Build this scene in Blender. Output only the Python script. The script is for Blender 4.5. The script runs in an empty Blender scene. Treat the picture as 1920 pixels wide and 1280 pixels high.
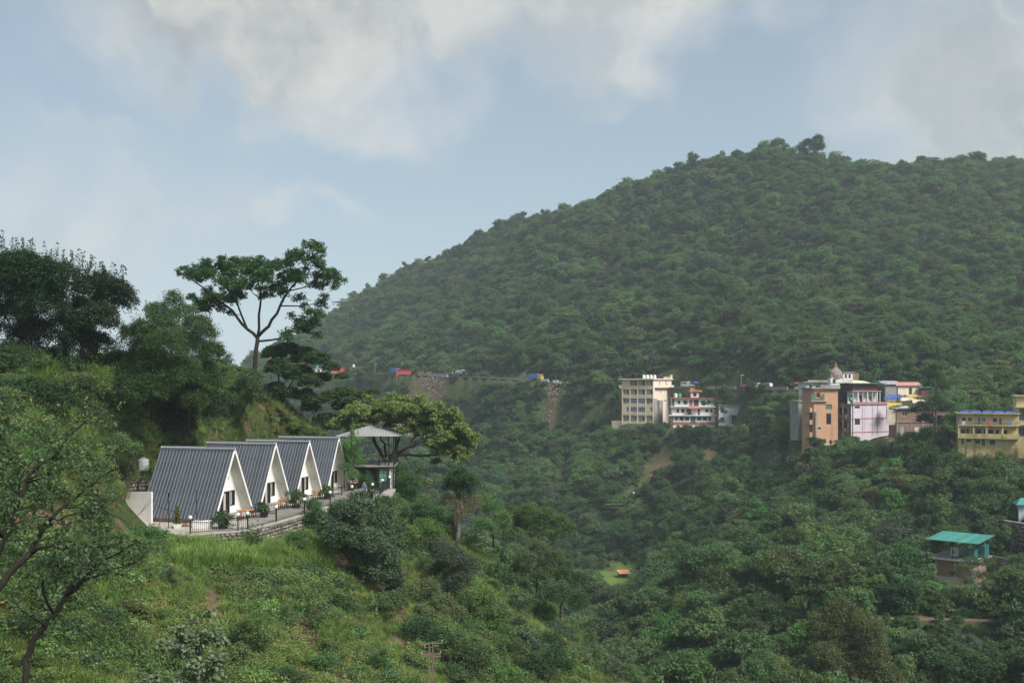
import bpy, bmesh, math, random
import numpy as np
from mathutils import Vector, Matrix

SC = bpy.context.scene
COL = SC.collection
R = math.radians

# ------------------------------------------------------------------ camera
# real metres: camera at the origin, looking along +Y.  F and H describe the
# lens (35 mm) and the height of the horizon in the 1920x1280 photograph.
F, H = 1867.0, 720.0
cam = bpy.data.cameras.new('camera')
cam.sensor_width = 36.0
cam.lens = F / 1920 * 36.0
cam.shift_y = (H - 640) / 1920
cam.clip_start = 0.5
cam.clip_end = 30000
camo = bpy.data.objects.new('camera', cam)
camo.rotation_euler = (R(90), 0, 0)
COL.objects.link(camo)
SC.camera = camo

# ------------------------------------------------------------------ sun + sky
SUN_EL, SUN_AZ = 48.0, 136.0          # azimuth measured from +Y (view) towards +X (right)
sund = bpy.data.lights.new('sun', 'SUN')
sund.energy = 2.3
sund.angle = R(22)
sund.color = (1.0, 0.965, 0.915)
suno = bpy.data.objects.new('sun', sund)
sdir = Vector((math.cos(R(SUN_EL)) * math.sin(R(SUN_AZ)), math.cos(R(SUN_EL)) * math.cos(R(SUN_AZ)), math.sin(R(SUN_EL))))
suno.rotation_euler = sdir.to_track_quat('Z', 'Y').to_euler()
suno.location = (0, 0, 300)
COL.objects.link(suno)

world = bpy.data.worlds.new('World')
SC.world = world
world.use_nodes = True


class NT:
    """small helper to write node trees as expressions"""
    def __init__(s, tree):
        s.t = tree
        s.n = tree.nodes
        s.l = tree.links

    def add(s, kind, **kw):
        n = s.n.new(kind)
        for k, v in kw.items():
            setattr(n, k, v)
        return n

    def put(s, sock, v):
        if isinstance(v, bpy.types.NodeSocket):
            s.l.new(v, sock)
        elif v is not None:
            sock.default_value = v

    def math(s, op, a, b=None, c=None, clamp=False):
        n = s.add('ShaderNodeMath', operation=op, use_clamp=clamp)
        s.put(n.inputs[0], a)
        s.put(n.inputs[1], b)
        if c is not None:
            s.put(n.inputs[2], c)
        return n.outputs[0]

    def vmath(s, op, a, b=None):
        n = s.add('ShaderNodeVectorMath', operation=op)
        s.put(n.inputs[0], a)
        if b is not None:
            s.put(n.inputs[1], b)
        return n.outputs['Value'] if op in ('LENGTH', 'DOT_PRODUCT', 'DISTANCE') else n.outputs[0]

    def noise(s, vec, scale, detail=4, rough=0.5, dist=0.0, out=0):
        n = s.add('ShaderNodeTexNoise')
        s.put(n.inputs['Vector'], vec)
        n.inputs['Scale'].default_value = scale
        n.inputs['Detail'].default_value = detail
        n.inputs['Roughness'].default_value = rough
        n.inputs['Distortion'].default_value = dist
        return n.outputs[out]

    def maprange(s, v, a, b, c=0.0, d=1.0, smooth=False):
        n = s.add('ShaderNodeMapRange', interpolation_type='SMOOTHSTEP' if smooth else 'LINEAR')
        s.put(n.inputs[0], v)
        for i, x in enumerate((a, b, c, d)):
            s.put(n.inputs[i + 1], x)
        return n.outputs[0]

    def mix(s, f, a, b, blend='MIX'):
        n = s.add('ShaderNodeMix', data_type='RGBA', blend_type=blend)
        s.put(n.inputs[0], f)
        for sock, v in ((n.inputs[6], a), (n.inputs[7], b)):
            if isinstance(v, (tuple, list)):
                v = tuple(v) + ((1.0,) if len(v) == 3 else ())
            s.put(sock, v)
        return n.outputs[2]


def build_world():
    w = NT(world.node_tree)
    w.n.clear()
    out = w.add('ShaderNodeOutputWorld')
    bg = w.add('ShaderNodeBackground')
    bg.inputs[1].default_value = 0.12
    w.l.new(bg.outputs[0], out.inputs[0])
    sky = w.add('ShaderNodeTexSky', sky_type='NISHITA')
    sky.sun_disc = False
    sky.sun_elevation = R(SUN_EL)
    sky.sun_rotation = R(SUN_AZ)
    sky.altitude = 700
    sky.air_density = 1.0
    sky.dust_density = 1.6
    sky.ozone_density = 1.0
    d = w.add('ShaderNodeTexCoord').outputs['Generated']
    dn = w.vmath('NORMALIZE', d)
    # thin milky veil, thicker towards the horizon (humid monsoon air)
    sep = w.add('ShaderNodeSeparateXYZ')
    w.l.new(dn, sep.inputs[0])
    el = sep.outputs[2]
    veil = w.maprange(el, -0.02, 0.55, 0.66, 0.30)
    base = w.mix(veil, w.mix(1.0, sky.outputs[0], (0.36, 0.405, 0.41), 'MULTIPLY'), (1.62, 1.86, 1.93))
    # clouds: soft cumulus banks; every bank a direction in the sky with its spread
    n1 = w.noise(dn, 5.0, 7, 0.56, 0.25, 1)
    n1c = w.vmath('SUBTRACT', n1, (0.5, 0.5, 0.5))
    n2 = w.noise(dn, 17.0, 6, 0.55, 0.2, 1)
    n2c = w.vmath('SUBTRACT', n2, (0.5, 0.5, 0.5))
    s1 = w.add('ShaderNodeVectorMath', operation='SCALE'); w.put(s1.inputs[0], n1c); s1.inputs['Scale'].default_value = 0.26
    s2 = w.add('ShaderNodeVectorMath', operation='SCALE'); w.put(s2.inputs[0], n2c); s2.inputs['Scale'].default_value = 0.06
    wd = w.vmath('ADD', w.vmath('ADD', dn, s1.outputs[0]), s2.outputs[0])

    def D(px, py):
        return tuple(Vector(((px - 960) / F, 1, (H - py) / F)).normalized())

    def bank(px, py, rx, ry, soft, amt):
        off = w.vmath('SUBTRACT', wd, D(px, py))
        sc = w.vmath('MULTIPLY', off, (F / rx, F / (rx * 1.2), F / ry))
        r = w.vmath('LENGTH', sc)
        return w.maprange(r, 1.0 + soft, 1.0 - soft, 0.0, amt, True)
    banks = [bank(490, 50, 330, 150, 0.42, 1.0), bank(600, 195, 190, 85, 0.55, 0.8), bank(830, 20, 170, 90, 0.6, .9),
             bank(1190, 10, 330, 105, 0.62, 0.82), bank(1110, 165, 60, 24, 0.8, 0.45),
             bank(1850, 190, 240, 150, 0.62, 0.88), bank(1790, 60, 130, 110, 0.75, 0.7),
             bank(110, 400, 300, 95, 0.75, 0.62), bank(480, 400, 90, 32, 0.6, 0.55), bank(615, 430, 45, 20, 0.7, 0.4),
             bank(130, 262, 120, 20, 0.7, 0.4), bank(1715, 285, 70, 30, 0.7, 0.6)]
    # the same kind of broken cumulus goes on over the rest of the sky
    gen = w.noise(dn, 2.6, 7, 0.55, 0.2)
    inview = w.maprange(sep.outputs[1], 0.62, 0.78, 1.0, 0.0, True)
    genm = w.math('MULTIPLY', w.maprange(gen, 0.47, 0.66, 0.0, 0.85, True), inview)
    cov = genm
    for b in banks:
        cov = w.math('MAXIMUM', cov, b)
    # brightness of the cloud: sunlit heads, grey bellies
    lit = w.noise(w.vmath('ADD', wd, (0.37, 0.1, 0.2)), 7.0, 8, 0.56, 0.3)
    litm = w.maprange(lit, 0.36, 0.74, 0.0, 1.0, True)
    thick = w.maprange(cov, 0.35, 1.0, 0.0, 1.0)
    g2 = w.maprange(w.noise(wd, 11.0, 6, 0.5, 0.4), 0.35, 0.65, 0.0, 1.0, True)
    grey = w.mix(thick, (1.75, 1.92, 2.0), w.mix(g2, (1.15, 1.25, 1.32), (1.70, 1.74, 1.73)))
    ccol = w.mix(litm, grey, (2.55, 2.48, 2.34))
    col = w.mix(cov, base, ccol)
    w.l.new(col, bg.inputs[0])


build_world()
SC.view_settings.view_transform = 'Standard'
SC.view_settings.look = 'None'
SC.view_settings.exposure = 1.36
SC.view_settings.gamma = 1.0
SC.cycles.use_denoising = True
SC.cycles.max_bounces = 6
SC.cycles.diffuse_bounces = 3
SC.cycles.glossy_bounces = 2
SC.cycles.transmission_bounces = 2
SC.cycles.transparent_max_bounces = 4
SC.cycles.volume_bounces = 1
SC.cycles.use_adaptive_sampling = True
SC.cycles.adaptive_threshold = 0.02
SC.cycles.sample_clamp_indirect = 4.0

# ------------------------------------------------------------------ helpers


def W(px, py, Y):
    """the point of the place that the photograph shows at (px, py), Y metres away"""
    return Vector(((px - 960) / F * Y, Y, (H - py) / F * Y))


def pix(x, y, z):
    return 960 + F * x / y, H - F * z / y


def tag(o, label=None, cat=None, group=None, kind=None):
    if label: o['label'] = label
    if cat: o['category'] = cat
    if group: o['group'] = group
    if kind: o['kind'] = kind
    return o


def empty(name, loc=(0, 0, 0), rz=0.0, label=None, cat=None, group=None, parent=None):
    o = bpy.data.objects.new(name, None)
    o.empty_display_size = 0.3
    o.location = loc
    o.rotation_euler = (0, 0, rz)
    o.parent = parent
    COL.objects.link(o)
    return tag(o, label, cat, group)


def link(name, mesh, parent=None, loc=None, rot=None, scale=None):
    o = bpy.data.objects.new(name, mesh)
    o.parent = parent
    if loc is not None: o.location = loc
    if rot is not None: o.rotation_euler = rot
    if scale is not None: o.scale = scale
    COL.objects.link(o)
    return o


def kids(o):
    return list(o.children)


def copy_tree(o, parent=None):
    c = o.copy()
    c.parent = parent
    COL.objects.link(c)
    for ch in CH.get(o.name, []):
        k = copy_tree(ch, c)
        CH.setdefault(c.name, []).append(k)
    return c


CH = {}


def reg(o):
    """remember the parts of a prototype so that copies need no scene update"""
    CH[o.name] = [c for c in COL.objects if c.parent == o]
    for c in CH[o.name]:
        reg(c)


class MB:
    """mesh builder: collects shapes, builds one mesh object"""
    def __init__(s):
        s.v = []
        s.f = []
        s.m = []
        s.cur = 0

    def add(s, vs, fs):
        b = len(s.v)
        s.v += [tuple(v) for v in vs]
        s.f += [tuple(i + b for i in f) for f in fs]
        s.m += [s.cur] * len(fs)
        return s

    def box(s, x0, x1, y0, y1, z0, z1, M=None):
        vs = [Vector(p) for p in ((x0, y0, z0), (x1, y0, z0), (x1, y1, z0), (x0, y1, z0), (x0, y0, z1), (x1, y0, z1), (x1, y1, z1), (x0, y1, z1))]
        if M is not None: vs = [M @ v for v in vs]
        return s.add(vs, [(0, 3, 2, 1), (4, 5, 6, 7), (0, 1, 5, 4), (1, 2, 6, 5), (2, 3, 7, 6), (3, 0, 4, 7)])

    def hull8(s, bot, top):
        """prism between two equal loops"""
        n = len(bot)
        vs = list(bot) + list(top)
        fs = [tuple(range(n - 1, -1, -1)), tuple(range(n, 2 * n))]
        fs += [(i, (i + 1) % n, n + (i + 1) % n, n + i) for i in range(n)]
        return s.add(vs, fs)

    def tube(s, pts, rad, n=8, caps=True):
        pts = [Vector(p) for p in pts]
        if not hasattr(rad, '__len__'): rad = [rad] * len(pts)
        vs = []
        side = None
        for i, p in enumerate(pts):
            t = (pts[min(i + 1, len(pts) - 1)] - pts[max(i - 1, 0)])
            if t.length < 1e-9: t = Vector((0, 0, 1))
            t.normalize()
            if side is None:
                side = t.cross(Vector((0.31, 0.95, 0.05)) if abs(t.z) > 0.5 else Vector((0, 0, 1))).normalized()
            else:
                side = (side - t * side.dot(t)).normalized()
            up = t.cross(side)
            for k in range(n):
                a = 2 * math.pi * k / n
                vs.append(p + (side * math.cos(a) + up * math.sin(a)) * rad[i])
        fs = []
        for i in range(len(pts) - 1):
            for k in range(n):
                a, b = i * n + k, i * n + (k + 1) % n
                fs.append((a, b, b + n, a + n))
        if caps:
            fs.append(tuple(range(n - 1, -1, -1)))
            fs.append(tuple(range((len(pts) - 1) * n, len(pts) * n)))
        return s.add(vs, fs)

    def lathe(s, prof, n=16, c=(0, 0, 0)):
        """profile of (radius, z)"""
        vs = []
        for r, z in prof:
            for k in range(n):
                a = 2 * math.pi * k / n
                vs.append((c[0] + r * math.cos(a), c[1] + r * math.sin(a), c[2] + z))
        fs = []
        for i in range(len(prof) - 1):
            for k in range(n):
                a, b = i * n + k, i * n + (k + 1) % n
                fs.append((a, b, b + n, a + n))
        fs.append(tuple(range(n - 1, -1, -1)))
        fs.append(tuple(range((len(prof) - 1) * n, len(prof) * n)))
        return s.add(vs, fs)

    def mesh(s, name, mats, smooth=False):
        me = bpy.data.meshes.new(name)
        me.from_pydata(s.v, [], s.f)
        if not isinstance(mats, (list, tuple)): mats = [mats]
        for m in mats: me.materials.append(m)
        if len(mats) > 1:
            me.polygons.foreach_set('material_index', s.m)
        if smooth:
            me.polygons.foreach_set('use_smooth', [True] * len(me.polygons))
        me.update()
        return me

    def build(s, name, mats, parent=None, smooth=False, loc=None, rz=None):
        return link(name, s.mesh(name, mats, smooth), parent, loc, None if rz is None else (0, 0, rz))


def np_mesh(name, v, f, mat, attr=None):
    """quads/tris from numpy arrays; attr: per-face float 'tint'"""
    me = bpy.data.meshes.new(name)
    k = f.shape[1]
    me.vertices.add(len(v))
    me.vertices.foreach_set('co', np.ascontiguousarray(v, dtype=np.float32).ravel())
    me.loops.add(f.size)
    me.loops.foreach_set('vertex_index', np.ascontiguousarray(f, dtype=np.int32).ravel())
    me.polygons.add(len(f))
    me.polygons.foreach_set('loop_start', np.arange(0, f.size, k, dtype=np.int32))
    if attr is not None:
        a = me.attributes.new('tint', 'FLOAT', 'FACE')
        a.data.foreach_set('value', np.ascontiguousarray(attr, dtype=np.float32))
    me.update(calc_edges=True)
    for m in (mat if isinstance(mat, (list, tuple)) else [mat]):
        me.materials.append(m)
    return me


# ------------------------------------------------------------------ materials
MATS = {}


def material(name):
    m = bpy.data.materials.new(name)
    m.use_nodes = True
    n = NT(m.node_tree)
    b = m.node_tree.nodes['Principled BSDF']
    MATS[name] = m
    return m, n, b


def surf(name, col, rough=0.8, var=0.15, scale=3.0, dirt=None, dirt_amt=0.0, dirt_scale=0.8, bump=0.0, bump_scale=20.0, spec=0.3, metal=0.0, streak=False, rnd=0.0):
    """painted, plastered or metal surface with mottling, stains of its own shape and fine relief"""
    m, n, b = material(name)
    co = n.add('ShaderNodeTexCoord').outputs['Object']
    no = n.noise(co, scale, 5, 0.6)
    c2 = tuple(max(0, x * (1 - var)) for x in col)
    c3 = tuple(min(1, x * (1 + var)) for x in col)
    c = n.mix(n.maprange(no, 0.3, 0.7), c2, c3)
    if dirt is not None:
        v = co
        if streak:
            mp = n.add('ShaderNodeMapping')
            mp.inputs['Scale'].default_value = (1.0, 1.0, 0.16)
            n.put(mp.inputs[0], co)
            v = mp.outputs[0]
        dn = n.noise(v, dirt_scale, 8, 0.7, 0.4)
        c = n.mix(n.maprange(dn, 0.62 - 0.3 * dirt_amt, 0.74, 0.0, min(1.0, 0.4 + dirt_amt)), c, dirt)
    if rnd:
        rv = n.maprange(n.add('ShaderNodeObjectInfo').outputs['Random'], 0, 1, 1 - rnd, 1 + rnd)
        cb = n.add('ShaderNodeCombineXYZ')
        for q in range(3): n.put(cb.inputs[q], rv)
        c = n.mix(1.0, c, cb.outputs[0], 'MULTIPLY')
    n.put(b.inputs['Base Color'], c)
    b.inputs['Roughness'].default_value = rough
    b.inputs['Specular IOR Level'].default_value = spec
    b.inputs['Metallic'].default_value = metal
    if bump > 0:
        bp = n.add('ShaderNodeBump')
        bp.inputs['Strength'].default_value = bump
        bp.inputs['Distance'].default_value = 0.02
        n.put(bp.inputs['Height'], n.noise(co, bump_scale, 5, 0.6))
        n.put(b.inputs['Normal'], bp.outputs[0])
    return m


def leaf_mat(name, dark, light, rnd=0.35, trans=0.4, rough=0.55, tipc=None, spec=0.25):
    """leaf: colour differs leaf by leaf ('tint') and tree by tree (object random)"""
    m, n, b = material(name)
    at = n.add('ShaderNodeAttribute', attribute_name='tint').outputs['Fac']
    oi = n.add('ShaderNodeObjectInfo').outputs['Random']
    c = n.mix(at, dark, light)
    hs = n.add('ShaderNodeHueSaturation')
    n.put(hs.inputs['Hue'], n.maprange(oi, 0, 1, 0.5 - 0.028 * rnd / 0.35, 0.5 + 0.028 * rnd / 0.35))
    r2 = n.math('FRACT', n.math('MULTIPLY', oi, 7.31))
    r3 = n.math('FRACT', n.math('MULTIPLY', oi, 13.7))
    n.put(hs.inputs['Saturation'], n.maprange(r3, 0, 1, 1 - 0.5 * rnd, 1 + 0.15 * rnd))
    n.put(hs.inputs['Value'], n.maprange(r2, 0, 1, 1 - rnd, 1 + rnd))
    n.put(hs.inputs['Color'], c)
    c = hs.outputs[0]
    if tipc is not None:
        c = n.mix(n.maprange(at, 0.985, 0.99, 0, 1), c, tipc)
    n.put(b.inputs['Base Color'], c)
    b.inputs['Roughness'].default_value = rough
    b.inputs['Specular IOR Level'].default_value = spec
    tr = n.add('ShaderNodeBsdfTranslucent')
    n.put(tr.inputs[0], n.mix(1.0, c, (1.25, 1.3, 0.55), 'MULTIPLY'))
    mx = n.add('ShaderNodeMixShader')
    mx.inputs[0].default_value = trans
    n.l.new(b.outputs[0], mx.inputs[1])
    n.l.new(tr.outputs[0], mx.inputs[2])
    n.l.new(mx.outputs[0], m.node_tree.nodes['Material Output'].inputs[0])
    return m


def glass_mat(name, col, rough=0.08):
    m, n, b = material(name)
    b.inputs['Base Color'].default_value = tuple(col) + (1,)
    b.inputs['Roughness'].default_value = rough
    b.inputs['Specular IOR Level'].default_value = 0.6
    return m


bark = surf('bark', (0.055, 0.042, 0.032), 0.9, 0.35, 6, (0.16, 0.14, 0.11), 0.25, 2.0, 0.6, 12)
bark_dark = surf('bark_dark', (0.028, 0.022, 0.018), 0.9, 0.35, 6, None, 0, 1, 0.6, 12)
bark_grey = surf('bark_grey', (0.14, 0.12, 0.095), 0.9, 0.3, 6, (0.05, 0.045, 0.035), 0.3, 2, 0.6, 12)
L_dark = leaf_mat('leaf_dark', (0.0295, 0.0654, 0.0243), (0.0778, 0.1451, 0.0486), 0.3)
L_deep = leaf_mat('leaf_deep', (0.0110, 0.0309, 0.0101), (0.0303, 0.0712, 0.0215), 0.2, 0.14)
L_mid = leaf_mat('leaf_mid', (0.0505, 0.1028, 0.0325), (0.1179, 0.2121, 0.0625), 0.38)
L_fresh = leaf_mat('leaf_fresh', (0.0670, 0.1380, 0.0388), (0.1350, 0.2460, 0.0730), 0.28)
L_olive = leaf_mat('leaf_olive', (0.0741, 0.1092, 0.0360), (0.1482, 0.1959, 0.0672), 0.28)
L_grey = leaf_mat('leaf_grey', (0.0598, 0.0897, 0.0575), (0.1265, 0.1610, 0.1058), 0.22)
L_gloss = leaf_mat('leaf_gloss', (0.0327, 0.0698, 0.0243), (0.1069, 0.1786, 0.0607), 0.15, 0.2, 0.55, (0.36, 0.17, 0.03), 0.22)
L_glossy2 = leaf_mat('leaf_round_tree', (0.0288, 0.0600, 0.0263), (0.1008, 0.1537, 0.0788), 0.1, 0.1, 0.5, None, 0.3)
L_lime = leaf_mat('leaf_lime', (0.1001, 0.1674, 0.0437), (0.2275, 0.3185, 0.0910), 0.15, 0.25)
L_hill = leaf_mat('leaf_hill', (0.030, 0.050, 0.024), (0.062, 0.088, 0.040), 0.38)
# ------------------------------------------------------------------ terrain
TERR_Z = -11.2                                   # level of the cabin terrace
CTRL = []


def cp(*rows):
    for px, py, Y in rows:
        p = W(px, py, Y)
        CTRL.append((p.x, p.y, p.z))


# near spur, below the terrace
cp((-150, 1330, 42), (50, 1300, 45), (300, 1290, 50), (600, 1300, 55), (900, 1330, 64), (1050, 1320, 72), (1200, 1300, 84),
   (150, 1110, 57), (30, 1050, 54), (350, 1110, 64), (420, 1170, 60), (520, 1120, 68), (600, 1180, 66), (700, 1220, 68), (760, 1150, 76),
   (665, 1098, 79), (560, 1050, 80), (800, 1240, 70), (860, 1150, 86), (960, 1200, 84), (1080, 1240, 84), (950, 1120, 100), (1030, 1170, 98),
   (1120, 1260, 90), (860, 1030, 104), (780, 990, 100), (740, 960, 100), (920, 1060, 112), (1010, 1120, 112))
# foot of the terrace's stone wall
cp((330, 1045, 72.5), (400, 1036, 74), (470, 1030, 76.5), (530, 1018, 79.5), (590, 1000, 85), (650, 985, 91), (700, 970, 97))
# left hill
cp((-200, 760, 64), (100, 700, 76), (-100, 700, 74), (200, 712, 80), (100, 770, 69), (0, 830, 63), (200, 855, 73), (120, 900, 65), (255, 900, 87), (100, 960, 60), (0, 950, 56),
   (185, 965, 71), (238, 1012, 73), (275, 850, 88), (330, 800, 90), (420, 775, 97), (500, 780, 104), (300, 740, 88), (480, 700, 112), (400, 700, 106), (560, 800, 112), (620, 830, 116), (700, 880, 116), (760, 920, 112))
for x, y in ((-27, 78), (-22, 80), (-28, 86), (-21, 88), (-26, 94), (-19, 96), (-24, 101), (-17, 102), (-31, 82), (-20, 104)):
    CTRL.append((x, y, TERR_Z - 0.45))
CTRL += [(-60, 100, 1), (-45, 115, 0), (-80, 60, 3), (-70, 30, 0), (-40, 35, -7), (-25, 30, -11), (-90, 130, -8), (-60, 150, -8), (-30, 140, -14), (-10, 135, -26),
         (-100, 200, -25), (-60, 220, -35), (-20, 190, -44), (-150, 150, -10), (-110, 90, 0)]
# under the photographer
CTRL += [(0, 0, -3), (0, -40, 2), (30, 0, -5), (-30, 0, -4), (0, 18, -9), (0, 34, -18), (25, 40, -24), (60, 20, -12), (100, 0, -5), (-100, 0, 2), (40, 65, -34), (80, 60, -30), (-200, -100, 8), (200, -100, 10),
         (10, 60, -23), (20, 75, -29)]
# the gulley and the far valley floor
CTRL += [(12, 120, -42), (18, 150, -47), (22, 190, -49), (24, 235, -52), (0, 170, -50), (-8, 240, -51)]
cp((1180, 1085, 272), (1130, 1050, 282), (1110, 1005, 300), (1080, 985, 312), (1140, 1120, 258))
# right hand slopes with the path
cp((1340, 1150, 165), (1500, 1165, 142), (1700, 1165, 137), (1900, 1170, 133), (2050, 1150, 140), (1800, 1092, 170), (1900, 1075, 175), (1640, 1085, 172), (1500, 1080, 180), (1400, 1030, 212), (1290, 1080, 235), (1250, 1050, 248),
   (1600, 960, 215), (1750, 960, 200), (1880, 960, 196), (1500, 900, 255), (1400, 900, 292), (1330, 960, 265))
CTRL += [(45, 105, -40), (75, 105, -38), (110, 110, -30), (60, 85, -37), (150, 120, -15), (40, 125, -37), (65, 122, -35)]
# village shelf and the slope under it
cp((1590, 836, 250), (1640, 815, 252), (1540, 825, 262), (1720, 818, 236), (1830, 856, 215), (1920, 850, 212), (2060, 830, 215), (1700, 760, 285), (1800, 740, 280), (1900, 740, 270),
   (1230, 794, 352), (1170, 790, 362), (1320, 805, 340), (1400, 808, 332), (1440, 860, 312), (1480, 780, 300), (1320, 860, 326), (1230, 860, 338), (1190, 930, 318), (1250, 925, 310),
   (1150, 800, 372), (1050, 800, 395), (1000, 880, 370), (900, 970, 325), (1000, 965, 322), (880, 800, 425), (780, 760, 445), (850, 740, 445), (700, 775, 480), (600, 780, 510), (760, 900, 400), (1100, 890, 350), (1120, 950, 314))
# the big hill: mid slope and crest (ground under about 9 m of trees)
cp((700, 640, 640), (650, 590, 700), (600, 625, 740), (650, 575, 760), (730, 534, 740), (850, 482, 705), (960, 424, 680), (1040, 418, 670), (1100, 418, 660), (1180, 360, 640), (1300, 322, 622), (1420, 308, 618), (1525, 312, 616), (1620, 328, 626), (1750, 332, 632), (1850, 322, 634), (1920, 318, 636), (2050, 300, 640), (2300, 310, 650),
   (950, 600, 520), (1200, 560, 490), (1200, 450, 560), (1450, 560, 450), (1450, 430, 530), (1700, 560, 440), (1700, 430, 530), (1920, 560, 420), (1920, 430, 520), (2100, 600, 400), (800, 600, 590), (2300, 560, 420), (2300, 700, 330))
# behind the crest
CTRL += [(-200, 950, -30), (-100, 900, 0), (0, 860, 60), (150, 850, 70), (300, 860, 80), (500, 900, 80), (-300, 800, -40), (-300, 600, -45), (-200, 500, -35), (-200, 350, -40), (700, 600, 60), (700, 300, 10), (600, 100, 5),
         (0, 1300, -20), (600, 1400, 0), (-600, 1200, -40), (-600, 600, -20), (-600, 0, 10), (600, -300, 10), (-600, -400, 10)]
# the road along the foot of the hill
ROADP = [W(520, 700, 600), W(600, 700, 545), W(700, 701, 490), W(790, 702, 455), W(880, 706, 432), W(960, 710, 412), W(1040, 716, 398), W(1130, 720, 384), W(1220, 724, 370), W(1300, 727, 356), W(1370, 728, 342), W(1440, 729, 330), W(1520, 731, 316), W(1600, 728, 305), W(1720, 722, 300), W(1850, 716, 300), W(2000, 712, 300)]
ROADP = [Vector((p.x, p.y, p.z)) for p in ROADP]
# mule path low on the right
PATHP = [W(1290, 1120, 178), W(1360, 1128, 162), W(1430, 1143, 150), W(1500, 1153, 143), W(1600, 1158, 139), W(1720, 1160, 137), W(1850, 1163, 135), W(1990, 1172, 132)]
for p in ROADP + PATHP:
    CTRL.append((p.x, p.y, p.z - 0.1))

_C = np.array(CTRL)
_S = 100.0


def _phi(d):
    return np.sqrt(d * d + 0.06 ** 2)


def _solve():
    P = _C[:, :2] / _S
    n = len(P)
    d = np.linalg.norm(P[:, None] - P[None], axis=2)
    A = np.zeros((n + 3, n + 3))
    A[:n, :n] = _phi(d) - np.eye(n) * 0.012
    A[:n, n] = 1
    A[:n, n + 1:] = P
    A[n, :n] = 1
    A[n + 1:, :n] = P.T
    b = np.zeros(n + 3)
    b[:n] = _C[:, 2]
    return np.linalg.solve(A, b)


_Wt = _solve()


def vnoise(x, y, s, seed=0):
    """cheap smooth value noise"""
    x = x / s + seed * 17.3
    y = y / s - seed * 9.1
    xi, yi = np.floor(x), np.floor(y)
    fx, fy = x - xi, y - yi
    fx = fx * fx * (3 - 2 * fx)
    fy = fy * fy * (3 - 2 * fy)

    def h(a, b):
        t = np.sin(a * 127.1 + b * 311.7 + seed * 74.7) * 43758.5453
        return t - np.floor(t)
    return (h(xi, yi) * (1 - fx) + h(xi + 1, yi) * fx) * (1 - fy) + (h(xi, yi + 1) * (1 - fx) + h(xi + 1, yi + 1) * fx) * fy - 0.5


def polydist(x, y, P):
    """distance to a polyline and the height of its nearest point"""
    best = np.full(x.shape, 1e9)
    zz = np.zeros(x.shape)
    for a, b in zip(P[:-1], P[1:]):
        dx, dy = b.x - a.x, b.y - a.y
        t = np.clip(((x - a.x) * dx + (y - a.y) * dy) / (dx * dx + dy * dy), 0, 1)
        d = np.hypot(x - a.x - t * dx, y - a.y - t * dy)
        m = d < best
        best = np.where(m, d, best)
        zz = np.where(m, a.z + t * (b.z - a.z), zz)
    return best, zz


# terrace outline (railed edge first, then along the cut at the back)
TERR = [(-31.5, 76.6), (-27.5, 74.7), (-24.1, 74.2), (-20.3, 76.6), (-19.0, 81.0), (-17.8, 86.3), (-16.6, 91.9), (-15.4, 97.0), (-13.6, 99.3), (-13.9, 104.5), (-19.5, 111.5), (-27.5, 109), (-33.0, 86), (-33.5, 82)]


def in_poly_dist(x, y, P):
    """signed distance (negative inside)"""
    inside = np.zeros(x.shape, bool)
    d = np.full(x.shape, 1e9)
    n = len(P)
    for i in range(n):
        ax, ay = P[i]
        bx, by = P[(i + 1) % n]
        dx, dy = bx - ax, by - ay
        t = np.clip(((x - ax) * dx + (y - ay) * dy) / (dx * dx + dy * dy), 0, 1)
        d = np.minimum(d, np.hypot(x - ax - t * dx, y - ay - t * dy))
        c = ((ay > y) != (by > y)) & (x < (bx - ax) * (y - ay) / (by - ay + 1e-12) + ax)
        inside ^= c
    return np.where(inside, -d, d)


PADS = []          # (x, y, radius, z) level spots cut for houses and fields


def sstep(a, b, v):
    t = np.clip((v - a) / (b - a), 0, 1)
    return t * t * (3 - 2 * t)


def ground(x, y, rough=True):
    x = np.atleast_1d(np.asarray(x, float))
    y = np.atleast_1d(np.asarray(y, float))
    P = _C[:, :2] / _S
    z = np.empty(x.shape)
    for i in range(0, len(x), 20000):
        sl = slice(i, i + 20000)
        d = np.hypot(x[sl, None] / _S - P[None, :, 0], y[sl, None] / _S - P[None, :, 1])
        z[sl] = _phi(d) @ _Wt[:-3] + _Wt[-3] + _Wt[-2] * x[sl] / _S + _Wt[-1] * y[sl] / _S
    if rough:
        far = sstep(100, 350, y)
        z += vnoise(x, y, 5.0, 1) * (0.9 + 1.0 * far) + vnoise(x, y, 1.9, 2) * 0.4 + vnoise(x, y, 16, 3) * (0.8 + 3.0 * far) + far * vnoise(x, y, 45, 4) * 7.0
    d, rz = polydist(x, y, ROADP)
    k = 1 - sstep(3.2, 9.0, d)
    z = z * (1 - k) + (rz - 0.12) * k
    d, rz = polydist(x, y, PATHP)
    k = 1 - sstep(1.3, 4.0, d)
    z = z * (1 - k) + (rz - 0.06) * k
    for px_, py_, r_, z_ in PADS:
        k = 1 - sstep(r_, r_ * 1.7, np.hypot(x - px_, y - py_))
        z = z * (1 - k) + z_ * k
    sd = in_poly_dist(x, y, TERR)
    k = 1 - sstep(-0.2, 1.2, sd)
    z = np.where(sd < 1.2, np.where(z < TERR_Z - 0.3, z, z * (1 - k) + (TERR_Z - 0.45) * k), z)
    z = np.where(sd < -0.3, np.minimum(z, TERR_Z - 0.4), z)
    return z


def gz(x, y):
    return float(ground([x], [y])[0])


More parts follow.
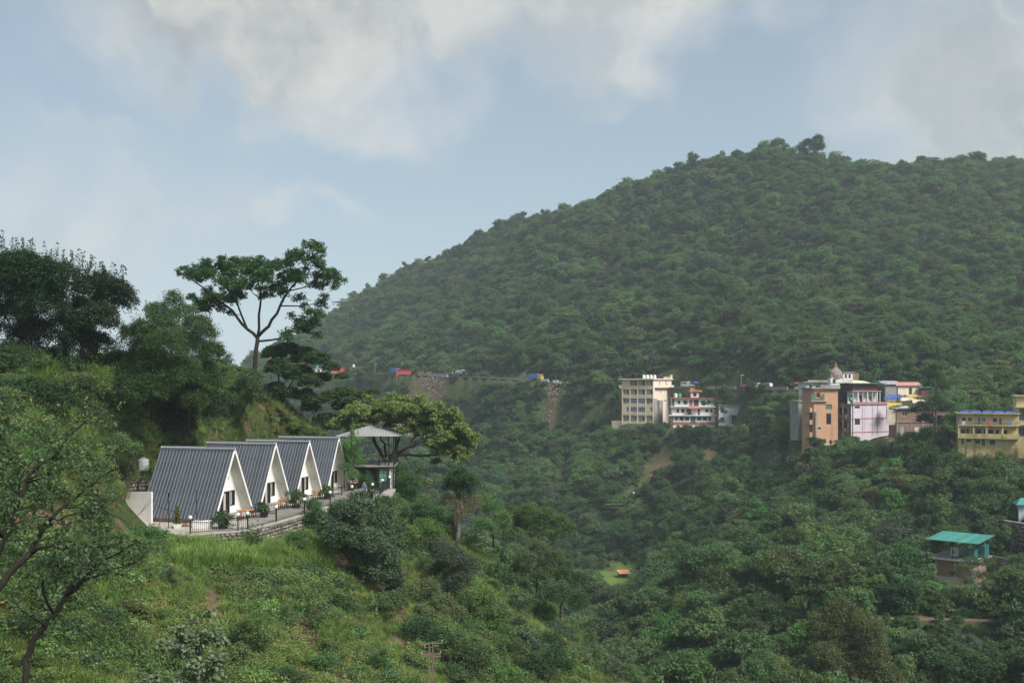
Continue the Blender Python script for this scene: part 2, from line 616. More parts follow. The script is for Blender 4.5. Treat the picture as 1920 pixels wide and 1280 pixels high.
SOIL = [(395, 1110, 64, 1.0), (398, 1130, 62, .9), (404, 1160, 60, .8), (350, 1085, 66, .7), (742, 1110, 78, 1.2), (744, 1150, 76, 1.1), (748, 1190, 74, 1.2), (750, 1230, 71, 1.2), (640, 1050, 82, 1.8), (700, 1095, 79, 1.6), (560, 1250, 58, .8), (590, 1110, 71, 1.0), (500, 1065, 73, .9),
        (160, 800, 72, .8), (280, 800, 85, .8), (190, 790, 76, .8), (110, 1040, 60, 1.2), (1130, 1230, 90, 1.5),
        (1240, 870, 332, 4), (1235, 890, 326, 4), (1215, 915, 318, 3), (1325, 830, 330, 2.5), (1330, 860, 322, 3), (1480, 855, 285, 5), (1510, 835, 272, 5), (1500, 770, 290, 4), (1465, 815, 296, 4), (785, 735, 440, 9), (835, 722, 440, 5), (1035, 728, 392, 2), (1225, 690, 392, 5), (1285, 690, 388, 6), (1295, 705, 375, 5),
        (1700, 845, 228, 6), (1790, 865, 214, 5), (1640, 1090, 166, 3), (1500, 1085, 178, 2)]


def soil_mask(x, y):
    m = np.zeros(np.shape(x))
    for px_, py_, Y_, r_ in SOIL:
        c = W(px_, py_, Y_)
        m = np.maximum(m, 1 - sstep(.5, 1.3, np.hypot(x - c.x, (y - c.y) * .7) / r_ + .5 * vnoise(x, y, max(.8, r_ * .4), 61)))
    return m


def ground_hit(px, py, y0=40.0, y1=130.0):
    """where the line of sight through a point of the photograph meets the hillside"""
    Ys = np.arange(y0, y1, .25)
    X, Z = (px - 960) / F * Ys, (H - py) / F * Ys
    g = ground(X, Ys)
    i = int(np.argmax(g >= Z)) if (g >= Z).any() else len(Ys) - 1
    return Vector((X[i], Ys[i], g[i]))


fld = W(1172, 1078, 275)
PADS.append((fld.x, fld.y, 8, fld.z))
for _px, _py, _Y, _r in ((1222, 791, 357, 9), (1300, 797, 347, 9), (1373, 799, 341, 6), (1548, 834, 252, 4.5), (1632, 822, 250, 6), (1715, 815, 239, 7), (1850, 858, 217, 7.5), (1567, 722, 264, 4), (1700, 741, 287, 7), (1525, 738, 270, 4)):
    _p = W(_px, _py, _Y)
    PADS.append((_p.x, _p.y, _r, _p.z - .5))
PADS.append((79, 175, 6.5, -34.3))


def build_ground():
    def axis(segs):
        out = []
        for a, b, s in segs:
            out += list(np.arange(a, b - 1e-6, s))
        return np.array(out + [segs[-1][1]])
    xs = axis([(-9000, -3000, 1500), (-3000, -1000, 400), (-1000, -300, 50), (-300, -100, 10), (-100, -50, 3), (-50, 15, 0.75), (15, 130, 2.2), (130, 500, 6), (500, 1000, 50), (1000, 3000, 400), (3000, 9000, 1500)])
    ys = axis([(-3000, -500, 500), (-500, -60, 60), (-60, 36, 6), (36, 110, 0.75), (110, 260, 2.4), (260, 700, 4.5), (700, 1000, 20), (1000, 3000, 250), (3000, 12000, 1500)])
    X, Y = np.meshgrid(xs, ys)
    shp = X.shape
    Xf, Yf = X.ravel(), Y.ravel()
    Z = ground(Xf, Yf)
    r = np.hypot(Xf, Yf - 300)
    k = sstep(900, 2200, r)
    Z = Z * (1 - k) + k * (-60 + 30 * vnoise(Xf, Yf, 700, 5))
    v = np.stack([Xf, Yf, Z], 1)
    ny, nx = shp
    i = (np.arange(ny - 1)[:, None] * nx + np.arange(nx - 1)[None]).ravel()
    f = np.stack([i, i + 1, i + nx + 1, i + nx], 1)
    m, n, b = material('hillside_soil')
    co = n.add('ShaderNodeNewGeometry').outputs['Position']
    a = n.noise(co, 0.35, 7, 0.65, 0.3)
    c = n.noise(co, 2.5, 6, 0.65)
    soil = n.mix(n.maprange(c, 0.3, 0.7), (0.085, 0.058, 0.036), (0.19, 0.135, 0.088))
    moss = n.mix(n.maprange(c, 0.35, 0.65), (0.030, 0.045, 0.016), (0.075, 0.098, 0.032))
    col = n.mix(n.maprange(a, 0.54, 0.62), moss, soil)
    col = n.mix(n.add('ShaderNodeAttribute', attribute_name='soil').outputs['Fac'], col, soil)
    lawnc = n.mix(n.maprange(c, 0.3, 0.7), (0.095, 0.16, 0.030), (0.15, 0.225, 0.055))
    col = n.mix(n.add('ShaderNodeAttribute', attribute_name='lawn').outputs['Fac'], col, lawnc)
    n.put(b.inputs['Base Color'], col)
    b.inputs['Roughness'].default_value = 0.95
    b.inputs['Specular IOR Level'].default_value = 0.1
    bp = n.add('ShaderNodeBump')
    bp.inputs['Strength'].default_value = 0.8
    bp.inputs['Distance'].default_value = 0.25
    n.put(bp.inputs['Height'], n.noise(co, 1.6, 9, 0.7))
    n.put(b.inputs['Normal'], bp.outputs[0])
    me = np_mesh('ground', v, f, m)
    at = me.attributes.new('soil', 'FLOAT', 'POINT')
    at.data.foreach_set('value', soil_mask(Xf, Yf).astype(np.float32))
    lawn = 1 - sstep(.7, 1.1, np.hypot(Xf - fld.x, Yf - fld.y) / 11 + .9 * vnoise(Xf, Yf, 6, 62))
    lw2 = W(1100, 1000, 302)
    lawn = np.maximum(lawn, .7 * (1 - sstep(.6, 1.1, np.hypot(Xf - lw2.x, Yf - lw2.y) / 12 + .4 * vnoise(Xf, Yf, 5, 63))))
    at = me.attributes.new('lawn', 'FLOAT', 'POINT')
    at.data.foreach_set('value', lawn.astype(np.float32))
    me.polygons.foreach_set('use_smooth', np.ones(len(f), bool))
    o = link('ground', me)
    tag(o, kind='structure')
    return o


build_ground()


def ribbon(name, P, width, mat, lift=0.05, step=2.0):
    """a road or path laid along a polyline"""
    pts = []
    for a, b in zip(P[:-1], P[1:]):
        k = max(1, int((b - a).length / step))
        pts += [a.lerp(b, i / k) for i in range(k)]
    pts.append(P[-1])
    m = MB()
    vs, fs = [], []
    for i, p in enumerate(pts):
        t = (pts[min(i + 1, len(pts) - 1)] - pts[max(i - 1, 0)])
        s = Vector((t.y, -t.x, 0)).normalized() * width / 2
        for q in (p - s, p + s):
            vs.append((q.x, q.y, p.z + lift))
        for q in (p - s, p + s):
            vs.append((q.x, q.y, p.z - 0.5))
    for i in range(len(pts) - 1):
        a = i * 4
        fs += [(a, a + 1, a + 5, a + 4), (a + 1, a + 3, a + 7, a + 5), (a + 2, a, a + 4, a + 6)]
    m.add(vs, fs)
    o = m.build(name, mat)
    return tag(o, kind='structure')


asphalt = surf('asphalt', (0.085, 0.082, 0.078), 0.9, 0.2, 0.6, (0.17, 0.15, 0.125), 0.35, 0.3)
earth = surf('trodden_earth', (0.16, 0.105, 0.068), 0.95, 0.25, 1.2, (0.09, 0.075, 0.045), 0.3, 0.6)
ribbon('road', ROADP, 6.0, asphalt)
ribbon('path', PATHP, 1.7, earth)


def build_far_hills():
    spec = [(2300, -1900, 300, 120, 11, 0.0), (3600, -2800, 1500, 240, 12, 0.35)]
    m, n, b = material('far_forest')
    co = n.add('ShaderNodeNewGeometry').outputs['Position']
    c = n.mix(n.maprange(n.noise(co, 0.02, 8, 0.7), 0.35, 0.65), (0.028, 0.045, 0.022), (0.06, 0.08, 0.04))
    n.put(b.inputs['Base Color'], c)
    b.inputs['Roughness'].default_value = 0.95
    for Y, x0, x1, h, sd, ph in spec:
        nx, ny = 160, 24
        X = np.linspace(x0, x1, nx)[None].repeat(ny, 0)
        T = np.linspace(-1, 1, ny)[:, None].repeat(nx, 1)
        YY = Y + T * h * 2.6
        prof = h * (0.62 + 0.75 * vnoise(X, X * 0, 620, sd) + 0.4 * vnoise(X, X * 0, 240, sd + 1)) + 12 * vnoise(X, YY, 60, sd + 2)
        Z = prof * np.clip(1 - np.abs(T) ** 1.25, 0, 1) + 30 * vnoise(X, YY, 200, sd + 3) * (1 - np.abs(T)) - 60
        v = np.stack([X.ravel(), YY.ravel(), Z.ravel()], 1)
        i = (np.arange(ny - 1)[:, None] * nx + np.arange(nx - 1)[None]).ravel()
        f = np.stack([i, i + 1, i + nx + 1, i + nx], 1)
        me = np_mesh('far_hills', v, f, m)
        me.polygons.foreach_set('use_smooth', np.ones(len(f), bool))
        tag(link('far_hills', me), kind='structure')


build_far_hills()
# ------------------------------------------------------------------ foliage
def unit(v):
    return v / (np.linalg.norm(v, axis=1, keepdims=True) + 1e-9)


def leaf_cloud(rng, centers, rads, per, size, up=0.85, out=0.5, rnd=0.65, flat=0.75, aspect=0.5, droop=0.0):
    """leaves spread round clump centres; returns verts, quads, tint"""
    n = len(centers)
    idx = np.repeat(np.arange(n), per)
    N = len(idx)
    d = unit(rng.normal(size=(N, 3)))
    rad = rng.random(N) ** 0.45
    off = d * rad[:, None]
    off[:, 2] *= flat
    p = centers[idx] + off * rads[idx][:, None]
    nrm = unit(d * out + np.array([0, 0, up]) + rng.normal(size=(N, 3)) * rnd)
    t = unit(np.cross(nrm, rng.normal(size=(N, 3))))
    t[:, 2] -= droop
    t = unit(t)
    s = np.cross(nrm, t)
    L = size * (0.7 + 0.6 * rng.random(N))[:, None]
    a = p - t * L * 0.5
    c = p + t * L * 0.5
    b_ = p + s * L * aspect * 0.5 + nrm * L * 0.06
    d_ = p - s * L * aspect * 0.5 + nrm * L * 0.06
    v = np.stack([a, b_, c, d_], 1).reshape(-1, 3)
    f = np.arange(N * 4).reshape(-1, 4)
    ct = rng.random(n)
    tint = np.clip(0.55 * ct[idx] + 0.45 * rng.random(N), 0, 0.98)
    return v, f, tint


def lobes_crown(rng, rx, rz, base, nl, clumps, lobe=0.45, top=1.0):
    """clump centres over the surface of several lobes filling an uneven crown"""
    L = []
    for i in range(nl):
        a = 2 * math.pi * (i + rng.random() * 0.7) / nl * 1.618
        h = (i + 0.5) / nl
        rr = math.sqrt(max(0.05, 1 - (2 * h - 1) ** 2 * 0.85)) * rx * (0.35 + 0.4 * rng.random())
        L.append((rr * math.cos(a), rr * math.sin(a), base + rz * (0.25 + 1.4 * h) * top, rx * lobe * (0.75 + 0.5 * rng.random())))
    L = np.array(L)
    k = rng.integers(0, nl, clumps)
    d = unit(rng.normal(size=(clumps, 3)))
    d[:, 2] = np.where(d[:, 2] < -0.35, -d[:, 2] * 0.6, d[:, 2])
    c = L[k, :3] + d * L[k, 3:4] * (0.55 + 0.5 * rng.random((clumps, 1)))
    return L, c


def limb_mesh(m, p0, p1, r0, r1, rng, seg=5, wob=0.12, n=6, sag=0.0):
    p0, p1 = Vector(p0), Vector(p1)
    ln = (p1 - p0).length
    pts, rad = [], []
    for i in range(seg + 1):
        t = i / seg
        p = p0.lerp(p1, t)
        w = math.sin(math.pi * t) * wob * ln
        p += Vector((rng.normal() * w, rng.normal() * w, rng.normal() * w * 0.6 - sag * math.sin(math.pi * t) * ln))
        pts.append(p)
        rad.append(r0 + (r1 - r0) * t)
    m.tube(pts, rad, n)
    return pts


def tree_proto(seed, rx, height, style, leaf, mat, bk=None, nl=7, clumps=110, per=26, size=0.55):
    """a tree standing on the origin: (trunk mesh, crown mesh)"""
    rng = np.random.default_rng(seed)
    m = MB()
    if style == 'shrub':
        base, rz = 0.0, height / 2
    elif style == 'tall':
        base, rz = height * 0.18, height * 0.41
    elif style == 'umbrella':
        base, rz = height * 0.55, height * 0.2
    else:
        base, rz = height * 0.26, height * 0.36
    L, c = lobes_crown(rng, rx, rz, base, nl, clumps, 0.5 if style != 'umbrella' else 0.42)
    c[:, 2] = np.clip(c[:, 2], 0.15, height)
    if style == 'umbrella':
        lay = np.round(c[:, 2] / 1.6) * 1.6
        c[:, 2] = lay + (c[:, 2] - lay) * 0.35
    rads = rx * (0.16 + 0.12 * rng.random(len(c)))
    v, f, t = leaf_cloud(rng, c, rads, per, size, flat=0.45 if style == 'umbrella' else 0.75, up=1.0 if style == 'umbrella' else 0.85)
    crown = np_mesh('crown', v, f, mat, t)
    r = 0.028 * height + 0.04
    top = Vector((rng.normal() * 0.2, rng.normal() * 0.2, base + rz * 1.1))
    pts = limb_mesh(m, (0, 0, -1.2), top, r, r * 0.35, rng, 6, 0.02, 7)
    for l in L:
        k = min(5, 2 + int(rng.integers(0, 4)))
        limb_mesh(m, pts[k], l[:3], r * 0.4, r * 0.1, rng, 4, 0.08, 5)
    return m.mesh('trunk', bk or bark, True), crown


PROTO = {}


def protos():
    P = {}
    P['round_a'] = tree_proto(1, 4.2, 9.0, 'round', .5, L_mid, nl=8, clumps=150, per=30, size=0.5)
    P['round_b'] = tree_proto(2, 3.6, 8.0, 'round', .5, L_dark, nl=7, clumps=130, per=30, size=0.48)
    P['round_c'] = tree_proto(3, 3.3, 7.0, 'round', .5, L_fresh, nl=7, clumps=120, per=30, size=0.46)
    P['tall_a'] = tree_proto(4, 2.8, 10.5, 'tall', .5, L_mid, nl=9, clumps=150, per=28, size=0.48)
    P['tall_b'] = tree_proto(5, 2.4, 9.5, 'tall', .5, L_dark, nl=9, clumps=140, per=28, size=0.46)
    P['umb_a'] = tree_proto(6, 4.4, 9.5, 'umbrella', .5, L_olive, nl=8, clumps=110, per=28, size=0.46)
    P['shrub_a'] = tree_proto(7, 2.3, 2.6, 'shrub', .4, L_mid, nl=6, clumps=90, per=26, size=0.36)
    P['shrub_b'] = tree_proto(8, 2.0, 3.2, 'shrub', .4, L_fresh, nl=6, clumps=90, per=26, size=0.34)
    P['olive_r'] = tree_proto(9, 3.8, 8.5, 'round', .5, L_olive, nl=8, clumps=130, per=30, size=0.48)
    P['grey_r'] = tree_proto(10, 3.4, 7.5, 'round', .5, L_grey, nl=8, clumps=120, per=30, size=0.45)
    return P


PROTO = protos()


# ---- scatter: one object of stuff whose points carry instances
def gn_scatter(name, pts, rotz, scl, idx, meshes, label=None, cat=None, tilt=0.0):
    """meshes: list of Mesh datablocks; one instance at each point"""
    coll = bpy.data.collections.new(name + '_kinds')
    for i, me in enumerate(meshes):
        o = bpy.data.objects.new('%s_kind_%02d' % (name, i), me)
        coll.objects.link(o)
    me = bpy.data.meshes.new(name)
    n = len(pts)
    me.vertices.add(n)
    me.vertices.foreach_set('co', np.ascontiguousarray(pts, dtype=np.float32).ravel())
    rot = np.zeros((n, 3), np.float32)
    rot[:, 2] = rotz
    if tilt:
        rg = np.random.default_rng(5)
        rot[:, 0] = rg.normal(size=n) * tilt
        rot[:, 1] = rg.normal(size=n) * tilt
    a = me.attributes.new('rot', 'FLOAT_VECTOR', 'POINT'); a.data.foreach_set('vector', rot.ravel())
    s = np.asarray(scl, np.float32)
    if s.ndim == 1: s = s[:, None].repeat(3, 1)
    a = me.attributes.new('scl', 'FLOAT_VECTOR', 'POINT'); a.data.foreach_set('vector', np.ascontiguousarray(s).ravel())
    a = me.attributes.new('kindx', 'INT', 'POINT'); a.data.foreach_set('value', np.asarray(idx, np.int32))
    me.update()
    ob = link(name, me)
    g = bpy.data.node_groups.new(name + '_nodes', 'GeometryNodeTree')
    g.interface.new_socket('Geometry', in_out='INPUT', socket_type='NodeSocketGeometry')
    g.interface.new_socket('Geometry', in_out='OUTPUT', socket_type='NodeSocketGeometry')
    N = g.nodes
    gi = N.new('NodeGroupInput'); go = N.new('NodeGroupOutput')
    ip = N.new('GeometryNodeInstanceOnPoints')
    ci = N.new('GeometryNodeCollectionInfo')
    ci.inputs['Collection'].default_value = coll
    ci.inputs['Separate Children'].default_value = True
    ci.inputs['Reset Children'].default_value = True

    def attr(nm, ty):
        x = N.new('GeometryNodeInputNamedAttribute')
        x.data_type = ty
        x.inputs['Name'].default_value = nm
        return [o for o in x.outputs if o.enabled and o.name == 'Attribute'][0]
    g.links.new(gi.outputs[0], ip.inputs['Points'])
    g.links.new(ci.outputs[0], ip.inputs['Instance'])
    ip.inputs['Pick Instance'].default_value = True
    g.links.new(attr('kindx', 'INT'), ip.inputs['Instance Index'])
    e2r = N.new('FunctionNodeEulerToRotation')
    g.links.new(attr('rot', 'FLOAT_VECTOR'), e2r.inputs[0])
    g.links.new(e2r.outputs[0], ip.inputs['Rotation'])
    g.links.new(attr('scl', 'FLOAT_VECTOR'), ip.inputs['Scale'])
    g.links.new(ip.outputs[0], go.inputs[0])
    md = ob.modifiers.new('scatter', 'NODES')
    md.node_group = g
    return tag(ob, label, cat, kind='stuff')


def joined(tk, cr):
    """trunk + crown as one mesh for the scatter kinds"""
    bm = bmesh.new()
    bm.from_mesh(tk)
    n0 = len(bm.faces)
    bm.from_mesh(cr)
    bm.faces.ensure_lookup_table()
    for i, f in enumerate(bm.faces):
        f.material_index = 0 if i < n0 else 1
    me = bpy.data.meshes.new('tree_kind')
    bm.to_mesh(me)
    bm.free()
    for m in (tk.materials[0], cr.materials[0]): me.materials.append(m)
    return me


# keep-clear windows: nothing of the wood may stand between the camera and what shows there
CLEAR = [(1160, 700, 1275, 792, 352), (1255, 715, 1345, 797, 345), (1345, 750, 1398, 797, 340), (1512, 690, 1672, 822, 246), (1672, 742, 1742, 808, 235), (1792, 755, 1925, 850, 212),
         (1655, 715, 1740, 765, 290), (1735, 990, 1870, 1100, 166), (1855, 965, 1925, 1040, 180), (590, 690, 800, 712, 470), (730, 700, 1000, 716, 430), (990, 708, 1060, 722, 395), (1275, 712, 1520, 736, 325),
         (1100, 992, 1122, 1008, 295), (1142, 1066, 1198, 1096, 268), (1182, 914, 1200, 930, 310), (1410, 845, 1462, 868, 300), (1400, 1137, 1860, 1168, 134), (720, 712, 880, 742, 440), (1010, 722, 1060, 735, 390)]
NOTREE = []        # (x, y, r) circles with no wood


def blocked(x, y, z, h, r):
    px, pt = pix(x, y, z + h)
    _, pb = pix(x, y, z)
    pr = r / y * F
    for x0, y0, x1, y1, ym in CLEAR:
        if y < ym + r and px + pr > x0 and px - pr < x1 and pt < y1 and pb > y0:
            return True
    for a, b, q in NOTREE:
        if math.hypot(x - a, y - b) < q + r * 0.5:
            return True
    return False
# ------------------------------------------------------------------ terrace, cabins
white_plaster = surf('white_plaster', (0.80, 0.795, 0.76), 0.75, 0.05, 1.5, (0.50, 0.48, 0.43), 0.12, 1.2, 0.15, 30)
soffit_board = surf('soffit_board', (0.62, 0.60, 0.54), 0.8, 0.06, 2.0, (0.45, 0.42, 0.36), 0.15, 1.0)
roof_steel = surf('roof_steel', (0.060, 0.070, 0.083), 0.42, 0.14, 0.9, (0.085, 0.09, 0.095), 0.3, 0.7, 0, 1, 0.5, rnd=.16)
roof_rib_glint = surf('roof_rib_glint', (0.165, 0.18, 0.20), 0.4, 0.12, 2.0, None, 0, 1, 0, 1, 0.5)  # paler than the sheets: sky glint on the ribs put into the colour
ridge_steel = surf('ridge_steel', (0.095, 0.105, 0.118), 0.42, 0.12, 1.2, None, 0, 1, 0, 1, 0.5)
black_steel = surf('black_steel', (0.018, 0.018, 0.020), 0.45, 0.2, 6, None, 0, 1, 0, 1, 0.4)
frame_black = surf('frame_black', (0.014, 0.013, 0.012), 0.5, 0.2, 4)
dark_glass = glass_mat('dark_glass', (0.018, 0.021, 0.022), 0.06)
room_dark = surf('room_dark', (0.03, 0.03, 0.032), 0.9, 0.3, 1.0)
curtain_cream = surf('curtain_cream', (0.55, 0.49, 0.38), 0.9, 0.12, 4)
concrete = surf('concrete', (0.34, 0.32, 0.29), 0.9, 0.14, 1.6, (0.16, 0.145, 0.12), 0.3, 0.9, 0.4, 14)
paving = surf('paving', (0.40, 0.36, 0.31), 0.9, 0.18, 0.9, (0.22, 0.19, 0.155), 0.35, 0.5, 0.4, 9)
stone_pale = surf('stone_pale', (0.36, 0.32, 0.27), 0.9, 0.3, 2.2, (0.17, 0.15, 0.12), 0.3, 2.0, 0.7, 8, rnd=.3)
stone_grey = surf('stone_grey', (0.24, 0.22, 0.19), 0.9, 0.3, 2.2, (0.10, 0.10, 0.065), 0.4, 2.0, 0.7, 8, rnd=.35)
mortar = surf('mortar', (0.095, 0.078, 0.058), 0.95, 0.35, 2.0, (0.05, 0.06, 0.028), 0.5, 0.8, 0.7, 7)
globe_white = surf('globe_white', (0.78, 0.78, 0.76), 0.3, 0.02)
wood_orange = surf('wood_orange', (0.42, 0.20, 0.085), 0.55, 0.2, 5, (0.22, 0.10, 0.045), 0.2, 3)
wood_dark = surf('wood_dark', (0.11, 0.055, 0.03), 0.6, 0.25, 5)


def build_terrace():
    m = MB()
    n = len(TERR)
    m.hull8([(x, y, TERR_Z - 0.6) for x, y in TERR], [(x, y, TERR_Z) for x, y in TERR])
    o = m.build('terrace', paving)
    tag(o, kind='structure')
    # slabs of poured concrete at the near corner
    for (x, y, a, b, r) in ((-26.6, 76.6, 1.1, .8, .3), (-25.3, 76.2, .8, .6, -.2), (-27.9, 77.2, .9, .7, .6), (-26.9, 77.8, .7, .5, .1)):
        s = MB().box(-a / 2, a / 2, -b / 2, b / 2, 0.004, 0.035).build('paving_slab', concrete, o, loc=(x, y, TERR_Z), rz=r)


build_terrace()

CAB_N = Vector((math.cos(R(-15)), math.sin(R(-15)), 0))
CAB_U = Vector((-CAB_N.y, CAB_N.x, 0))
CAB = [(Vector((-22.95, 82.5, TERR_Z)), 0.0), (Vector((-21.3, 89.9, TERR_Z - 0.03)), 0), (Vector((-19.8, 97.4, TERR_Z - 0.25)), 0), (Vector((-18.2, 104.8, TERR_Z - 0.3)), 0)]
CL, CHW, CZ0, CZ1, REC = 6.9, 3.02, 0.38, 5.98, 0.98


def slope_matrix(side):
    """roof slope frame: x along the ridge, y down the slope, z outwards"""
    d = Vector((0, side * CHW, CZ0 - CZ1))
    ln = d.length
    d.normalize()
    nrm = Vector((0, side * (CZ1 - CZ0), CHW)).normalized()
    x = Vector((1, 0, 0))
    M = Matrix((x, d, nrm)).transposed().to_4x4()
    M.translation = (0, 0, CZ1)
    return M, ln


def make_cabin(loc, label):
    root = empty('a_frame_cabin', loc, R(-15), label, 'cabin', 'row of A-frame cabins on the terrace')
    # plinth
    m = MB()
    m.box(-CL + 0.25, -REC + 0.05, -CHW + 0.25, CHW - 0.25, -0.6, CZ0 + 0.02)
    m.box(-REC + 0.05, -0.05, -CHW + 0.35, CHW - 0.35, -0.6, 0.10)
    m.build('plinth', concrete, root)
    np_ = 22
    w = CL / np_
    for side in (-1, 1):
        M, ln = slope_matrix(side)
        # shell of the slope: white boarding seen under the overhang
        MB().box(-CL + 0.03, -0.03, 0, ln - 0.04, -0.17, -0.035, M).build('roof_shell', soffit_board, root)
        MB().box(-0.03, 0.012, -0.02, ln, -0.19, 0.012, M).build('bargeboard', white_plaster, root)
        MB().box(-CL - 0.012, -CL + 0.03, -0.02, ln, -0.19, 0.012, M).build('bargeboard', white_plaster, root)
        # folded steel panels, each with its rib
        p = MB()
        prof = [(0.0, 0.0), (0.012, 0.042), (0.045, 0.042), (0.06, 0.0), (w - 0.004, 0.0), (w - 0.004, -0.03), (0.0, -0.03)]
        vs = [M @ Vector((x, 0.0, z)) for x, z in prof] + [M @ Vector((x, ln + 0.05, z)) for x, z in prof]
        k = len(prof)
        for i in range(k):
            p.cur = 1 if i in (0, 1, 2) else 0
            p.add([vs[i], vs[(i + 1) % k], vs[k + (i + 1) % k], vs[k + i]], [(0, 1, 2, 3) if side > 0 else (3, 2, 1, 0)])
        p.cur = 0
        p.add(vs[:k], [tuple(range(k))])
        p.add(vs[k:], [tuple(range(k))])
        me = p.mesh('roof_panel', [roof_steel, roof_rib_glint])
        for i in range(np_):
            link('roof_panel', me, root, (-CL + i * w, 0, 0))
    # ridge cap of two laps
    for a, b, dz in ((-CL - 0.06, -2.6, 0.0), (-2.75, 0.06, 0.012)):
        m = MB()
        for side in (-1, 1):
            M, ln = slope_matrix(side)
            m.box(a, b, -0.01, 0.33, 0.045 + dz, 0.062 + dz, M)
        m.build('ridge_cap', ridge_steel, root)

    def half(z, inset=0.17):
        return CHW * (CZ1 - z) / (CZ1 - CZ0) - inset * math.hypot(CHW, CZ1 - CZ0) / (CZ1 - CZ0)
    # gable walls with openings: polygon strips between heights
    ops = [(-1.35, 0.78, 0.12, 2.28), (0.86, 1.62, 1.0, 2.28), (-0.5, 0.62, 3.28, 4.32)]

    def gable(x0, x1, ops):
        zs = sorted({0.1, CZ1 - 0.36} | {o[2] for o in ops} | {o[3] for o in ops})
        m = MB()
        for za, zb in zip(zs[:-1], zs[1:]):
            cuts = sorted([(o[0], o[1]) for o in ops if o[2] <= za + 1e-6 and o[3] >= zb - 1e-6])
            edges = [None] + [e for c in cuts for e in c] + [None]
            for i in range(0, len(edges), 2):
                l0 = -half(za) if edges[i] is None else edges[i]
                l1 = -half(zb) if edges[i] is None else edges[i]
                r0 = half(za) if edges[i + 1] is None else edges[i + 1]
                r1 = half(zb) if edges[i + 1] is None else edges[i + 1]
                if r0 - l0 < 1e-3: continue
                m.hull8([(x0, l0, za), (x1, l0, za), (x1, r0, za), (x0, r0, za)], [(x0, l1, zb), (x1, l1, zb), (x1, r1, zb), (x0, r1, zb)])
        return m
    xw = -REC
    gable(xw - 0.14, xw, ops).build('gable_wall', white_plaster, root)
    gable(-CL + 0.3, -CL + 0.44, []).build('gable_wall', white_plaster, root)
    MB().box(-CL + 0.5, xw - 1.2, -2.4, 2.4, 0.39, 0.42).build('floor', wood_dark, root)
    # dim room behind the panes
    # door: two leaves
    d = MB()
    y0, y1, z0, z1 = ops[0]
    d.box(xw - 0.10, xw + 0.02, y0, y0 + .09, z0, z1).box(xw - 0.10, xw + 0.02, y1 - .09, y1, z0, z1).box(xw - 0.10, xw + 0.02, y0 + .09, y1 - .09, z1 - .12, z1)
    d.box(xw - 0.09, xw + 0.01, (y0 + y1) / 2 - .06, (y0 + y1) / 2 + .06, z0, z1 - .12)
    door = d.build('door', frame_black, root)
    for a, b in ((y0 + .09, (y0 + y1) / 2 - .06), ((y0 + y1) / 2 + .06, y1 - .09)):
        MB().box(xw - 0.06, xw - 0.05, a, b, z0, z1 - .12).build('pane', dark_glass, door)
    for a, b in ((-1.2, -0.78), (-0.08, 0.2)):
        m = MB()
        k = 6
        for i in range(k):
            ya, yb = a + (b - a) * i / k, a + (b - a) * (i + 1) / k
            m.box(xw - 0.045, xw - 0.035 + 0.02 * (i % 2), ya, yb - 0.004, z0 + .03, z1 - .15)
        m.build('curtain', curtain_cream, door)
    MB().box(xw + 0.012, xw + 0.05, y0 + 0.98, y0 + 1.0, 1.0, 1.25).build('handle', ridge_steel, door)
    for o in ops[1:]:
        y0, y1, z0, z1 = o
        f = MB()
        t = 0.075
        f.box(xw - 0.10, xw + 0.02, y0, y0 + t, z0, z1).box(xw - 0.10, xw + 0.02, y1 - t, y1, z0, z1).box(xw - 0.10, xw + 0.02, y0 + t, y1 - t, z1 - t, z1).box(xw - 0.10, xw + 0.02, y0 + t, y1 - t, z0, z0 + t)
        win = f.build('window', frame_black, root)
        MB().box(xw - 0.06, xw - 0.05, y0 + t, y1 - t, z0 + t, z1 - t).build('pane', dark_glass, win)
        if z0 < 2:
            MB().box(xw - 0.045, xw - 0.03, y0 + t + .05, y0 + t + .22, z0 + t, z1 - t).build('curtain', curtain_cream, win)
    # downlights in the boarded overhang and a wall lamp by the door
    for side in (-1, 1):
        M, ln = slope_matrix(side)
        for s in (1.3, 2.9, 4.4):
            MB().box(-0.5, -0.42, s - .04, s + .04, -0.185, -0.169, M).build('downlight', ridge_steel, root)
    MB().lathe([(0.03, -.12), (0.07, -.08), (0.07, .08), (0.03, .12)], 10, (xw + 0.08, -1.62, 1.75)).build('wall_lamp', globe_white, root)
    return root


def stain_cabin():
    pass


names = ['nearest grey roofed A-frame cabin with white gable, beside the white screen wall', 'second grey roofed A-frame cabin from the white screen wall',
         'third grey roofed A-frame cabin from the white screen wall', 'farthest grey roofed A-frame cabin, two men seated before it']
cab0 = make_cabin(CAB[0][0], names[0])
reg(cab0)
for (p, _), lb in list(zip(CAB, names))[1:]:
    c = copy_tree(cab0)
    c.location = p
    c.rotation_euler.z += R({1: .9, 2: -.7, 3: .5}[names.index(lb)])
    c['label'] = lb


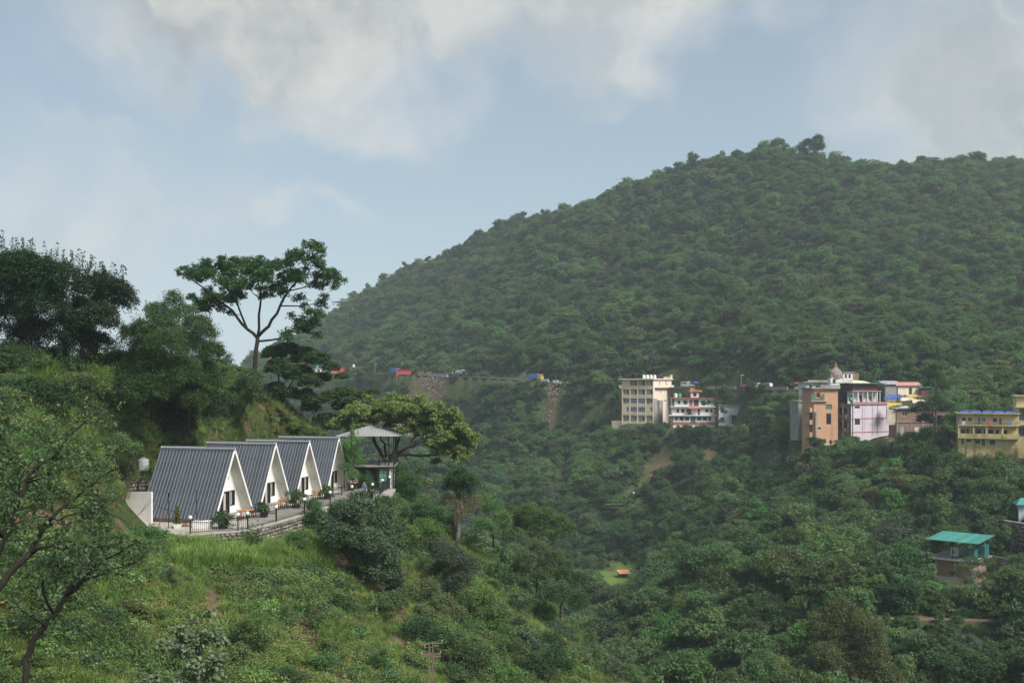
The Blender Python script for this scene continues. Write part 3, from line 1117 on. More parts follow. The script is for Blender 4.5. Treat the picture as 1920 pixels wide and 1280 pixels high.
# ---- railings
def railing(name, P, z, label, cat, gap=0.13, hgt=1.0, lamps=(), group=None, posts=None, mat=None, zs=None):
    root = empty(name, (P[0][0], P[0][1], z), 0, label, cat, group)
    mat = mat or black_steel
    post = MB().box(-.045, .045, -.045, .045, -0.12, hgt + .02).box(-.06, .06, -.06, .06, hgt + .02, hgt + .05).mesh('post', mat)
    globe = MB().lathe([(0.05, 0.0), (0.055, 0.04), (0.12, 0.08), (0.15, 0.16), (0.13, 0.25), (0.07, 0.31)], 12).mesh('lamp_globe', globe_white, True)
    bal = MB().box(-.011, .011, -.011, .011, 0.10, hgt - .03).mesh('baluster', mat)
    for i, (x, y) in enumerate(P):
        o = link('post', post, root, (x - P[0][0], y - P[0][1], 0))
        if i in lamps:
            link('lamp_globe', globe, o, (0, 0, hgt + .05))
    for (ax, ay), (bx, by) in zip(P[:-1], P[1:]):
        L = math.hypot(bx - ax, by - ay)
        a = math.atan2(by - ay, bx - ax)
        loc = (ax - P[0][0], ay - P[0][1], 0)
        MB().box(0.05, L - .05, -.03, .03, hgt - .045, hgt - .005).build('top_rail', mat, root, loc=loc, rz=a)
        MB().box(0.05, L - .05, -.02, .02, 0.08, 0.12).build('bottom_rail', mat, root, loc=loc, rz=a)
        k = int((L - .1) / gap)
        for j in range(1, k):
            t = j / k * L
            link('baluster', bal, root, (loc[0] + math.cos(a) * t, loc[1] + math.sin(a) * t, 0), (0, 0, a))
    return root


RP = [(-24.1, 74.6), (-21.0, 76.3), (-20.45, 77.0), (-19.2, 81.1), (-18.0, 86.4), (-16.8, 92.0), (-15.6, 97.1), (-13.9, 99.2)]
railing('railing', RP, TERR_Z, 'long black railing with white globe lamps along the edge of the cabin terrace', 'railing', lamps=(0, 1, 2, 3, 4, 5, 6, 7), gap=0.14)
railing('railing', [(-13.7, 99.5), (-13.35, 102.6), (-13.0, 105.8)], TERR_Z + 0.1, 'short black railing running out to the tree house deck', 'railing', lamps=(1, 2), gap=0.14)
lbd = ['short black railing dividing the terrace between the first and second cabin', 'short black railing dividing the terrace between the second and third cabin', 'short black railing dividing the terrace between the third and fourth cabin']
for i in range(3):
    c = CAB[i][0]
    a = c + CAB_U * 3.75 - CAB_N * 0.6
    b = c + CAB_U * 3.75 + CAB_N * 1.7
    railing('railing', [(a.x, a.y), (b.x, b.y)], TERR_Z, lbd[i], 'railing', gap=0.16, hgt=0.85, group='dividing railings between the cabins')


# ---- rubble wall that carries the terrace: every stone its own piece
def stone_meshes(n, mats, seed):
    rng = random.Random(seed)
    out = []
    for i in range(n):
        k = 6
        ang = [2 * math.pi * (j + rng.uniform(-.25, .25)) / k for j in range(k)]
        ra = [rng.uniform(.78, 1.0) for _ in range(k)]
        lo = [(math.cos(a) * r * .5, 0.05, math.sin(a) * r * .5) for a, r in zip(ang, ra)]
        mi = [(math.cos(a) * r * .48, -0.35, math.sin(a) * r * .48) for a, r in zip(ang, ra)]
        to = [(math.cos(a) * r * .33, -0.52 + rng.uniform(-.08, .05), math.sin(a) * r * .33) for a, r in zip(ang, ra)]
        vs = lo + mi + to
        fs = [(j, (j + 1) % k, k + (j + 1) % k, k + j) for j in range(k)] + [(k + j, k + (j + 1) % k, 2 * k + (j + 1) % k, 2 * k + j) for j in range(k)] + [tuple(range(2 * k, 3 * k))]
        out.append(MB().add(vs, fs).mesh('stone', mats[i % len(mats)]))
    return out


STONES = stone_meshes(9, [stone_pale, stone_grey, stone_grey], 3)


def rubble_wall(name, P, ztop, zbot, label, cat='wall', size=0.33, limit=300, seed=1, cope=True, group=None, thick=0.5, fill=1.0):
    """P: foot line of the outer face, from left to right as seen from outside"""
    rng = random.Random(seed)
    root = empty(name, (P[0][0], P[0][1], ztop), 0, label, cat, group)
    ox, oy = P[0]
    core = MB()
    cells = []
    for i, ((ax, ay), (bx, by)) in enumerate(zip(P[:-1], P[1:])):
        L = math.hypot(bx - ax, by - ay)
        a = math.atan2(by - ay, bx - ax)
        nx, ny = math.sin(a), -math.cos(a)
        z0 = (zbot[i] if hasattr(zbot, '__len__') else zbot) - ztop
        z1 = (zbot[i + 1] if hasattr(zbot, '__len__') else zbot) - ztop
        q = [(ax - ox, ay - oy), (bx - ox, by - oy), (bx - ox - nx * thick, by - oy - ny * thick), (ax - ox - nx * thick, ay - oy - ny * thick)]
        core.hull8([(q[0][0], q[0][1], z0), (q[1][0], q[1][1], z1), (q[2][0], q[2][1], z1), (q[3][0], q[3][1], z0)], [(x, y, -0.02) for x, y in q])
        z = -0.16
        row = 0
        while z > min(z0, z1):
            t = rng.uniform(0.02, .2)
            while t < L - .1:
                w = size * rng.uniform(0.7, 1.35)
                zz0 = z0 + (z1 - z0) * t / L
                if z - size * .3 > zz0 and rng.random() < fill:
                    cells.append((ax - ox + math.cos(a) * (t + w / 2), ay - oy + math.sin(a) * (t + w / 2), z + rng.uniform(-.04, .04), a, w, size * rng.uniform(.6, .95)))
                t += w * 1.03
            z -= size * 0.78
            row += 1
        if cope:
            MB().box(-0.02, L + .02, -0.08, thick, -0.02, 0.07).build('coping', concrete, root, loc=(ax - ox, ay - oy, 0), rz=a)
    core.build('core', mortar, root)
    cells.sort(key=lambda c: -c[4] * c[5])
    for c in cells[:limit]:
        link('stone', rng.choice(STONES), root, (c[0], c[1], c[2]), (0, rng.uniform(-.2, .2), c[3]), (c[4], 0.16, c[5]))
    if len(cells) > limit:
        m = MB()
        for c in cells[limit:]:
            M = Matrix.Translation((c[0], c[1], c[2])) @ Matrix.Rotation(c[3], 4, 'Z') @ Matrix.Diagonal((c[4], .16, c[5], 1))
            s = rng.choice(STONES)
            m.add([M @ v.co for v in s.vertices], [tuple(p.vertices) for p in s.polygons])
        tag(m.build('small_stones', stone_grey, root), kind='stuff')
    return root


WP = [(-28.5, 74.55), (-24.1, 74.05), (-20.2, 76.35), (-18.85, 80.9), (-17.65, 86.2), (-16.4, 91.8), (-15.2, 96.9), (-13.4, 99.2)]
rubble_wall('stone_wall', WP, TERR_Z - 0.07, [-12.9, -13.6, -13.8, -13.9, -14.0, -14.2, -14.4, -14.6], 'rubble stone retaining wall under the railing of the cabin terrace', size=0.36, limit=300, seed=4)
rubble_wall('stone_wall', [(-34.2, 83.2), (-31.6, 86.3)], -8.2, -11.5, 'mossy stone wall behind the white screen wall left of the cabins', size=0.4, seed=6, cope=False)

# ---- white screen wall with the clipped corner
a0, b0 = W(235, 968, 82.2), W(284, 978, 80.6)
m = MB()
d = (b0 - a0); d.z = 0
L = d.length
ux = d.normalized()
h1, h0 = 2.75, 2.45
pr = [(0, 0), (L, 0), (L, h1), (0.25, h0 + .12), (0, h0 - .05)]
fr = [(x, 0.0, z) for x, z in pr]
bk = [(x, 0.12, z) for x, z in pr]
m.hull8(fr, bk)
o = m.build('screen_wall', white_plaster, None, loc=(a0.x, a0.y, TERR_Z - 0.25), rz=math.atan2(ux.y, ux.x))
tag(o, 'tall white screen wall with a clipped corner left of the nearest cabin', 'wall')
# dark lean-to behind it
m = MB().box(0, 2.2, 0, 2.2, 2.05, 2.12)
for x in (0.1, 2.0):
    m.box(x, x + .08, 0.05, .13, 0, 2.05)
o = m.build('lean_to_roof', black_steel, None, loc=(-33.7, 83.0, TERR_Z), rz=R(-12))
tag(o, 'dark lean-to roof on posts behind the white screen wall', 'shelter')

# ---- odds and ends on the terrace
def pole(name, px, py0, py1, Y, r, label, extra=None):
    b = W(px, py0, Y)
    h = (py0 - py1) / F * Y
    m = MB().tube([(0, 0, -0.1), (0, 0, h)], [r, r * .8], 8)
    o = m.build(name, black_steel, None, loc=b)
    return tag(o, label, 'pole')


p1 = W(316, 990, 77.5)
root = empty('lamp_pole', (p1.x, p1.y, TERR_Z), 0, 'thin black garden lamp pole with spotlights, left of the potted cypress', 'lamp')
MB().tube([(0, 0, -.05), (0, 0, 2.75)], .03, 8).build('pole', black_steel, root)
MB().box(-.05, .05, -.05, .05, 2.45, 2.58).box(-.04, .12, -.05, .05, 2.62, 2.74).build('spotlight', frame_black, root)
pole('pole', 368, 982, 917, 78.2, .035, 'bare black pole before the roof of the nearest cabin')
for x in ():
    pass
# cypress in a white pot
p = W(333, 987, 77.6)
root = empty('potted_cypress', (p.x, p.y, TERR_Z), 0, 'golden green cypress in a white square pot on the terrace', 'potted plant')
MB().hull8([(-.2, -.2, 0), (.2, -.2, 0), (.2, .2, 0), (-.2, .2, 0)], [(-.28, -.28, .32), (.28, -.28, .32), (.28, .28, .32), (-.28, .28, .32)]).build('pot', white_plaster, root)
rng = np.random.default_rng(8)
tt = rng.random(260)
aa = rng.random(260) * 6.28
cc = np.stack([np.cos(aa) * .3 * (1.05 - tt) * np.sqrt(rng.random(260)), np.sin(aa) * .3 * (1.05 - tt) * np.sqrt(rng.random(260)), .35 + tt * 1.35], 1)
L_gold = leaf_mat('leaf_gold', (0.10, 0.12, 0.02), (0.22, 0.23, 0.05), 0.1)
v, f, t = leaf_cloud(rng, cc, np.full(260, .09), 14, .09)
link('foliage', np_mesh('foliage', v, f, L_gold, t), root)
# white cooler-like box and brick heap
p = W(380, 988, 77.8)
m = MB().box(-.75, .75, -.25, .25, 0, .5).box(-.8, .8, -.3, .3, .5, .56)
tag(m.build('bench_box', white_plaster, None, loc=(p.x, p.y, TERR_Z), rz=R(-12)), 'low white box bench behind the railing by the nearest cabin', 'bench')
brick_red = surf('brick_red', (0.30, 0.13, 0.085), 0.9, 0.3, 9, None, 0, 1, .4, 20)
p = W(344, 980, 78.6)
root = empty('brick_heap', (p.x, p.y, TERR_Z), 0, 'small heap of red bricks beside the potted cypress', 'bricks')
bme = MB().box(-.115, .115, -.055, .055, 0, .075).mesh('brick', brick_red)
rg = random.Random(2)
for i in range(36):
    l = i // 14
    link('brick', bme, root, (rg.uniform(-.5, .5) * (1 - .3 * l), rg.uniform(-.25, .25), .078 * l + .001 * (i % 14)), (rg.uniform(-.1, .1), 0, rg.uniform(-.6, .6)))
# slack rope barrier left of the cabin: two red stakes and a dark rail
p = W(303, 980, 79.2)
root = empty('stake_barrier', (p.x, p.y, TERR_Z), 0, 'makeshift barrier of leaning red stakes before the nearest cabin roof', 'barrier')
red_paint = surf('red_paint', (0.25, 0.07, 0.05), 0.6, .2, 4)
MB().tube([(-.2, 0, -.02), (0.15, 0, 1.25)], .03, 6).build('stake', red_paint, root)
MB().tube([(-.25, 0, 1.45), (0.4, 0, 1.22), (1.0, 0, 1.1), (1.6, .1, 1.1)], .025, 6).build('rail', frame_black, root)
# pvc drain
p = W(383, 1026, 73.6)
MBp = MB().tube([(0, 0.5, .45), (0, 0, .4), (0, -.12, .25), (0, -.14, -.5)], .11, 10)
tag(MBp.build('drain_pipe', white_plaster, None, smooth=True, loc=p), 'white plastic drain pipe standing out of the stone wall', 'pipe')

# water tanks
tank_white = surf('tank_white', (0.66, 0.66, 0.64), 0.45, .06, 3)
tank_grey = surf('tank_grey', (0.21, 0.23, 0.24), 0.6, .1, 3, (.1, .1, .09), .3, 1.5)
tank_black = surf('tank_black', (0.022, 0.023, 0.026), 0.4, .1, 3)
tank_green = surf('tank_green', (0.05, 0.34, 0.22), 0.45, .1, 3)


def water_tank(p, r, h, mat, label, group=None):
    root = empty('water_tank', p, 0, label, 'water tank', group)
    prof = [(r * .97, 0)]
    k = 6
    for i in range(k):
        z = h * .8 * (i + 1) / k
        prof += [(r, z - h * .8 / k * .75), (r, z - .05 * h), (r * .965, z - .03 * h), (r * .965, z - .005 * h)]
    prof += [(r * .96, h * .8), (r * .82, h * .9), (r * .4, h * .95)]
    MB().lathe(prof, 18).build('body', mat, root, True)
    MB().lathe([(r * .36, h * .94), (r * .36, h), (r * .3, h * 1.03)], 12).build('lid', mat, root)
    return root


p = ground_hit(268, 880, 78)
water_tank((p.x, p.y, p.z - .1), .52, 1.15, tank_white, 'white plastic water tank on the slope above the white screen wall')
p = ground_hit(274, 760, 78)
water_tank((p.x, p.y, p.z - .1), .62, 1.1, tank_grey, 'grey water tank under the dark trees, the left one of the pair', 'pair of grey tanks under the trees')
p = ground_hit(291, 758, 78) + Vector((0, .6, .1))
water_tank((p.x, p.y, p.z - .1), .55, 1.1, tank_grey, 'grey water tank under the dark trees, the right one of the pair', 'pair of grey tanks under the trees')


# ---- tables and chairs before the cabins
def make_table(p, rz, label):
    root = empty('cafe_table', p, rz, label, 'table', 'wooden tables before the cabins')
    m = MB()
    for i in range(4):
        MB().box(-.6, .6, -.4 + .2 * i, -.4 + .2 * i + .19, .70, .745).build('plank', wood_orange, root)
    for sx in (-1, 1):
        for sy in (-1, 1):
            MB().box(sx * .5 - .03, sx * .5 + .03, sy * .32 - .03, sy * .32 + .03, 0, .70).build('leg', frame_black, root)
    MB().box(-.5, .5, -.34, -.30, .62, .70).box(-.5, .5, .30, .34, .62, .70).build('apron', frame_black, root)
    return root


def make_chair(p, rz, label, mat):
    root = empty('cafe_chair', p, rz, label, 'chair', 'wooden chairs at the terrace tables')
    MB().box(-.22, .22, -.22, .22, .42, .46).build('seat', mat, root)
    b = MB().box(-.24, -.20, -.22, -.17, .46, .92).box(-.24, -.20, .17, .22, .46, .92)
    for z in (.58, .70, .82):
        b.box(-.235, -.205, -.17, .17, z, z + .07)
    b.build('backrest', mat, root)
    for sx in (-1, 1):
        for sy in (-1, 1):
            MB().box(sx * .19 - .022, sx * .19 + .022, sy * .19 - .022, sy * .19 + .022, 0, .42).build('leg', frame_black, root)
    return root


ordn = ['nearest', 'second', 'third', 'farthest']
TBL = []
for i in range(4):
    c = CAB[i][0]
    zz = TERR_Z
    tpos = c + CAB_N * (0.75 if i < 3 else 1.0) + CAB_U * (0.55 if i < 3 else 1.3)
    tpos.z = zz + 0.002
    TBL.append(tpos)
    make_table(tpos, R(75), 'wooden cafe table before the %s A-frame cabin' % ordn[i])
    if i < 3:
        for s, side in ((-1, 'near'), (1, 'far')):
            q = tpos + CAB_U * (s * .95)
            make_chair((q.x, q.y, zz + .002), R(75) if s < 0 else R(255), 'wooden chair on the %s side of the table before the %s cabin' % (side, ordn[i]), wood_orange if s < 0 else wood_dark)
# ------------------------------------------------------------------ trees drawn one by one
def hash_rng(s):
    return np.random.default_rng(abs(hash(tuple(s))) % (2 ** 31) if not isinstance(s, int) else s)


def lobed_tree(name, label, base, lobes, mat, seed, leaf=0.16, per=46, dens=1.0, bk=None, tr=None, branches=(), cat='tree', group=None, flat=0.8, depth=0.9, clump=0.55, aspect=0.5, limbs=True, up=0.8, shell=0.5, shoots=0, grow=1.0, thin=1.0):
    """a tree with its own outline: base (px, py, Y); lobes (px, py, radius px[, depth offset m])"""
    rng = np.random.default_rng(seed)
    bx = W(*base)
    Y0 = base[2]
    k = Y0 / F
    root = empty(name, bx, 0, label, cat, group)
    m = MB()
    r0 = tr if tr else 0.14
    C, RR, SH, SR = [], [], [], []
    cx = sum(l[0] for l in lobes) / len(lobes)
    top = min(l[1] - l[2] for l in lobes)
    for i, l in enumerate(lobes):
        dy = l[3] if len(l) > 3 else rng.uniform(-1, 1) * depth * 1.6 * l[2] * k
        p = W(l[0], l[1], Y0)
        c = np.array([p.x - bx.x, dy, p.z - bx.z])
        r = l[2] * k * grow
        n = max(8, int(dens * 24 * (r / clump) ** 2 * 0.55))
        d = unit(rng.normal(size=(n, 3)))
        d[:, 2] = np.where(d[:, 2] < -0.55, -d[:, 2], d[:, 2])
        pts = c + d * r * (shell + (1 - shell) * rng.random((n, 1)) ** 0.5) * np.array([1, 1, flat])
        C.append(pts)
        RR.append(clump * (0.65 + 0.6 * rng.random(n)) * min(1.0, r / clump))
    if shoots:
        # upright leafy shoots breaking the outline
        for i in range(shoots):
            l = lobes[rng.integers(0, len(lobes))]
            if l[1] > top + 90: continue
            a = rng.uniform(-1.1, 1.1)
            p = W(l[0] + math.sin(a) * l[2] * .9, l[1] - math.cos(a) * l[2] * .85, Y0)
            hh = rng.uniform(0.6, 1.5)
            q = np.array([p.x - bx.x, rng.uniform(-1, 1), p.z - bx.z])
            s = np.stack([q + np.array([math.sin(a) * .35, 0, 1]) * hh * t for t in (0, .25, .5, .75, 1)])
            SH.append(s)
            SR.append(np.array([.3, .27, .23, .18, .12]))
    Cc = np.concatenate(C)
    v, f, t = leaf_cloud(rng, Cc, np.concatenate(RR), per, leaf, flat=flat, aspect=aspect, up=up)
    if SH:
        v2, f2, t2 = leaf_cloud(rng, np.concatenate(SH), np.concatenate(SR), max(5, per // 5), leaf * 1.1, flat=1.0, aspect=.4, up=.3)
        f = np.concatenate([f, f2 + len(v)])
        v = np.concatenate([v, v2])
        t = np.concatenate([t, t2])
    # trunk and limbs
    if branches:
        for b in branches:
            pts, rad = [], []
            for q in b:
                p = W(q[0], q[1], Y0) - bx
                p.y = q[3] if len(q) > 3 else 0.0
                pts.append(p)
                rad.append(max(0.012, q[2] * k * thin))
            # gently bent between the given points
            P2, R2 = [], []
            for i in range(len(pts) - 1):
                for tt in (0, .5):
                    w = Vector((rng.normal(), rng.normal(), rng.normal())) * (pts[i + 1] - pts[i]).length * (0.05 if tt else 0)
                    P2.append(pts[i].lerp(pts[i + 1], tt) + w)
                    R2.append(rad[i] * (1 - tt) + rad[i + 1] * tt)
            P2.append(pts[-1]); R2.append(rad[-1])
            m.tube(P2, R2, 7)
    else:
        c0 = W(cx, sum(l[1] for l in lobes) / len(lobes), Y0) - bx
        m.tube([(0, 0, -.6), (c0.x * .15, 0, c0.z * .35), (c0.x * .5, 0, c0.z * .75), (c0.x, 0, c0.z * 1.05)], [r0, r0 * .85, r0 * .6, r0 * .3], 8)
    if limbs:
        for l, pts in zip(lobes, C):
            p = Vector(pts.mean(0))
            s = Vector((p.x * .25, 0, p.z * rng.uniform(.3, .6)))
            if branches:
                allp = [W(q[0], q[1], Y0) - bx for b in branches for q in b[1:]]
                s = min(allp, key=lambda a: (a - p).length + max(0, a.z - p.z))
            limb_mesh(m, s, p, r0 * .28, r0 * .08, rng, 4, .07, 5)
            for j in range(3):
                q = Vector(pts[rng.integers(0, len(pts))])
                limb_mesh(m, s.lerp(p, .7), q, r0 * .1, .01, rng, 3, .06, 4)
    m.build('trunk', bk or bark, root, True)
    link('crown', np_mesh('crown', v, f, mat, t), root)
    return root


def fill(poly, n, r0, r1, seed):
    """small lobes spread over an outline"""
    rg = random.Random(seed)
    xs = [p[0] for p in poly]; ys = [p[1] for p in poly]
    out = []
    P = [(float(a), float(b)) for a, b in poly]
    while len(out) < n:
        x, y = rg.uniform(min(xs), max(xs)), rg.uniform(min(ys), max(ys))
        if in_poly_dist(np.array([x]), np.array([y]), P)[0] < 0:
            out.append((x, y, rg.uniform(r0, r1)))
    return out


def near_trees():
    # dark wood on the left crest
    lobed_tree('broadleaf_tree', 'large dark leafy tree at the left edge of the crest', (60, 700, 80),
               [(-40, 520, 60), (15, 505, 48), (60, 515, 50), (100, 525, 46), (40, 555, 50), (95, 575, 50), (-10, 600, 50), (110, 620, 45), (20, 645, 40), (-30, 560, 50), (60, 620, 34)], L_deep, 101, .17, 40, 1.1, bark_dark, .22, shoots=70)
    lobed_tree('broadleaf_tree', 'dark tree with upright shoots right of the largest crest tree', (150, 700, 82),
               [(135, 535, 45), (165, 545, 48), (195, 555, 40), (212, 540, 22), (150, 590, 48), (195, 600, 38), (140, 640, 40), (175, 645, 30)], L_deep, 102, .17, 40, 1.1, bark_dark, .2, shoots=80)
    lobed_tree('broadleaf_tree', 'low dark bush filling the shade under the crest trees', (70, 715, 77), [(20, 690, 30), (70, 680, 26), (120, 690, 24), (-20, 680, 34)], L_deep, 103, .15, 40, 1.0, bark_dark, .1, shoots=30)
    lobed_tree('broadleaf_tree', 'bushy dark green tree above the pair of grey tanks', (285, 775, 84),
               [(245, 635, 40), (285, 625, 44), (325, 650, 36), (260, 680, 46), (305, 700, 46), (230, 700, 34), (290, 735, 36), (340, 690, 30)], L_dark, 104, .16, 44, 1.05, bark_dark, .18, shoots=20)
    lobed_tree('broadleaf_tree', 'slim tree top standing up behind the bushy crest tree', (325, 720, 96),
               [(322, 562, 20), (335, 585, 20), (300, 585, 22), (278, 578, 12), (318, 600, 24), (315, 640, 24)], L_dark, 105, .15, 44, 1.1, bark_dark, .14)
    lobed_tree('broadleaf_tree', 'dark drooping tree left of the tall spreading tree', (352, 800, 90),
               [(355, 610, 30), (385, 625, 26), (400, 660, 24), (370, 660, 34), (345, 700, 36), (385, 705, 30), (350, 745, 36), (408, 720, 16), (340, 640, 30), (370, 755, 26)], L_dark, 106, .15, 46, 1.05, bark_dark, .17, shoots=12)
    # the tall open tree
    br = [[(477, 715, 6.5), (478, 690, 6), (480, 655, 5.4), (483, 632, 5.2)],
          [(483, 634, 4.6), (466, 618, 4.0, -.4), (450, 598, 3.6, -.9), (430, 575, 3.0, -1.2), (402, 550, 2.4, -1.6), (375, 530, 1.7, -2), (350, 513, .9, -2.2)],
          [(466, 618, 3, -.4), (450, 590, 2.6, .6), (437, 560, 2.2, 1.4), (415, 530, 1.6, 2), (400, 500, .9, 2.2), (378, 478, .4, 2.2)],
          [(483, 632, 3.8), (484, 590, 3.2, .3), (487, 560, 2.6, .5), (480, 525, 1.8, .8), (470, 500, 1, 1)],
          [(484, 630, 4.6), (505, 612, 4.2, -.3), (522, 588, 3.6, -.6), (532, 566, 3.2, -.8), (552, 538, 2.4, -1), (578, 508, 1.6, -1.2), (596, 476, .9, -1.2)],
          [(482, 640, 3), (520, 634, 2.6, 1), (545, 614, 2.1, 1.5), (562, 592, 1.7, 1.8), (600, 590, .8, 2.2)],
          [(528, 574, 2, -.6), (565, 573, 1.5, .4), (605, 562, .7, 1)],
          [(545, 547, 1.8, -1), (590, 535, 1.2, -1.8), (628, 520, .6, -2.2)],
          [(487, 560, 1.6, .5), (510, 530, 1.2, 1.6), (525, 505, .7, 2.2)],
          [(430, 575, 1.6, -1.2), (400, 575, 1.2, -2), (375, 582, .6, -2.6)]]
    lb = [(345, 510, 13), (368, 520, 14), (392, 520, 16), (408, 500, 15), (432, 496, 17), (452, 490, 14), (460, 512, 18), (490, 500, 18), (520, 506, 18), (508, 528, 18), (540, 518, 19), (470, 538, 18), (440, 540, 16), (418, 556, 14), (398, 566, 13),
          (380, 580, 11), (366, 566, 9), (568, 492, 19), (592, 470, 14), (596, 492, 15), (612, 515, 14), (628, 516, 10), (632, 535, 6), (562, 525, 18), (590, 535, 12), (600, 590, 9), (582, 606, 12), (562, 618, 13), (546, 636, 10), (592, 628, 8),
          (532, 552, 13), (500, 556, 8), (456, 556, 10), (516, 540, 12), (430, 588, 6), (610, 560, 8), (570, 575, 7), (480, 516, 14), (425, 520, 14), (385, 545, 10), (548, 592, 7), (540, 495, 10), (375, 505, 8), (402, 562, 11), (385, 574, 11), (368, 582, 9), (430, 563, 10), (562, 560, 10), (602, 572, 10), (586, 590, 11), (560, 604, 11), (540, 626, 10), (450, 545, 11), (412, 580, 8)]
    lobed_tree('spreading_tree', 'tall dark tree with an open spreading crown against the sky', (477, 712, 110), lb + fill([(338, 508), (380, 490), (450, 482), (520, 494), (575, 468), (600, 458), (625, 500), (640, 522), (632, 540), (590, 545), (540, 552), (480, 556), (430, 572), (385, 588), (355, 560)], 60, 4, 9, 3), L_dark, 107, .25, 12, .42, bark_dark, .16, br, flat=.75, depth=2.0, clump=.34, up=.5, shell=0.0, grow=1.42, thin=.72)
    lobed_tree('broadleaf_tree', 'thin dark tree leaning right at the foot of the spreading tree', (517, 792, 112),
               [(508, 662, 14), (535, 655, 14), (566, 668, 18), (598, 674, 15), (622, 688, 10), (530, 690, 17), (558, 702, 18), (585, 716, 15), (545, 740, 13), (520, 728, 12), (604, 708, 10), (575, 740, 11), (640, 705, 7)], L_dark, 108, .2, 30, 1.05, bark_dark, .12,
               [[(514, 795, 3), (527, 745, 2.6), (522, 705, 1.8), (508, 665, .8)], [(527, 745, 2), (548, 715, 1.5), (570, 685, 1), (605, 672, .5)], [(527, 742, 1.4), (560, 740, 1), (585, 718, .5)]], flat=.65, depth=1.4, shell=.05, up=.6, grow=1.6, clump=.34, thin=.75)
    lobed_tree('broadleaf_tree', 'small fresh green tree on the grassy bank above the second cabin', (452, 790, 104),
               [(468, 706, 20), (452, 728, 20), (484, 728, 17), (462, 750, 16), (494, 748, 12), (440, 750, 13)], L_mid, 109, .17, 40, 1.0, bark_dark, .1, [[(445, 792, 2.4), (456, 770, 2), (462, 740, 1.2), (468, 710, .6)]], depth=1.2)
    lobed_tree('broadleaf_tree', 'dark layered tree with flat boughs behind the farthest cabin', (598, 842, 118),
               [(640, 736, 13), (676, 742, 12), (700, 735, 8), (618, 744, 16), (590, 752, 15), (642, 762, 16), (604, 788, 15), (566, 802, 14), (540, 792, 13), (580, 765, 12), (620, 800, 13), (545, 825, 12), (660, 770, 11), (655, 752, 10)], L_dark, 110, .2, 30, 1.0, bark_dark, .12, flat=.5, depth=1.8, shell=.05, up=.8, grow=1.6, clump=.36, thin=.75)
    # the broad tree that carries the tree house
    br = [[(735, 935, 9), (736, 890, 8.5), (735, 862, 8), (733, 850, 7)],
          [(726, 868, 6), (715, 852, 5), (704, 834, 4.2, .4), (697, 818, 3.4, .8), (688, 806, 2.4, 1.2), (668, 790, 1.2, 1.6)],
          [(704, 834, 3, .4), (700, 800, 2.2, -.6), (703, 785, 1.6, -1), (712, 770, .8, -1.2)],
          [(724, 856, 4, 0), (719, 832, 3.2, 1), (708, 815, 2.4, 1.8), (722, 780, 1, 2.4)],
          [(737, 852, 5), (744, 828, 3.8, 1.4), (752, 806, 2.8, 2), (770, 780, 1.4, 2.6)],
          [(738, 852, 6), (752, 845, 5, -.6), (765, 837, 4, -1), (785, 829, 3, -1.6), (803, 821, 2.2, -2), (830, 800, 1.1, -2.6)],
          [(765, 838, 2.8, -1), (775, 822, 2.2, -.4), (800, 800, 1.2, 0)],
          [(742, 853, 4.5), (765, 852, 3.6, .6), (800, 855, 2.6, 1), (832, 850, 1.8, 1.2), (862, 838, .8, 1.4)],
          [(758, 853, 2.4, .6), (768, 864, 2, -.8), (780, 878, 1.2, -1.4), (800, 890, .5, -1.8)],
          [(780, 829, 1.8, -1.6), (815, 806, 1.2, -1), (850, 795, .6, -.4)]]
    lb = [(656, 778, 13), (684, 768, 14), (712, 764, 14), (742, 764, 16), (772, 768, 16), (804, 764, 15), (830, 782, 14), (858, 797, 13), (878, 815, 9), (800, 796, 13), (770, 788, 14), (738, 786, 13), (840, 815, 12), (812, 818, 9), (858, 832, 11),
          (842, 848, 8), (818, 866, 8), (790, 884, 8), (805, 900, 7), (640, 792, 9), (700, 782, 12), (786, 810, 9), (826, 758, 9), (664, 800, 10), (760, 805, 9), (870, 850, 7), (756, 748, 8), (850, 775, 10), (690, 745, 7)]
    lobed_tree('spreading_tree', 'broad olive green tree carrying the tree house and shading its roof', (735, 935, 112), lb + fill([(628, 800), (640, 772), (690, 750), (760, 742), (830, 752), (880, 790), (895, 822), (880, 856), (840, 862), (800, 835), (760, 805), (700, 800), (660, 815)], 150, 6, 12, 4), L_lime, 111, .24, 16, .75, bark, .2, br, flat=.6, depth=2.6, clump=.4, up=.7, shell=0.0, grow=1.35, thin=.68)
    lobed_tree('young_tree', 'young bright green tree between the farthest cabin and the tree house', (662, 925, 105.2),
               [(655, 832, 11), (664, 848, 13), (650, 858, 12), (672, 866, 11), (646, 880, 11), (662, 890, 13), (670, 826, 7), (660, 812, 6)], L_fresh, 112, .15, 36, 1.0, bark, .07, depth=1.0, shoots=16)
    lobed_tree('bush', 'leafy bush below the tree house deck by the far railing', (672, 935, 108), [(690, 895, 16), (676, 905, 13), (700, 912, 13), (660, 915, 10), (690, 920, 12)], L_mid, 113, .14, 36, 1, bark, .06, cat='bush')
    lobed_tree('bush', 'green bush beside the steel legs of the tree house', (756, 955, 106), [(750, 885, 14), (765, 905, 16), (748, 915, 16), (770, 930, 15), (755, 940, 14), (780, 910, 12), (740, 945, 10)], L_mid, 114, .16, 36, 1, bark, .06, cat='bush')
    # round dark tree on the slope
    rr = []
    rg = random.Random(5)
    for (x, y, r) in ((640, 965, 30), (680, 955, 28), (710, 975, 28), (620, 990, 28), (655, 1000, 32), (700, 1010, 30), (735, 1000, 24), (632, 1012, 18), (728, 1035, 24), (690, 1045, 28), (715, 1065, 24), (735, 1060, 18), (670, 940, 20), (700, 1078, 16), (742, 1025, 16), (655, 1030, 18)):
        rr.append((x, y, r))
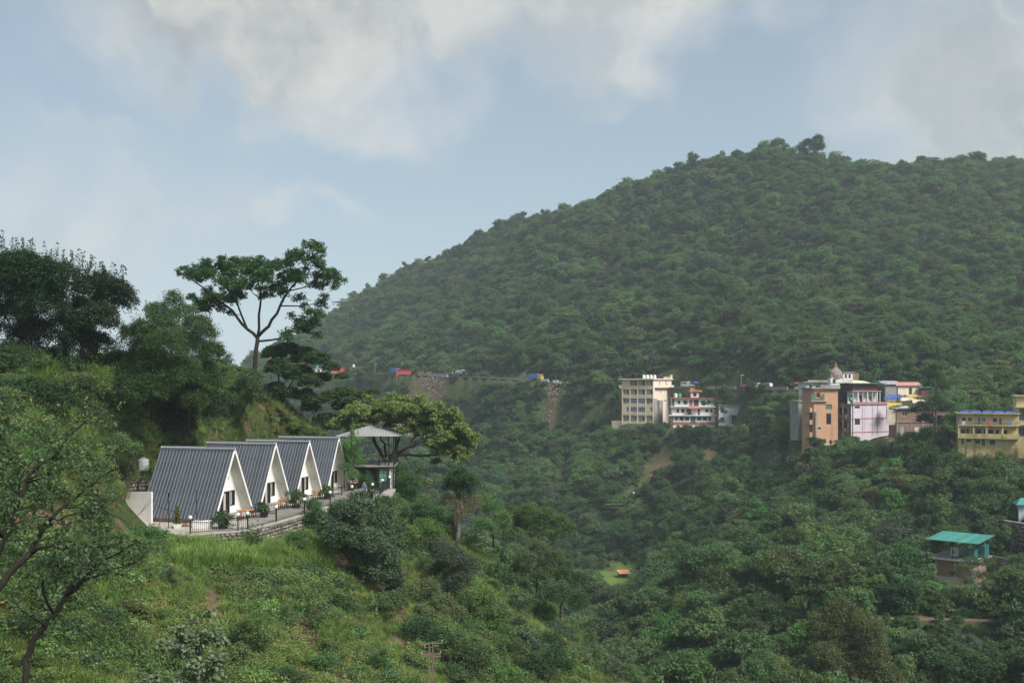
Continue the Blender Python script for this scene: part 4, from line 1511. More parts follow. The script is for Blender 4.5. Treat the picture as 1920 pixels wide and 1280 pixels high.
    lobed_tree('round_tree', 'round dark glossy leaved tree on the slope below the terrace', (664, 1104, 79.5), rr, L_glossy2, 115, .15, 44, 1.25, bark_dark, .17,
               [[(664, 1106, 7), (667, 1070, 6), (668, 1045, 5), (666, 1010, 3.5)], [(667, 1062, 3), (654, 1048, 2), (640, 1030, 1.2)], [(668, 1050, 3.4), (690, 1030, 2.4), (705, 1010, 1.4)]], depth=1.0, clump=.44, grow=1.0)
    # ivy hung snag and its neighbours on the right edge of the spur
    lobed_tree('ivy_tree', 'tree with a dark top and pale dry creepers on a bare twin trunk', (857, 1018, 104),
               [(862, 893, 22), (846, 910, 18), (884, 905, 16), (868, 918, 18)], L_dark, 116, .17, 40, 1.1, bark_grey, .16, [[(856, 1020, 5), (860, 990, 4.4), (866, 960, 3.4), (866, 920, 2)], [(860, 1000, 3), (852, 965, 2.4), (858, 930, 1.2)]], limbs=True)
    lobed_tree('creeper', 'pale dry creepers hanging round the bare twin trunk', (857, 985, 103.4), [(866, 938, 19), (846, 944, 15), (886, 946, 14), (870, 960, 14), (838, 930, 10)], leaf_mat('leaf_dry', (0.10, 0.095, 0.045), (0.22, 0.20, 0.11), .1), 117, .16, 26, .9, bark_grey, .04, cat='creeper', shell=.2)
    S = [
        ('broadleaf_tree', 'green tree leaning out right of the ivy hung trunk', (925, 1015, 106), [(905, 940, 18), (925, 955, 20), (940, 975, 20), (910, 985, 22), (935, 995, 16)], L_mid),
        ('broadleaf_tree', 'wide flat topped tree on the right rim of the spur', (1010, 1035, 110), [(960, 965, 18), (990, 958, 18), (1020, 966, 20), (1050, 980, 18), (1070, 992, 12), (980, 985, 20), (1010, 995, 22), (1045, 1005, 16), (960, 1000, 18)], L_mid),
        ('broadleaf_tree', 'yellowing tree on the rim below the wide flat topped tree', (1005, 1110, 103), [(985, 1045, 20), (1010, 1035, 20), (1040, 1045, 20), (1000, 1070, 22), (1030, 1075, 22), (1060, 1065, 16), (970, 1065, 16)], L_olive),
        ('broadleaf_tree', 'dark leaning tree at the far right of the spur', (1050, 1150, 97), [(1060, 1085, 20), (1085, 1095, 20), (1050, 1115, 24), (1085, 1130, 20), (1030, 1110, 18)], L_dark),
        ('bush', 'long dark thicket under the crest trees above the grass bank', (110, 705, 86), [(-10, 672, 26), (30, 668, 24), (75, 672, 22), (120, 670, 24), (160, 672, 22), (200, 675, 22), (235, 680, 22), (50, 655, 18), (140, 655, 18)], L_deep),
        ('bush', 'deep dark thicket behind the pair of grey tanks', (310, 800, 92), [(255, 738, 30), (290, 748, 34), (325, 765, 34), (360, 770, 34), (395, 755, 26), (300, 785, 26), (345, 795, 26), (240, 725, 24), (410, 775, 16)], L_deep),
        ('bush', 'dark thicket at the foot of the thin leaning tree', (520, 812, 113), [(470, 770, 14), (500, 775, 16), (530, 790, 18), (560, 800, 16), (590, 815, 14), (545, 775, 12)], L_dark),
        ('bush', 'grey green bush on the slope right of the round tree', (840, 1110, 86), [(820, 1035, 24), (850, 1040, 26), (875, 1060, 24), (825, 1070, 24), (860, 1085, 26), (835, 1095, 20)], L_grey),
        ('bush', 'yellow green bush below the grey green bush', (800, 1190, 80), [(770, 1115, 22), (800, 1110, 24), (830, 1125, 24), (780, 1145, 26), (820, 1155, 26), (855, 1150, 20)], L_olive),
        ('bush', 'yellow tinged bush on the right, spilling down the slope', (905, 1195, 82), [(880, 1120, 20), (910, 1130, 22), (935, 1150, 20), (890, 1155, 24), (925, 1175, 20)], L_olive),
        ('bush', 'dark green bush beside the power pole', (790, 1230, 72), [(770, 1185, 20), (795, 1175, 22), (820, 1190, 20), (780, 1210, 22), (810, 1215, 20)], L_dark),
        ('bush', 'mid green bush right of the power pole', (880, 1250, 72), [(860, 1200, 22), (890, 1205, 22), (915, 1220, 20), (875, 1230, 24), (905, 1240, 20)], L_mid),
        ('bush', 'fresh bush between the round tree and the spur rim', (790, 1050, 92), [(770, 1000, 20), (795, 990, 20), (815, 1005, 18), (780, 1025, 20), (805, 1030, 18)], L_fresh),
        ('bush', 'broad green bush right of the round tree crown', (800, 990, 97), [(770, 960, 18), (800, 950, 20), (825, 965, 16), (785, 975, 18), (815, 985, 14)], L_mid),
        ('bush', 'leafy bush hanging over the stone wall before the third cabin', (590, 990, 85.6), [(585, 950, 14), (598, 962, 13), (580, 970, 13), (600, 980, 13), (588, 990, 14), (596, 1000, 10)], L_mid),
        ('bush', 'dark narrow bush left of the round tree', (606, 1000, 86.5), [(602, 975, 10), (612, 985, 10), (600, 992, 9)], L_dark),
        ('bush', 'yellow green shrub at the foot of the stone wall', (555, 1032, 79), [(545, 1012, 13), (562, 1008, 13), (575, 1018, 10), (552, 1024, 12)], L_fresh),
        ('bush', 'bright green shrub against the near stone wall', (470, 1035, 75.6), [(462, 1016, 10), (476, 1012, 11), (470, 1026, 12)], L_fresh),
        ('bush', 'wide dark thicket on the bare slope above the white tank', (215, 860, 78), [(190, 835, 18), (215, 830, 20), (240, 842, 16), (200, 852, 16)], L_mid),
        ('bush', 'olive bush under the grass bank on the left', (165, 745, 75), [(150, 715, 18), (175, 712, 16), (160, 735, 16), (190, 728, 12)], L_olive),
        ('bush', 'creeper mound at the left edge of the bank', (60, 770, 71), [(20, 735, 24), (55, 730, 26), (90, 740, 24), (30, 760, 20), (75, 762, 20), (115, 755, 16)], L_dark),
        ('bush', 'leafy bush left of the white water tank', (235, 885, 82), [(225, 868, 12), (245, 872, 12), (235, 884, 12), (215, 890, 12)], L_mid),
        ('bush', 'green bush over the dark lean-to roof', (258, 905, 85.5), [(250, 890, 12), (268, 895, 12), (276, 884, 10), (285, 900, 7)], L_mid),
    ]
    for i, (nm, lbl, base, lobes, mt) in enumerate(S):
        lobed_tree(nm, lbl, base, lobes, mt, 130 + i, .15, 38, 1.0, bark, .09, cat='bush' if nm == 'bush' else 'tree', depth=1.0, clump=.45, shoots=10 if i % 2 else 0)


near_trees()


# ---- big sprawling tree close on the left: boughs, twigs and single leaves
def sprawling_tree(name, label, base, boughs, mat, seed, leaf=.2, step=.55, twig=1.3, cat='tree', bk=None, k_leaf=6, spread=1.0, aspect=.5, avoid=()):
    rng = np.random.default_rng(seed)
    bx = W(*base)
    Y0 = base[2]
    k = Y0 / F
    root = empty(name, bx, 0, label, cat)
    m = MB()
    tips = []
    for b in boughs:
        pts, rad = [], []
        for q in b:
            p = W(q[0], q[1], Y0) - bx
            p.y = q[3] if len(q) > 3 else 0
            pts.append(p); rad.append(q[2] * k * .72)
        P2, R2 = [], []
        for i in range(len(pts) - 1):
            for tt in (0, .34, .67):
                w = Vector((rng.normal(), rng.normal(), rng.normal())) * (pts[i + 1] - pts[i]).length * (0.04 if tt else 0)
                P2.append(pts[i].lerp(pts[i + 1], tt) + w); R2.append(rad[i] * (1 - tt) + rad[i + 1] * tt)
        P2.append(pts[-1]); R2.append(rad[-1])
        m.tube(P2, R2, 8)
        ln = 0
        tot = sum((b_ - a_).length for a_, b_ in zip(P2[:-1], P2[1:]))
        acc = 0
        for a_, b_, r_ in zip(P2[:-1], P2[1:], R2):
            d = (b_ - a_)
            n = max(1, int(round(d.length / step)))
            for j in range(n):
                acc += d.length / n
                fr = acc / tot
                if fr < .3 or r_ > .10 or rng.random() < .3: continue
                s = a_.lerp(b_, j / n)
                for q in range(2):
                    dv = Vector((rng.normal(), rng.normal() * 1.1, rng.normal() * .75 + .35)).normalized()
                    dv = (dv + d.normalized() * .5).normalized()
                    e = s + dv * twig * rng.uniform(.5, 1.2) * spread
                    mid = s.lerp(e, .5) + Vector((0, 0, -.05))
                    m.tube([s, mid, e], [max(.008, r_ * .35), .010, .005], 4)
                    tips += [(e, dv), (mid.lerp(e, .3), dv)]
                    for z in range(2):
                        dv2 = (dv + Vector((rng.normal(), rng.normal(), rng.normal())) * .7).normalized()
                        e2 = mid + dv2 * twig * rng.uniform(.3, .7) * spread
                        m.tube([mid, e2], [.008, .004], 4)
                        tips.append((e2, dv2))
    # the crown is thin where the lower boughs end
    def off(t):
        q = t[0] + bx
        u, w_ = pix(q.x, q.y, q.z)
        return any(a < u < c and b < w_ < d for a, b, c, d in avoid)
    tips = [t for t in tips if not off(t)]
    # rosettes of leaves at the tips
    T = np.array([t[0] for t in tips]); D = np.array([t[1] for t in tips])
    idx = np.repeat(np.arange(len(T)), k_leaf)
    N = len(idx)
    dirv = unit(D[idx] * .45 + rng.normal(size=(N, 3)) * .75 + np.array([0, 0, -.05]))
    nrm = unit(np.cross(dirv, unit(np.cross(dirv, np.array([0, 0, 1.0]) + rng.normal(size=(N, 3)) * .5))))
    nrm *= np.sign(nrm[:, 2:3] + 1e-6)
    side = np.cross(nrm, dirv)
    st = T[idx] + rng.normal(size=(N, 3)) * .05 - D[idx] * (rng.random((N, 1)) * .3)
    L = leaf * (.65 + .6 * rng.random((N, 1)))
    a = st + dirv * .02
    q1 = st + dirv * L * .45 + side * L * aspect * .5 + nrm * L * .05
    q2 = st + dirv * L + np.array([0, 0, -.12]) * L
    q3 = st + dirv * L * .45 - side * L * aspect * .5 + nrm * L * .05
    v = np.stack([a, q1, q2, q3], 1).reshape(-1, 3)
    f = np.arange(N * 4).reshape(-1, 4)
    tint = np.clip(rng.random(N) ** 1.4 * .97, 0, .98)
    tint[rng.random(N) < .006] = 1.0
    m.build('trunk', bk or bark_dark, root, True)
    link('crown', np_mesh('crown', v, f, mat, tint), root)
    return root


sprawling_tree('sprawling_tree', 'sprawling dark tree with bent bare boughs in the left foreground', (46, 1290, 38), [
    [(44, 1295, 9), (50, 1255, 8), (62, 1201, 7.5), (95, 1155, 7, .3), (115, 1119, 6, .5), (128, 1083, 4.5, .8), (148, 1047, 3, 1.2), (165, 1010, 1.6, 1.5)],
    [(115, 1119, 5.5, .5), (141, 1103, 5, .2), (154, 1086, 4.4, 0), (187, 1053, 3.4, -.3), (230, 1034, 2.2, -.6), (270, 1010, 1.2, -.8)],
    [(150, 1092, 3.4, 0), (197, 1073, 2.6, .4), (235, 1062, 1.6, .8), (262, 1045, .9, 1)],
    [(95, 1155, 4, .3), (92, 1110, 3, -.4), (98, 1085, 2.2, -.8), (110, 1075, 1, -1)],
    [(85, 1172, 3, 0), (60, 1140, 2, -.6), (40, 1110, 1.2, -1)],
    [(62, 1201, 3, 0), (35, 1190, 2, .4), (15, 1180, 1, .8)]], L_gloss, 301, .21, avoid=((188, 850, 420, 990), (290, 980, 500, 1100)))
sprawling_tree('sprawling_tree', 'second sprawling tree whose boughs reach in from the left edge of the picture', (-150, 1330, 37), [
    [(-150, 1335, 13), (-120, 1270, 12), (-70, 1180, 11), (0, 1100, 9), (20, 1067, 8.5, .2), (49, 1039, 8, .4), (62, 1004, 6, .6), (75, 981, 5, .8), (95, 958, 4.4, 1), (125, 929, 3.4, 1.3), (160, 900, 2.4, 1.6), (180, 884, 1.6, 1.8)],
    [(49, 1039, 5, .4), (72, 1027, 4, .1), (102, 1022, 3, -.2), (141, 1030, 2, -.4), (175, 1022, 1.2, -.6)],
    [(-90, 1210, 9), (-60, 1110, 8, .8), (-20, 1020, 7, 1), (0, 988, 6.5, 1), (7, 953, 6, 1), (21, 911, 5.4, 1.2), (23, 895, 5, 1.3), (47, 871, 4.2, 1.6), (66, 857, 3.6, 1.8), (82, 822, 2.8, 2), (105, 801, 2.2, 2.2), (136, 766, 1.2, 2.4)],
    [(-20, 1020, 5, 1), (-25, 930, 4.4, .2), (0, 831, 3.6, -.2), (16, 810, 3, -.4), (30, 787, 2.4, -.6), (36, 766, 1.4, -.6)],
    [(16, 810, 2, -.4), (35, 802, 1.6, -.8), (50, 793, 1, -1)],
    [(75, 981, 3, .8), (110, 975, 2.2, .2), (150, 960, 1.4, -.2), (190, 950, .8, -.4)],
    [(21, 911, 3, 1.2), (60, 900, 2.2, .8), (100, 880, 1.4, .6), (140, 870, .8, .4)],
    [(95, 958, 2.4, 1), (140, 955, 1.8, 1.6), (185, 985, 1.2, 2), (205, 1000, .7, 2.2)],
    [(7, 953, 3, 1), (-10, 900, 2, 2), (10, 860, 1.2, 2.4)]], L_gloss, 302, .21, avoid=((188, 850, 420, 990), (290, 980, 500, 1100)))
sprawling_tree('pale_leaved_shrub', 'pale broad leaved shrub at the bottom of the slope in the foreground', (362, 1310, 46), [
    [(362, 1312, 4), (362, 1270, 3.4), (366, 1225, 2.6, .2), (372, 1190, 1.8, .3), (368, 1160, 1, .3)],
    [(362, 1260, 2.4), (395, 1243, 1.8, -.4), (425, 1235, 1, -.8)],
    [(364, 1245, 2), (335, 1225, 1.4, .4), (310, 1205, .9, .8)],
    [(366, 1228, 1.6), (395, 1205, 1.2, .6), (420, 1195, .7, 1)],
    [(362, 1270, 1.8), (325, 1262, 1.2, -.6), (290, 1255, .8, -.9)],
    [(364, 1235, 1.6), (345, 1195, 1.1, -.5), (338, 1175, .6, -.7)]], leaf_mat('leaf_pale', (0.13, 0.18, 0.095), (0.24, 0.29, 0.165), .1, .3), 303, .24, step=.4, twig=.8, cat='shrub', aspect=.8, bk=bark_grey, k_leaf=12)
# ------------------------------------------------------------------ the woods
NOTREE += [(fld.x, fld.y, 9)]
for _px, _py, _Y, _r in ((1225, 780, 362, 15), (1300, 790, 350, 11), (1375, 790, 343, 7), (1550, 800, 255, 7), (1640, 790, 254, 9), (1580, 740, 262, 8), (1525, 735, 270, 6), (1510, 780, 264, 5), (1715, 790, 240, 8), (1850, 820, 216, 10), (1915, 820, 214, 6), (1700, 735, 288, 9), (1800, 1060, 174, 8), (1180, 925, 318, 4), (1240, 870, 332, 6), (1225, 905, 324, 5), (1335, 850, 324, 5), (1480, 855, 285, 4), (785, 735, 440, 12), (1035, 728, 392, 4), (1225, 690, 392, 4), (1287, 690, 388, 6), (1437, 860, 306, 6), (640, 700, 520, 8), (1883, 690, 332, 4)):
    _p = W(_px, _py, _Y)
    NOTREE.append((_p.x, _p.y, _r))
KN = ['round_a', 'round_b', 'tall_a', 'umb_a', 'olive_r', 'grey_r', 'round_c', 'tall_b', 'shrub_a', 'shrub_b', 'shrub_c', 'shrub_d']
KH = [9, 8, 10.5, 9.5, 8.5, 7.5, 7, 9.5, 2.6, 3.2, 2.4, 2.8]
KW = ['mid green round crowned', 'dark green round crowned', 'tall mid green', 'flat topped olive', 'olive round crowned', 'grey green round crowned', 'fresh green round crowned', 'tall dark green']
PROTO['shrub_c'] = tree_proto(27, 2.4, 2.4, 'shrub', .4, L_dark, nl=6, clumps=90, per=26, size=0.36)
PROTO['shrub_d'] = tree_proto(28, 2.2, 2.8, 'shrub', .4, L_olive, nl=6, clumps=80, per=26, size=0.34)


def zone(px, py, y):
    if y > 380: return 'on the valley side below the far road'
    if px > 1230 and py > 1150: return 'in the wood below the mule path, bottom right'
    if px > 1480 and py > 850: return 'on the wooded slope below the orange and yellow houses'
    if px > 1230 and py > 780: return 'on the wooded slope right of the valley field'
    if px > 1100 and py <= 800: return 'along the village street'
    if px <= 1230 and py > 1040: return 'in the gulley behind the grassy spur'
    return 'on the valley side left of the cream building'


FARMARK = [(1215, 745, 'the cream building'), (1300, 765, 'the guest house'), (1372, 775, 'the plain white block'), (1545, 780, 'the orange house'), (1635, 785, 'the pink house'), (1715, 795, 'the brick house'), (1850, 810, 'the yellow building'), (1800, 1030, 'the green canopy shed'), (1172, 1075, 'the valley field'), (1190, 920, 'the little shrine'), (1437, 858, 'the lettered wall'), (1590, 1210, 'the brownish tree'), (1850, 1120, 'the feathery tree'), (1745, 1120, 'the bright tree'), (1415, 1255, 'the bright bushy tree'), (1500, 1155, 'the mule path'), (1640, 1160, 'the far path'), (1352, 1075, 'the bright path tree'), (1890, 1010, 'the high stone wall'), (1210, 1280, 'the spur tip'), (1100, 1180, 'the spur rim'), (768, 702, 'the red hut'), (870, 705, 'the dark truck'), (1008, 710, 'the gaudy truck'), (785, 735, 'the rubble tip'), (860, 800, 'the tree house'), (1100, 1000, 'the field wall'), (1240, 870, 'the bare slope')]


def whereis(px, py, marks):
    """words for where a thing shows, by the nearest landmark"""
    d, mx, my, nm = min((math.hypot(px - a, py - b), a, b, n) for a, b, n in marks)
    dx, dy = px - mx, py - my
    v = '' if abs(dy) < .4 * abs(dx) else ('up' if dy < 0 else 'down')
    h = '' if abs(dx) < .4 * abs(dy) else ('left of' if dx < 0 else 'right of')
    w = (v + ' ' + h) if v and h else ({'up': 'above', 'down': 'below'}.get(v) or h)
    far = 'close' if d < 45 else ('a little way' if d < 95 else 'well')
    return '%s %s %s' % (far, w, nm)


def build_forest():
    rng = np.random.default_rng(77)
    N = 120000
    u = rng.random(N)
    Y = 105 + (735 - 105) * u
    X = (rng.random(N) * 1.22 - .60) * Y * 1.03
    Z = ground(X, Y)
    px, py = pix(X, Y, Z)
    dr, _ = polydist(X, Y, ROADP)
    dp, _ = polydist(X, Y, PATHP)
    ok = (dr > 5.0) & (dp > 2.2) & ~((X < 16) & (Y < 122)) & ~((X < -5) & (Y < 135))
    grid = {}
    T = []

    def free(x, y, r, q):
        gk = (int(x // 8), int(y // 8))
        for a in (-1, 0, 1):
            for b in (-1, 0, 1):
                for (qx, qy, qr) in grid.get((gk[0] + a, gk[1] + b), ()):
                    if (qx - x) ** 2 + (qy - y) ** 2 < ((qr + r) * q) ** 2: return False
        grid.setdefault(gk, []).append((x, y, r))
        return True
    p_far = [.26, .24, .09, .09, .08, .10, .08, .06]
    p_near = [.24, .15, .12, .05, .10, .09, .19, .06]
    # patches of one kind, as woods grow
    pat = vnoise(X, Y, 38, 21)
    bare = vnoise(X, Y, 30, 22)
    for i in np.nonzero(ok)[0]:
        x, y, z = X[i], Y[i], Z[i]
        far = y > 380
        k = int(rng.choice(8, p=p_far if far else p_near))
        if pat[i] > .22 and rng.random() < .55: k = 1
        if pat[i] < -.24 and rng.random() < .5: k = 0
        s = (rng.uniform(.42, .8) if rng.random() < .8 else rng.uniform(.8, 1.35)) if far else rng.uniform(.5, 1.0)
        r = 3.3 * s
        if not far and y > 285 and x < 62 and rng.random() < .6: continue
        if blocked(x, y, z, KH[k] * s, r): continue
        if not free(x, y, r, .50 if far else .62): continue
        T.append((x, y, z - .25, s, k))
    n_tree = len(T)
    # undergrowth between the trees
    N2 = 60000
    Y2 = 105 + 330 * np.sqrt(rng.random(N2)) * 1.0
    X2 = (rng.random(N2) * 1.22 - .60) * Y2 * 1.03
    Z2 = ground(X2, Y2)
    dr, _ = polydist(X2, Y2, ROADP)
    dp, _ = polydist(X2, Y2, PATHP)
    b2 = vnoise(X2, Y2, 14, 31) + .5 * vnoise(X2, Y2, 5, 32)
    ok = (dr > 3.6) & (dp > 1.6) & ~((X2 < 12) & (Y2 < 118)) & ~((X2 < -6) & (Y2 < 128)) & (b2 < .36)
    g2 = {}
    soil2 = soil_mask(X2, Y2)
    for i in np.nonzero(ok)[0]:
        x, y, z = X2[i], Y2[i], Z2[i]
        k = 8 + int(rng.choice(4, p=[.40, .28, .22, .10]))
        s = rng.uniform(.5, 1.25)
        r = 1.9 * s
        gk = (int(x // 4), int(y // 4))
        bad = False
        for a in (-1, 0, 1):
            for b in (-1, 0, 1):
                for (qx, qy, qr) in g2.get((gk[0] + a, gk[1] + b), ()):
                    if (qx - x) ** 2 + (qy - y) ** 2 < ((qr + r) * .52) ** 2: bad = True
        if bad: continue
        if blocked(x, y, z, KH[k] * s, r):
            s *= .32
            r *= .32
            if soil2[i] > .4 or blocked(x, y, z, KH[k] * s, r): continue
        g2.setdefault(gk, []).append((x, y, r))
        T.append((x, y, z - .2, s, k))
    # low growth on the steep open banks
    N3 = 85000
    Y3 = 118 + 362 * rng.random(N3)
    X3 = (rng.random(N3) * 1.1 - .45) * Y3
    Z3 = ground(X3, Y3)
    dr, _ = polydist(X3, Y3, ROADP)
    px3, py3 = pix(X3, Y3, Z3)
    dp, _ = polydist(X3, Y3, PATHP)
    ok = (dr > 3.6) & (dp > 1.2) & ~((X3 < 14) & (Y3 < 125)) & ((soil_mask(X3, Y3) < .55) | (rng.random(N3) < .35)) & (px3 > -20) & (px3 < 1940) & (np.hypot(X3 - fld.x, Y3 - fld.y) > 10)
    g3 = set()
    for i in np.nonzero(ok)[0]:
        x, y, z = X3[i], Y3[i], Z3[i]
        gk = (int(x // 1.3), int(y // 1.3))
        if gk in g3: continue
        k = 8 + int(rng.choice(4, p=[.36, .26, .26, .12]))
        s = rng.uniform(.22, .5)
        if blocked(x, y, z, KH[k] * s, .6): continue
        g3.add(gk)
        T.append((x, y, z - .1, s, k))
    print('forest', n_tree, len(T))
    # the 280 trees that show largest are things of their own
    cand = []
    for i, (x, y, z, s, k) in enumerate(T[:n_tree]):
        qx, qy = pix(x, y, z + KH[k] * s * .6)
        if -20 < qx < 1940 and qy < 1300: cand.append((KH[k] * s / y, i))
    cand.sort(reverse=True)
    # only trees that the near ridges do not hide
    vis = []
    tt = np.linspace(.12, .97, 60)
    for _, i in cand:
        if len(vis) >= 280: break
        x, y, z, s, k = T[i]
        zt = z + KH[k] * s * .85
        qx, _q = pix(x, y, zt)
        if qx < 560 or (ground(x * tt, y * tt, False) + np.where(y * tt < 118, 2.0, 0) > zt * tt).any(): continue
        vis.append(i)
    solo = set(vis)
    for i in sorted(solo):
        x, y, z, s, k = T[i]
        qx, qy = pix(x, y, z + KH[k] * s * .5)
        zn = zone(qx, qy, y)
        root = empty('forest_tree', (x, y, z), rng.uniform(0, 6.28), '%s tree %s' % (KW[k], whereis(qx, qy, FARMARK)), 'tree', 'trees near ' + whereis(qx, qy, FARMARK).split(' the ')[-1])
        root.scale = (s, s, s * rng.uniform(.9, 1.15))
        tk, cr = PROTO[KN[k]]
        link('trunk', tk, root)
        link('crown', cr, root)
    rest = [t for i, t in enumerate(T) if i not in solo]
    A = np.array(rest)
    kinds = [joined(*PROTO[k]) for k in KN]
    hill = A[:, 1] > 380
    for nm, msk, lbl in (('hill_forest', hill, 'dense mixed wood covering the big hill'), ('valley_wood', ~hill, 'mixed trees and undergrowth filling the valley sides')):
        B = A[msk]
        sc = np.stack([B[:, 3], B[:, 3], B[:, 3] * rng.uniform(.85, 1.2, len(B))], 1)
        gn_scatter(nm, B[:, :3], rng.uniform(0, 6.28, len(B)), sc, B[:, 4].astype(int), kinds, lbl, 'wood', tilt=.06)


build_forest()


def right_trees():
    lobed_tree('street_tree', 'tall thin trunked tree before the red and white house', (1347, 828, 322), [(1328, 714, 9), (1345, 706, 9), (1312, 728, 8), (1333, 738, 10), (1358, 728, 9), (1372, 742, 6), (1345, 755, 9), (1324, 758, 6), (1362, 772, 5), (1350, 790, 5)], L_dark, 401, .42, 26, 1.3, bark, .28,
               [[(1347, 830, 1.6), (1346, 790, 1.4), (1345, 750, 1.1), (1340, 715, .6)], [(1346, 770, .8), (1375, 745, .4)], [(1345, 760, .8), (1310, 735, .4)]], depth=1.4, flat=.6, clump=1.2, shell=.2)
    lobed_tree('street_tree', 'flat crowned tree with a tall bare trunk right of the white block', (1453, 838, 298), [(1430, 765, 10), (1450, 758, 10), (1475, 766, 10), (1440, 780, 9), (1465, 782, 9), (1420, 778, 8), (1490, 780, 7), (1450, 772, 10), (1410, 765, 6)], L_mid, 402, .42, 26, 1.2, bark, .3,
               [[(1453, 842, 1.5), (1452, 800, 1.3), (1450, 785, 1.1), (1440, 768, .6)], [(1451, 788, .8), (1475, 768, .4)], [(1451, 790, .7), (1425, 775, .4)]], depth=1.6, flat=.45, clump=1.1, shell=.2, up=.9)
    lobed_tree('street_tree', 'tall tree with a pale bare trunk between the brick house and the yellow building', (1757, 850, 222), [(1745, 690, 12), (1755, 705, 14), (1740, 720, 12), (1765, 725, 12), (1730, 762, 18), (1755, 755, 16), (1780, 765, 18), (1715, 770, 10), (1800, 775, 10), (1745, 785, 18), (1770, 790, 16), (1740, 808, 14), (1765, 815, 14), (1750, 828, 10)], L_dark, 403, .34, 28, 1.2, bark_grey, .25,
               [[(1757, 866, 2), (1756, 820, 1.8), (1755, 770, 1.5), (1753, 700, .7)], [(1756, 790, .9), (1785, 765, .4)], [(1756, 795, .9), (1725, 768, .4)]], depth=1.3, flat=.6, clump=1.0, shell=.25)
    lobed_tree('feathery_tree', 'feathery olive tree before the brick shed with the green canopy', (1853, 1215, 138), [(1800, 1062, 16), (1830, 1055, 16), (1860, 1058, 16), (1890, 1070, 14), (1910, 1085, 10), (1810, 1085, 14), (1845, 1080, 16), (1880, 1090, 14), (1800, 1110, 12), (1870, 1115, 14), (1895, 1125, 10), (1835, 1130, 12), (1860, 1150, 12), (1785, 1075, 9)], L_olive, 404, .24, 26, 1.0, bark_grey, .18,
               [[(1853, 1218, 3.4), (1852, 1150, 2.8), (1848, 1110, 2.4), (1842, 1080, 1.4)], [(1848, 1115, 1.6), (1880, 1085, .7)], [(1848, 1112, 1.6), (1815, 1080, .7)]], depth=1.2, flat=.55, clump=.8, shell=.2)
    lobed_tree('autumn_tree', 'large brownish olive tree standing out of the wood at the bottom right', (1590, 1330, 116), [(1590, 1160, 34), (1560, 1180, 34), (1625, 1185, 34), (1580, 1215, 40), (1630, 1225, 36), (1540, 1225, 30), (1590, 1255, 36), (1650, 1260, 28), (1545, 1265, 30)], leaf_mat('leaf_brownish', (0.056, 0.070, 0.026), (0.130, 0.148, 0.056), .1), 405, .24, 40, 1.1, bark, .22, depth=1.0, clump=.7)
    lobed_tree('fresh_tree', 'bright green bushy tree in the hollow left of the brownish tree', (1440, 1310, 112), [(1405, 1245, 22), (1430, 1235, 22), (1385, 1262, 22), (1415, 1270, 24), (1445, 1265, 20)], L_fresh, 406, .22, 40, 1.0, bark, .14, depth=1.0, clump=.6)
    lobed_tree('fresh_tree', 'bright green rounded tree below the brick shed', (1745, 1150, 150), [(1735, 1098, 16), (1755, 1108, 16), (1725, 1120, 18), (1750, 1130, 18), (1765, 1125, 12)], L_fresh, 407, .24, 36, 1.0, bark, .14, depth=1.0, clump=.65)
    lobed_tree('fresh_tree', 'bright green tree on the slope above the mule path bend', (1353, 1120, 172), [(1345, 1045, 14), (1360, 1050, 14), (1335, 1070, 16), (1358, 1078, 18), (1345, 1095, 16)], L_fresh, 408, .28, 36, 1.0, bark, .14, depth=1.0, clump=.75)
    lobed_tree('yellow_tree', 'yellowish tree at the foot of the big hill above the cream building', (1292, 688, 395), [(1290, 645, 7), (1298, 655, 8), (1285, 660, 7), (1295, 668, 7)], L_olive, 409, .5, 40, 1.4, bark, .2, clump=1.2)
    lobed_tree('crest_tree', 'large tree standing above the skyline of the big hill', (1527, 312, 612), [(1515, 268, 9), (1530, 264, 9), (1540, 272, 8), (1522, 278, 9), (1534, 280, 8), (1510, 280, 5)], L_dark, 410, .7, 40, 1.3, bark_dark, .5, clump=1.8)
    lobed_tree('crest_tree', 'rounded tree on the skyline left of the largest crest tree', (1420, 312, 612), [(1415, 292, 9), (1428, 290, 9), (1408, 300, 8), (1425, 300, 9)], L_mid, 411, .7, 36, 1.2, bark_dark, .4, clump=1.8)
    lobed_tree('crest_tree', 'small tree on the skyline right of the largest crest tree', (1730, 322, 628), [(1728, 298, 7), (1735, 304, 7), (1722, 306, 6)], L_dark, 412, .7, 36, 1.2, bark_dark, .3, clump=1.6)
    lobed_tree('crest_tree', 'thin bare-looking tree near the right end of the skyline', (1836, 312, 630), [(1830, 290, 5), (1840, 292, 5), (1836, 286, 4)], L_dark, 413, .6, 16, 1.0, bark_dark, .25, clump=1.4)


right_trees()
# ------------------------------------------------------------------ herbs and grass on the near slopes
def herb_mesh(seed, r, h, n, leaf, mat, up=.6, aspect=.5):
    rng = np.random.default_rng(seed)
    k = 14
    c = np.stack([rng.normal(size=k) * r * .5, rng.normal(size=k) * r * .5, h * (.25 + .6 * rng.random(k))], 1)
    v, f, t = leaf_cloud(rng, c, np.full(k, r * .42), n // k, leaf, up=up, flat=.8, aspect=aspect)
    v[:, 2] = np.maximum(v[:, 2], 0.01)
    return np_mesh('herb', v, f, mat, t)


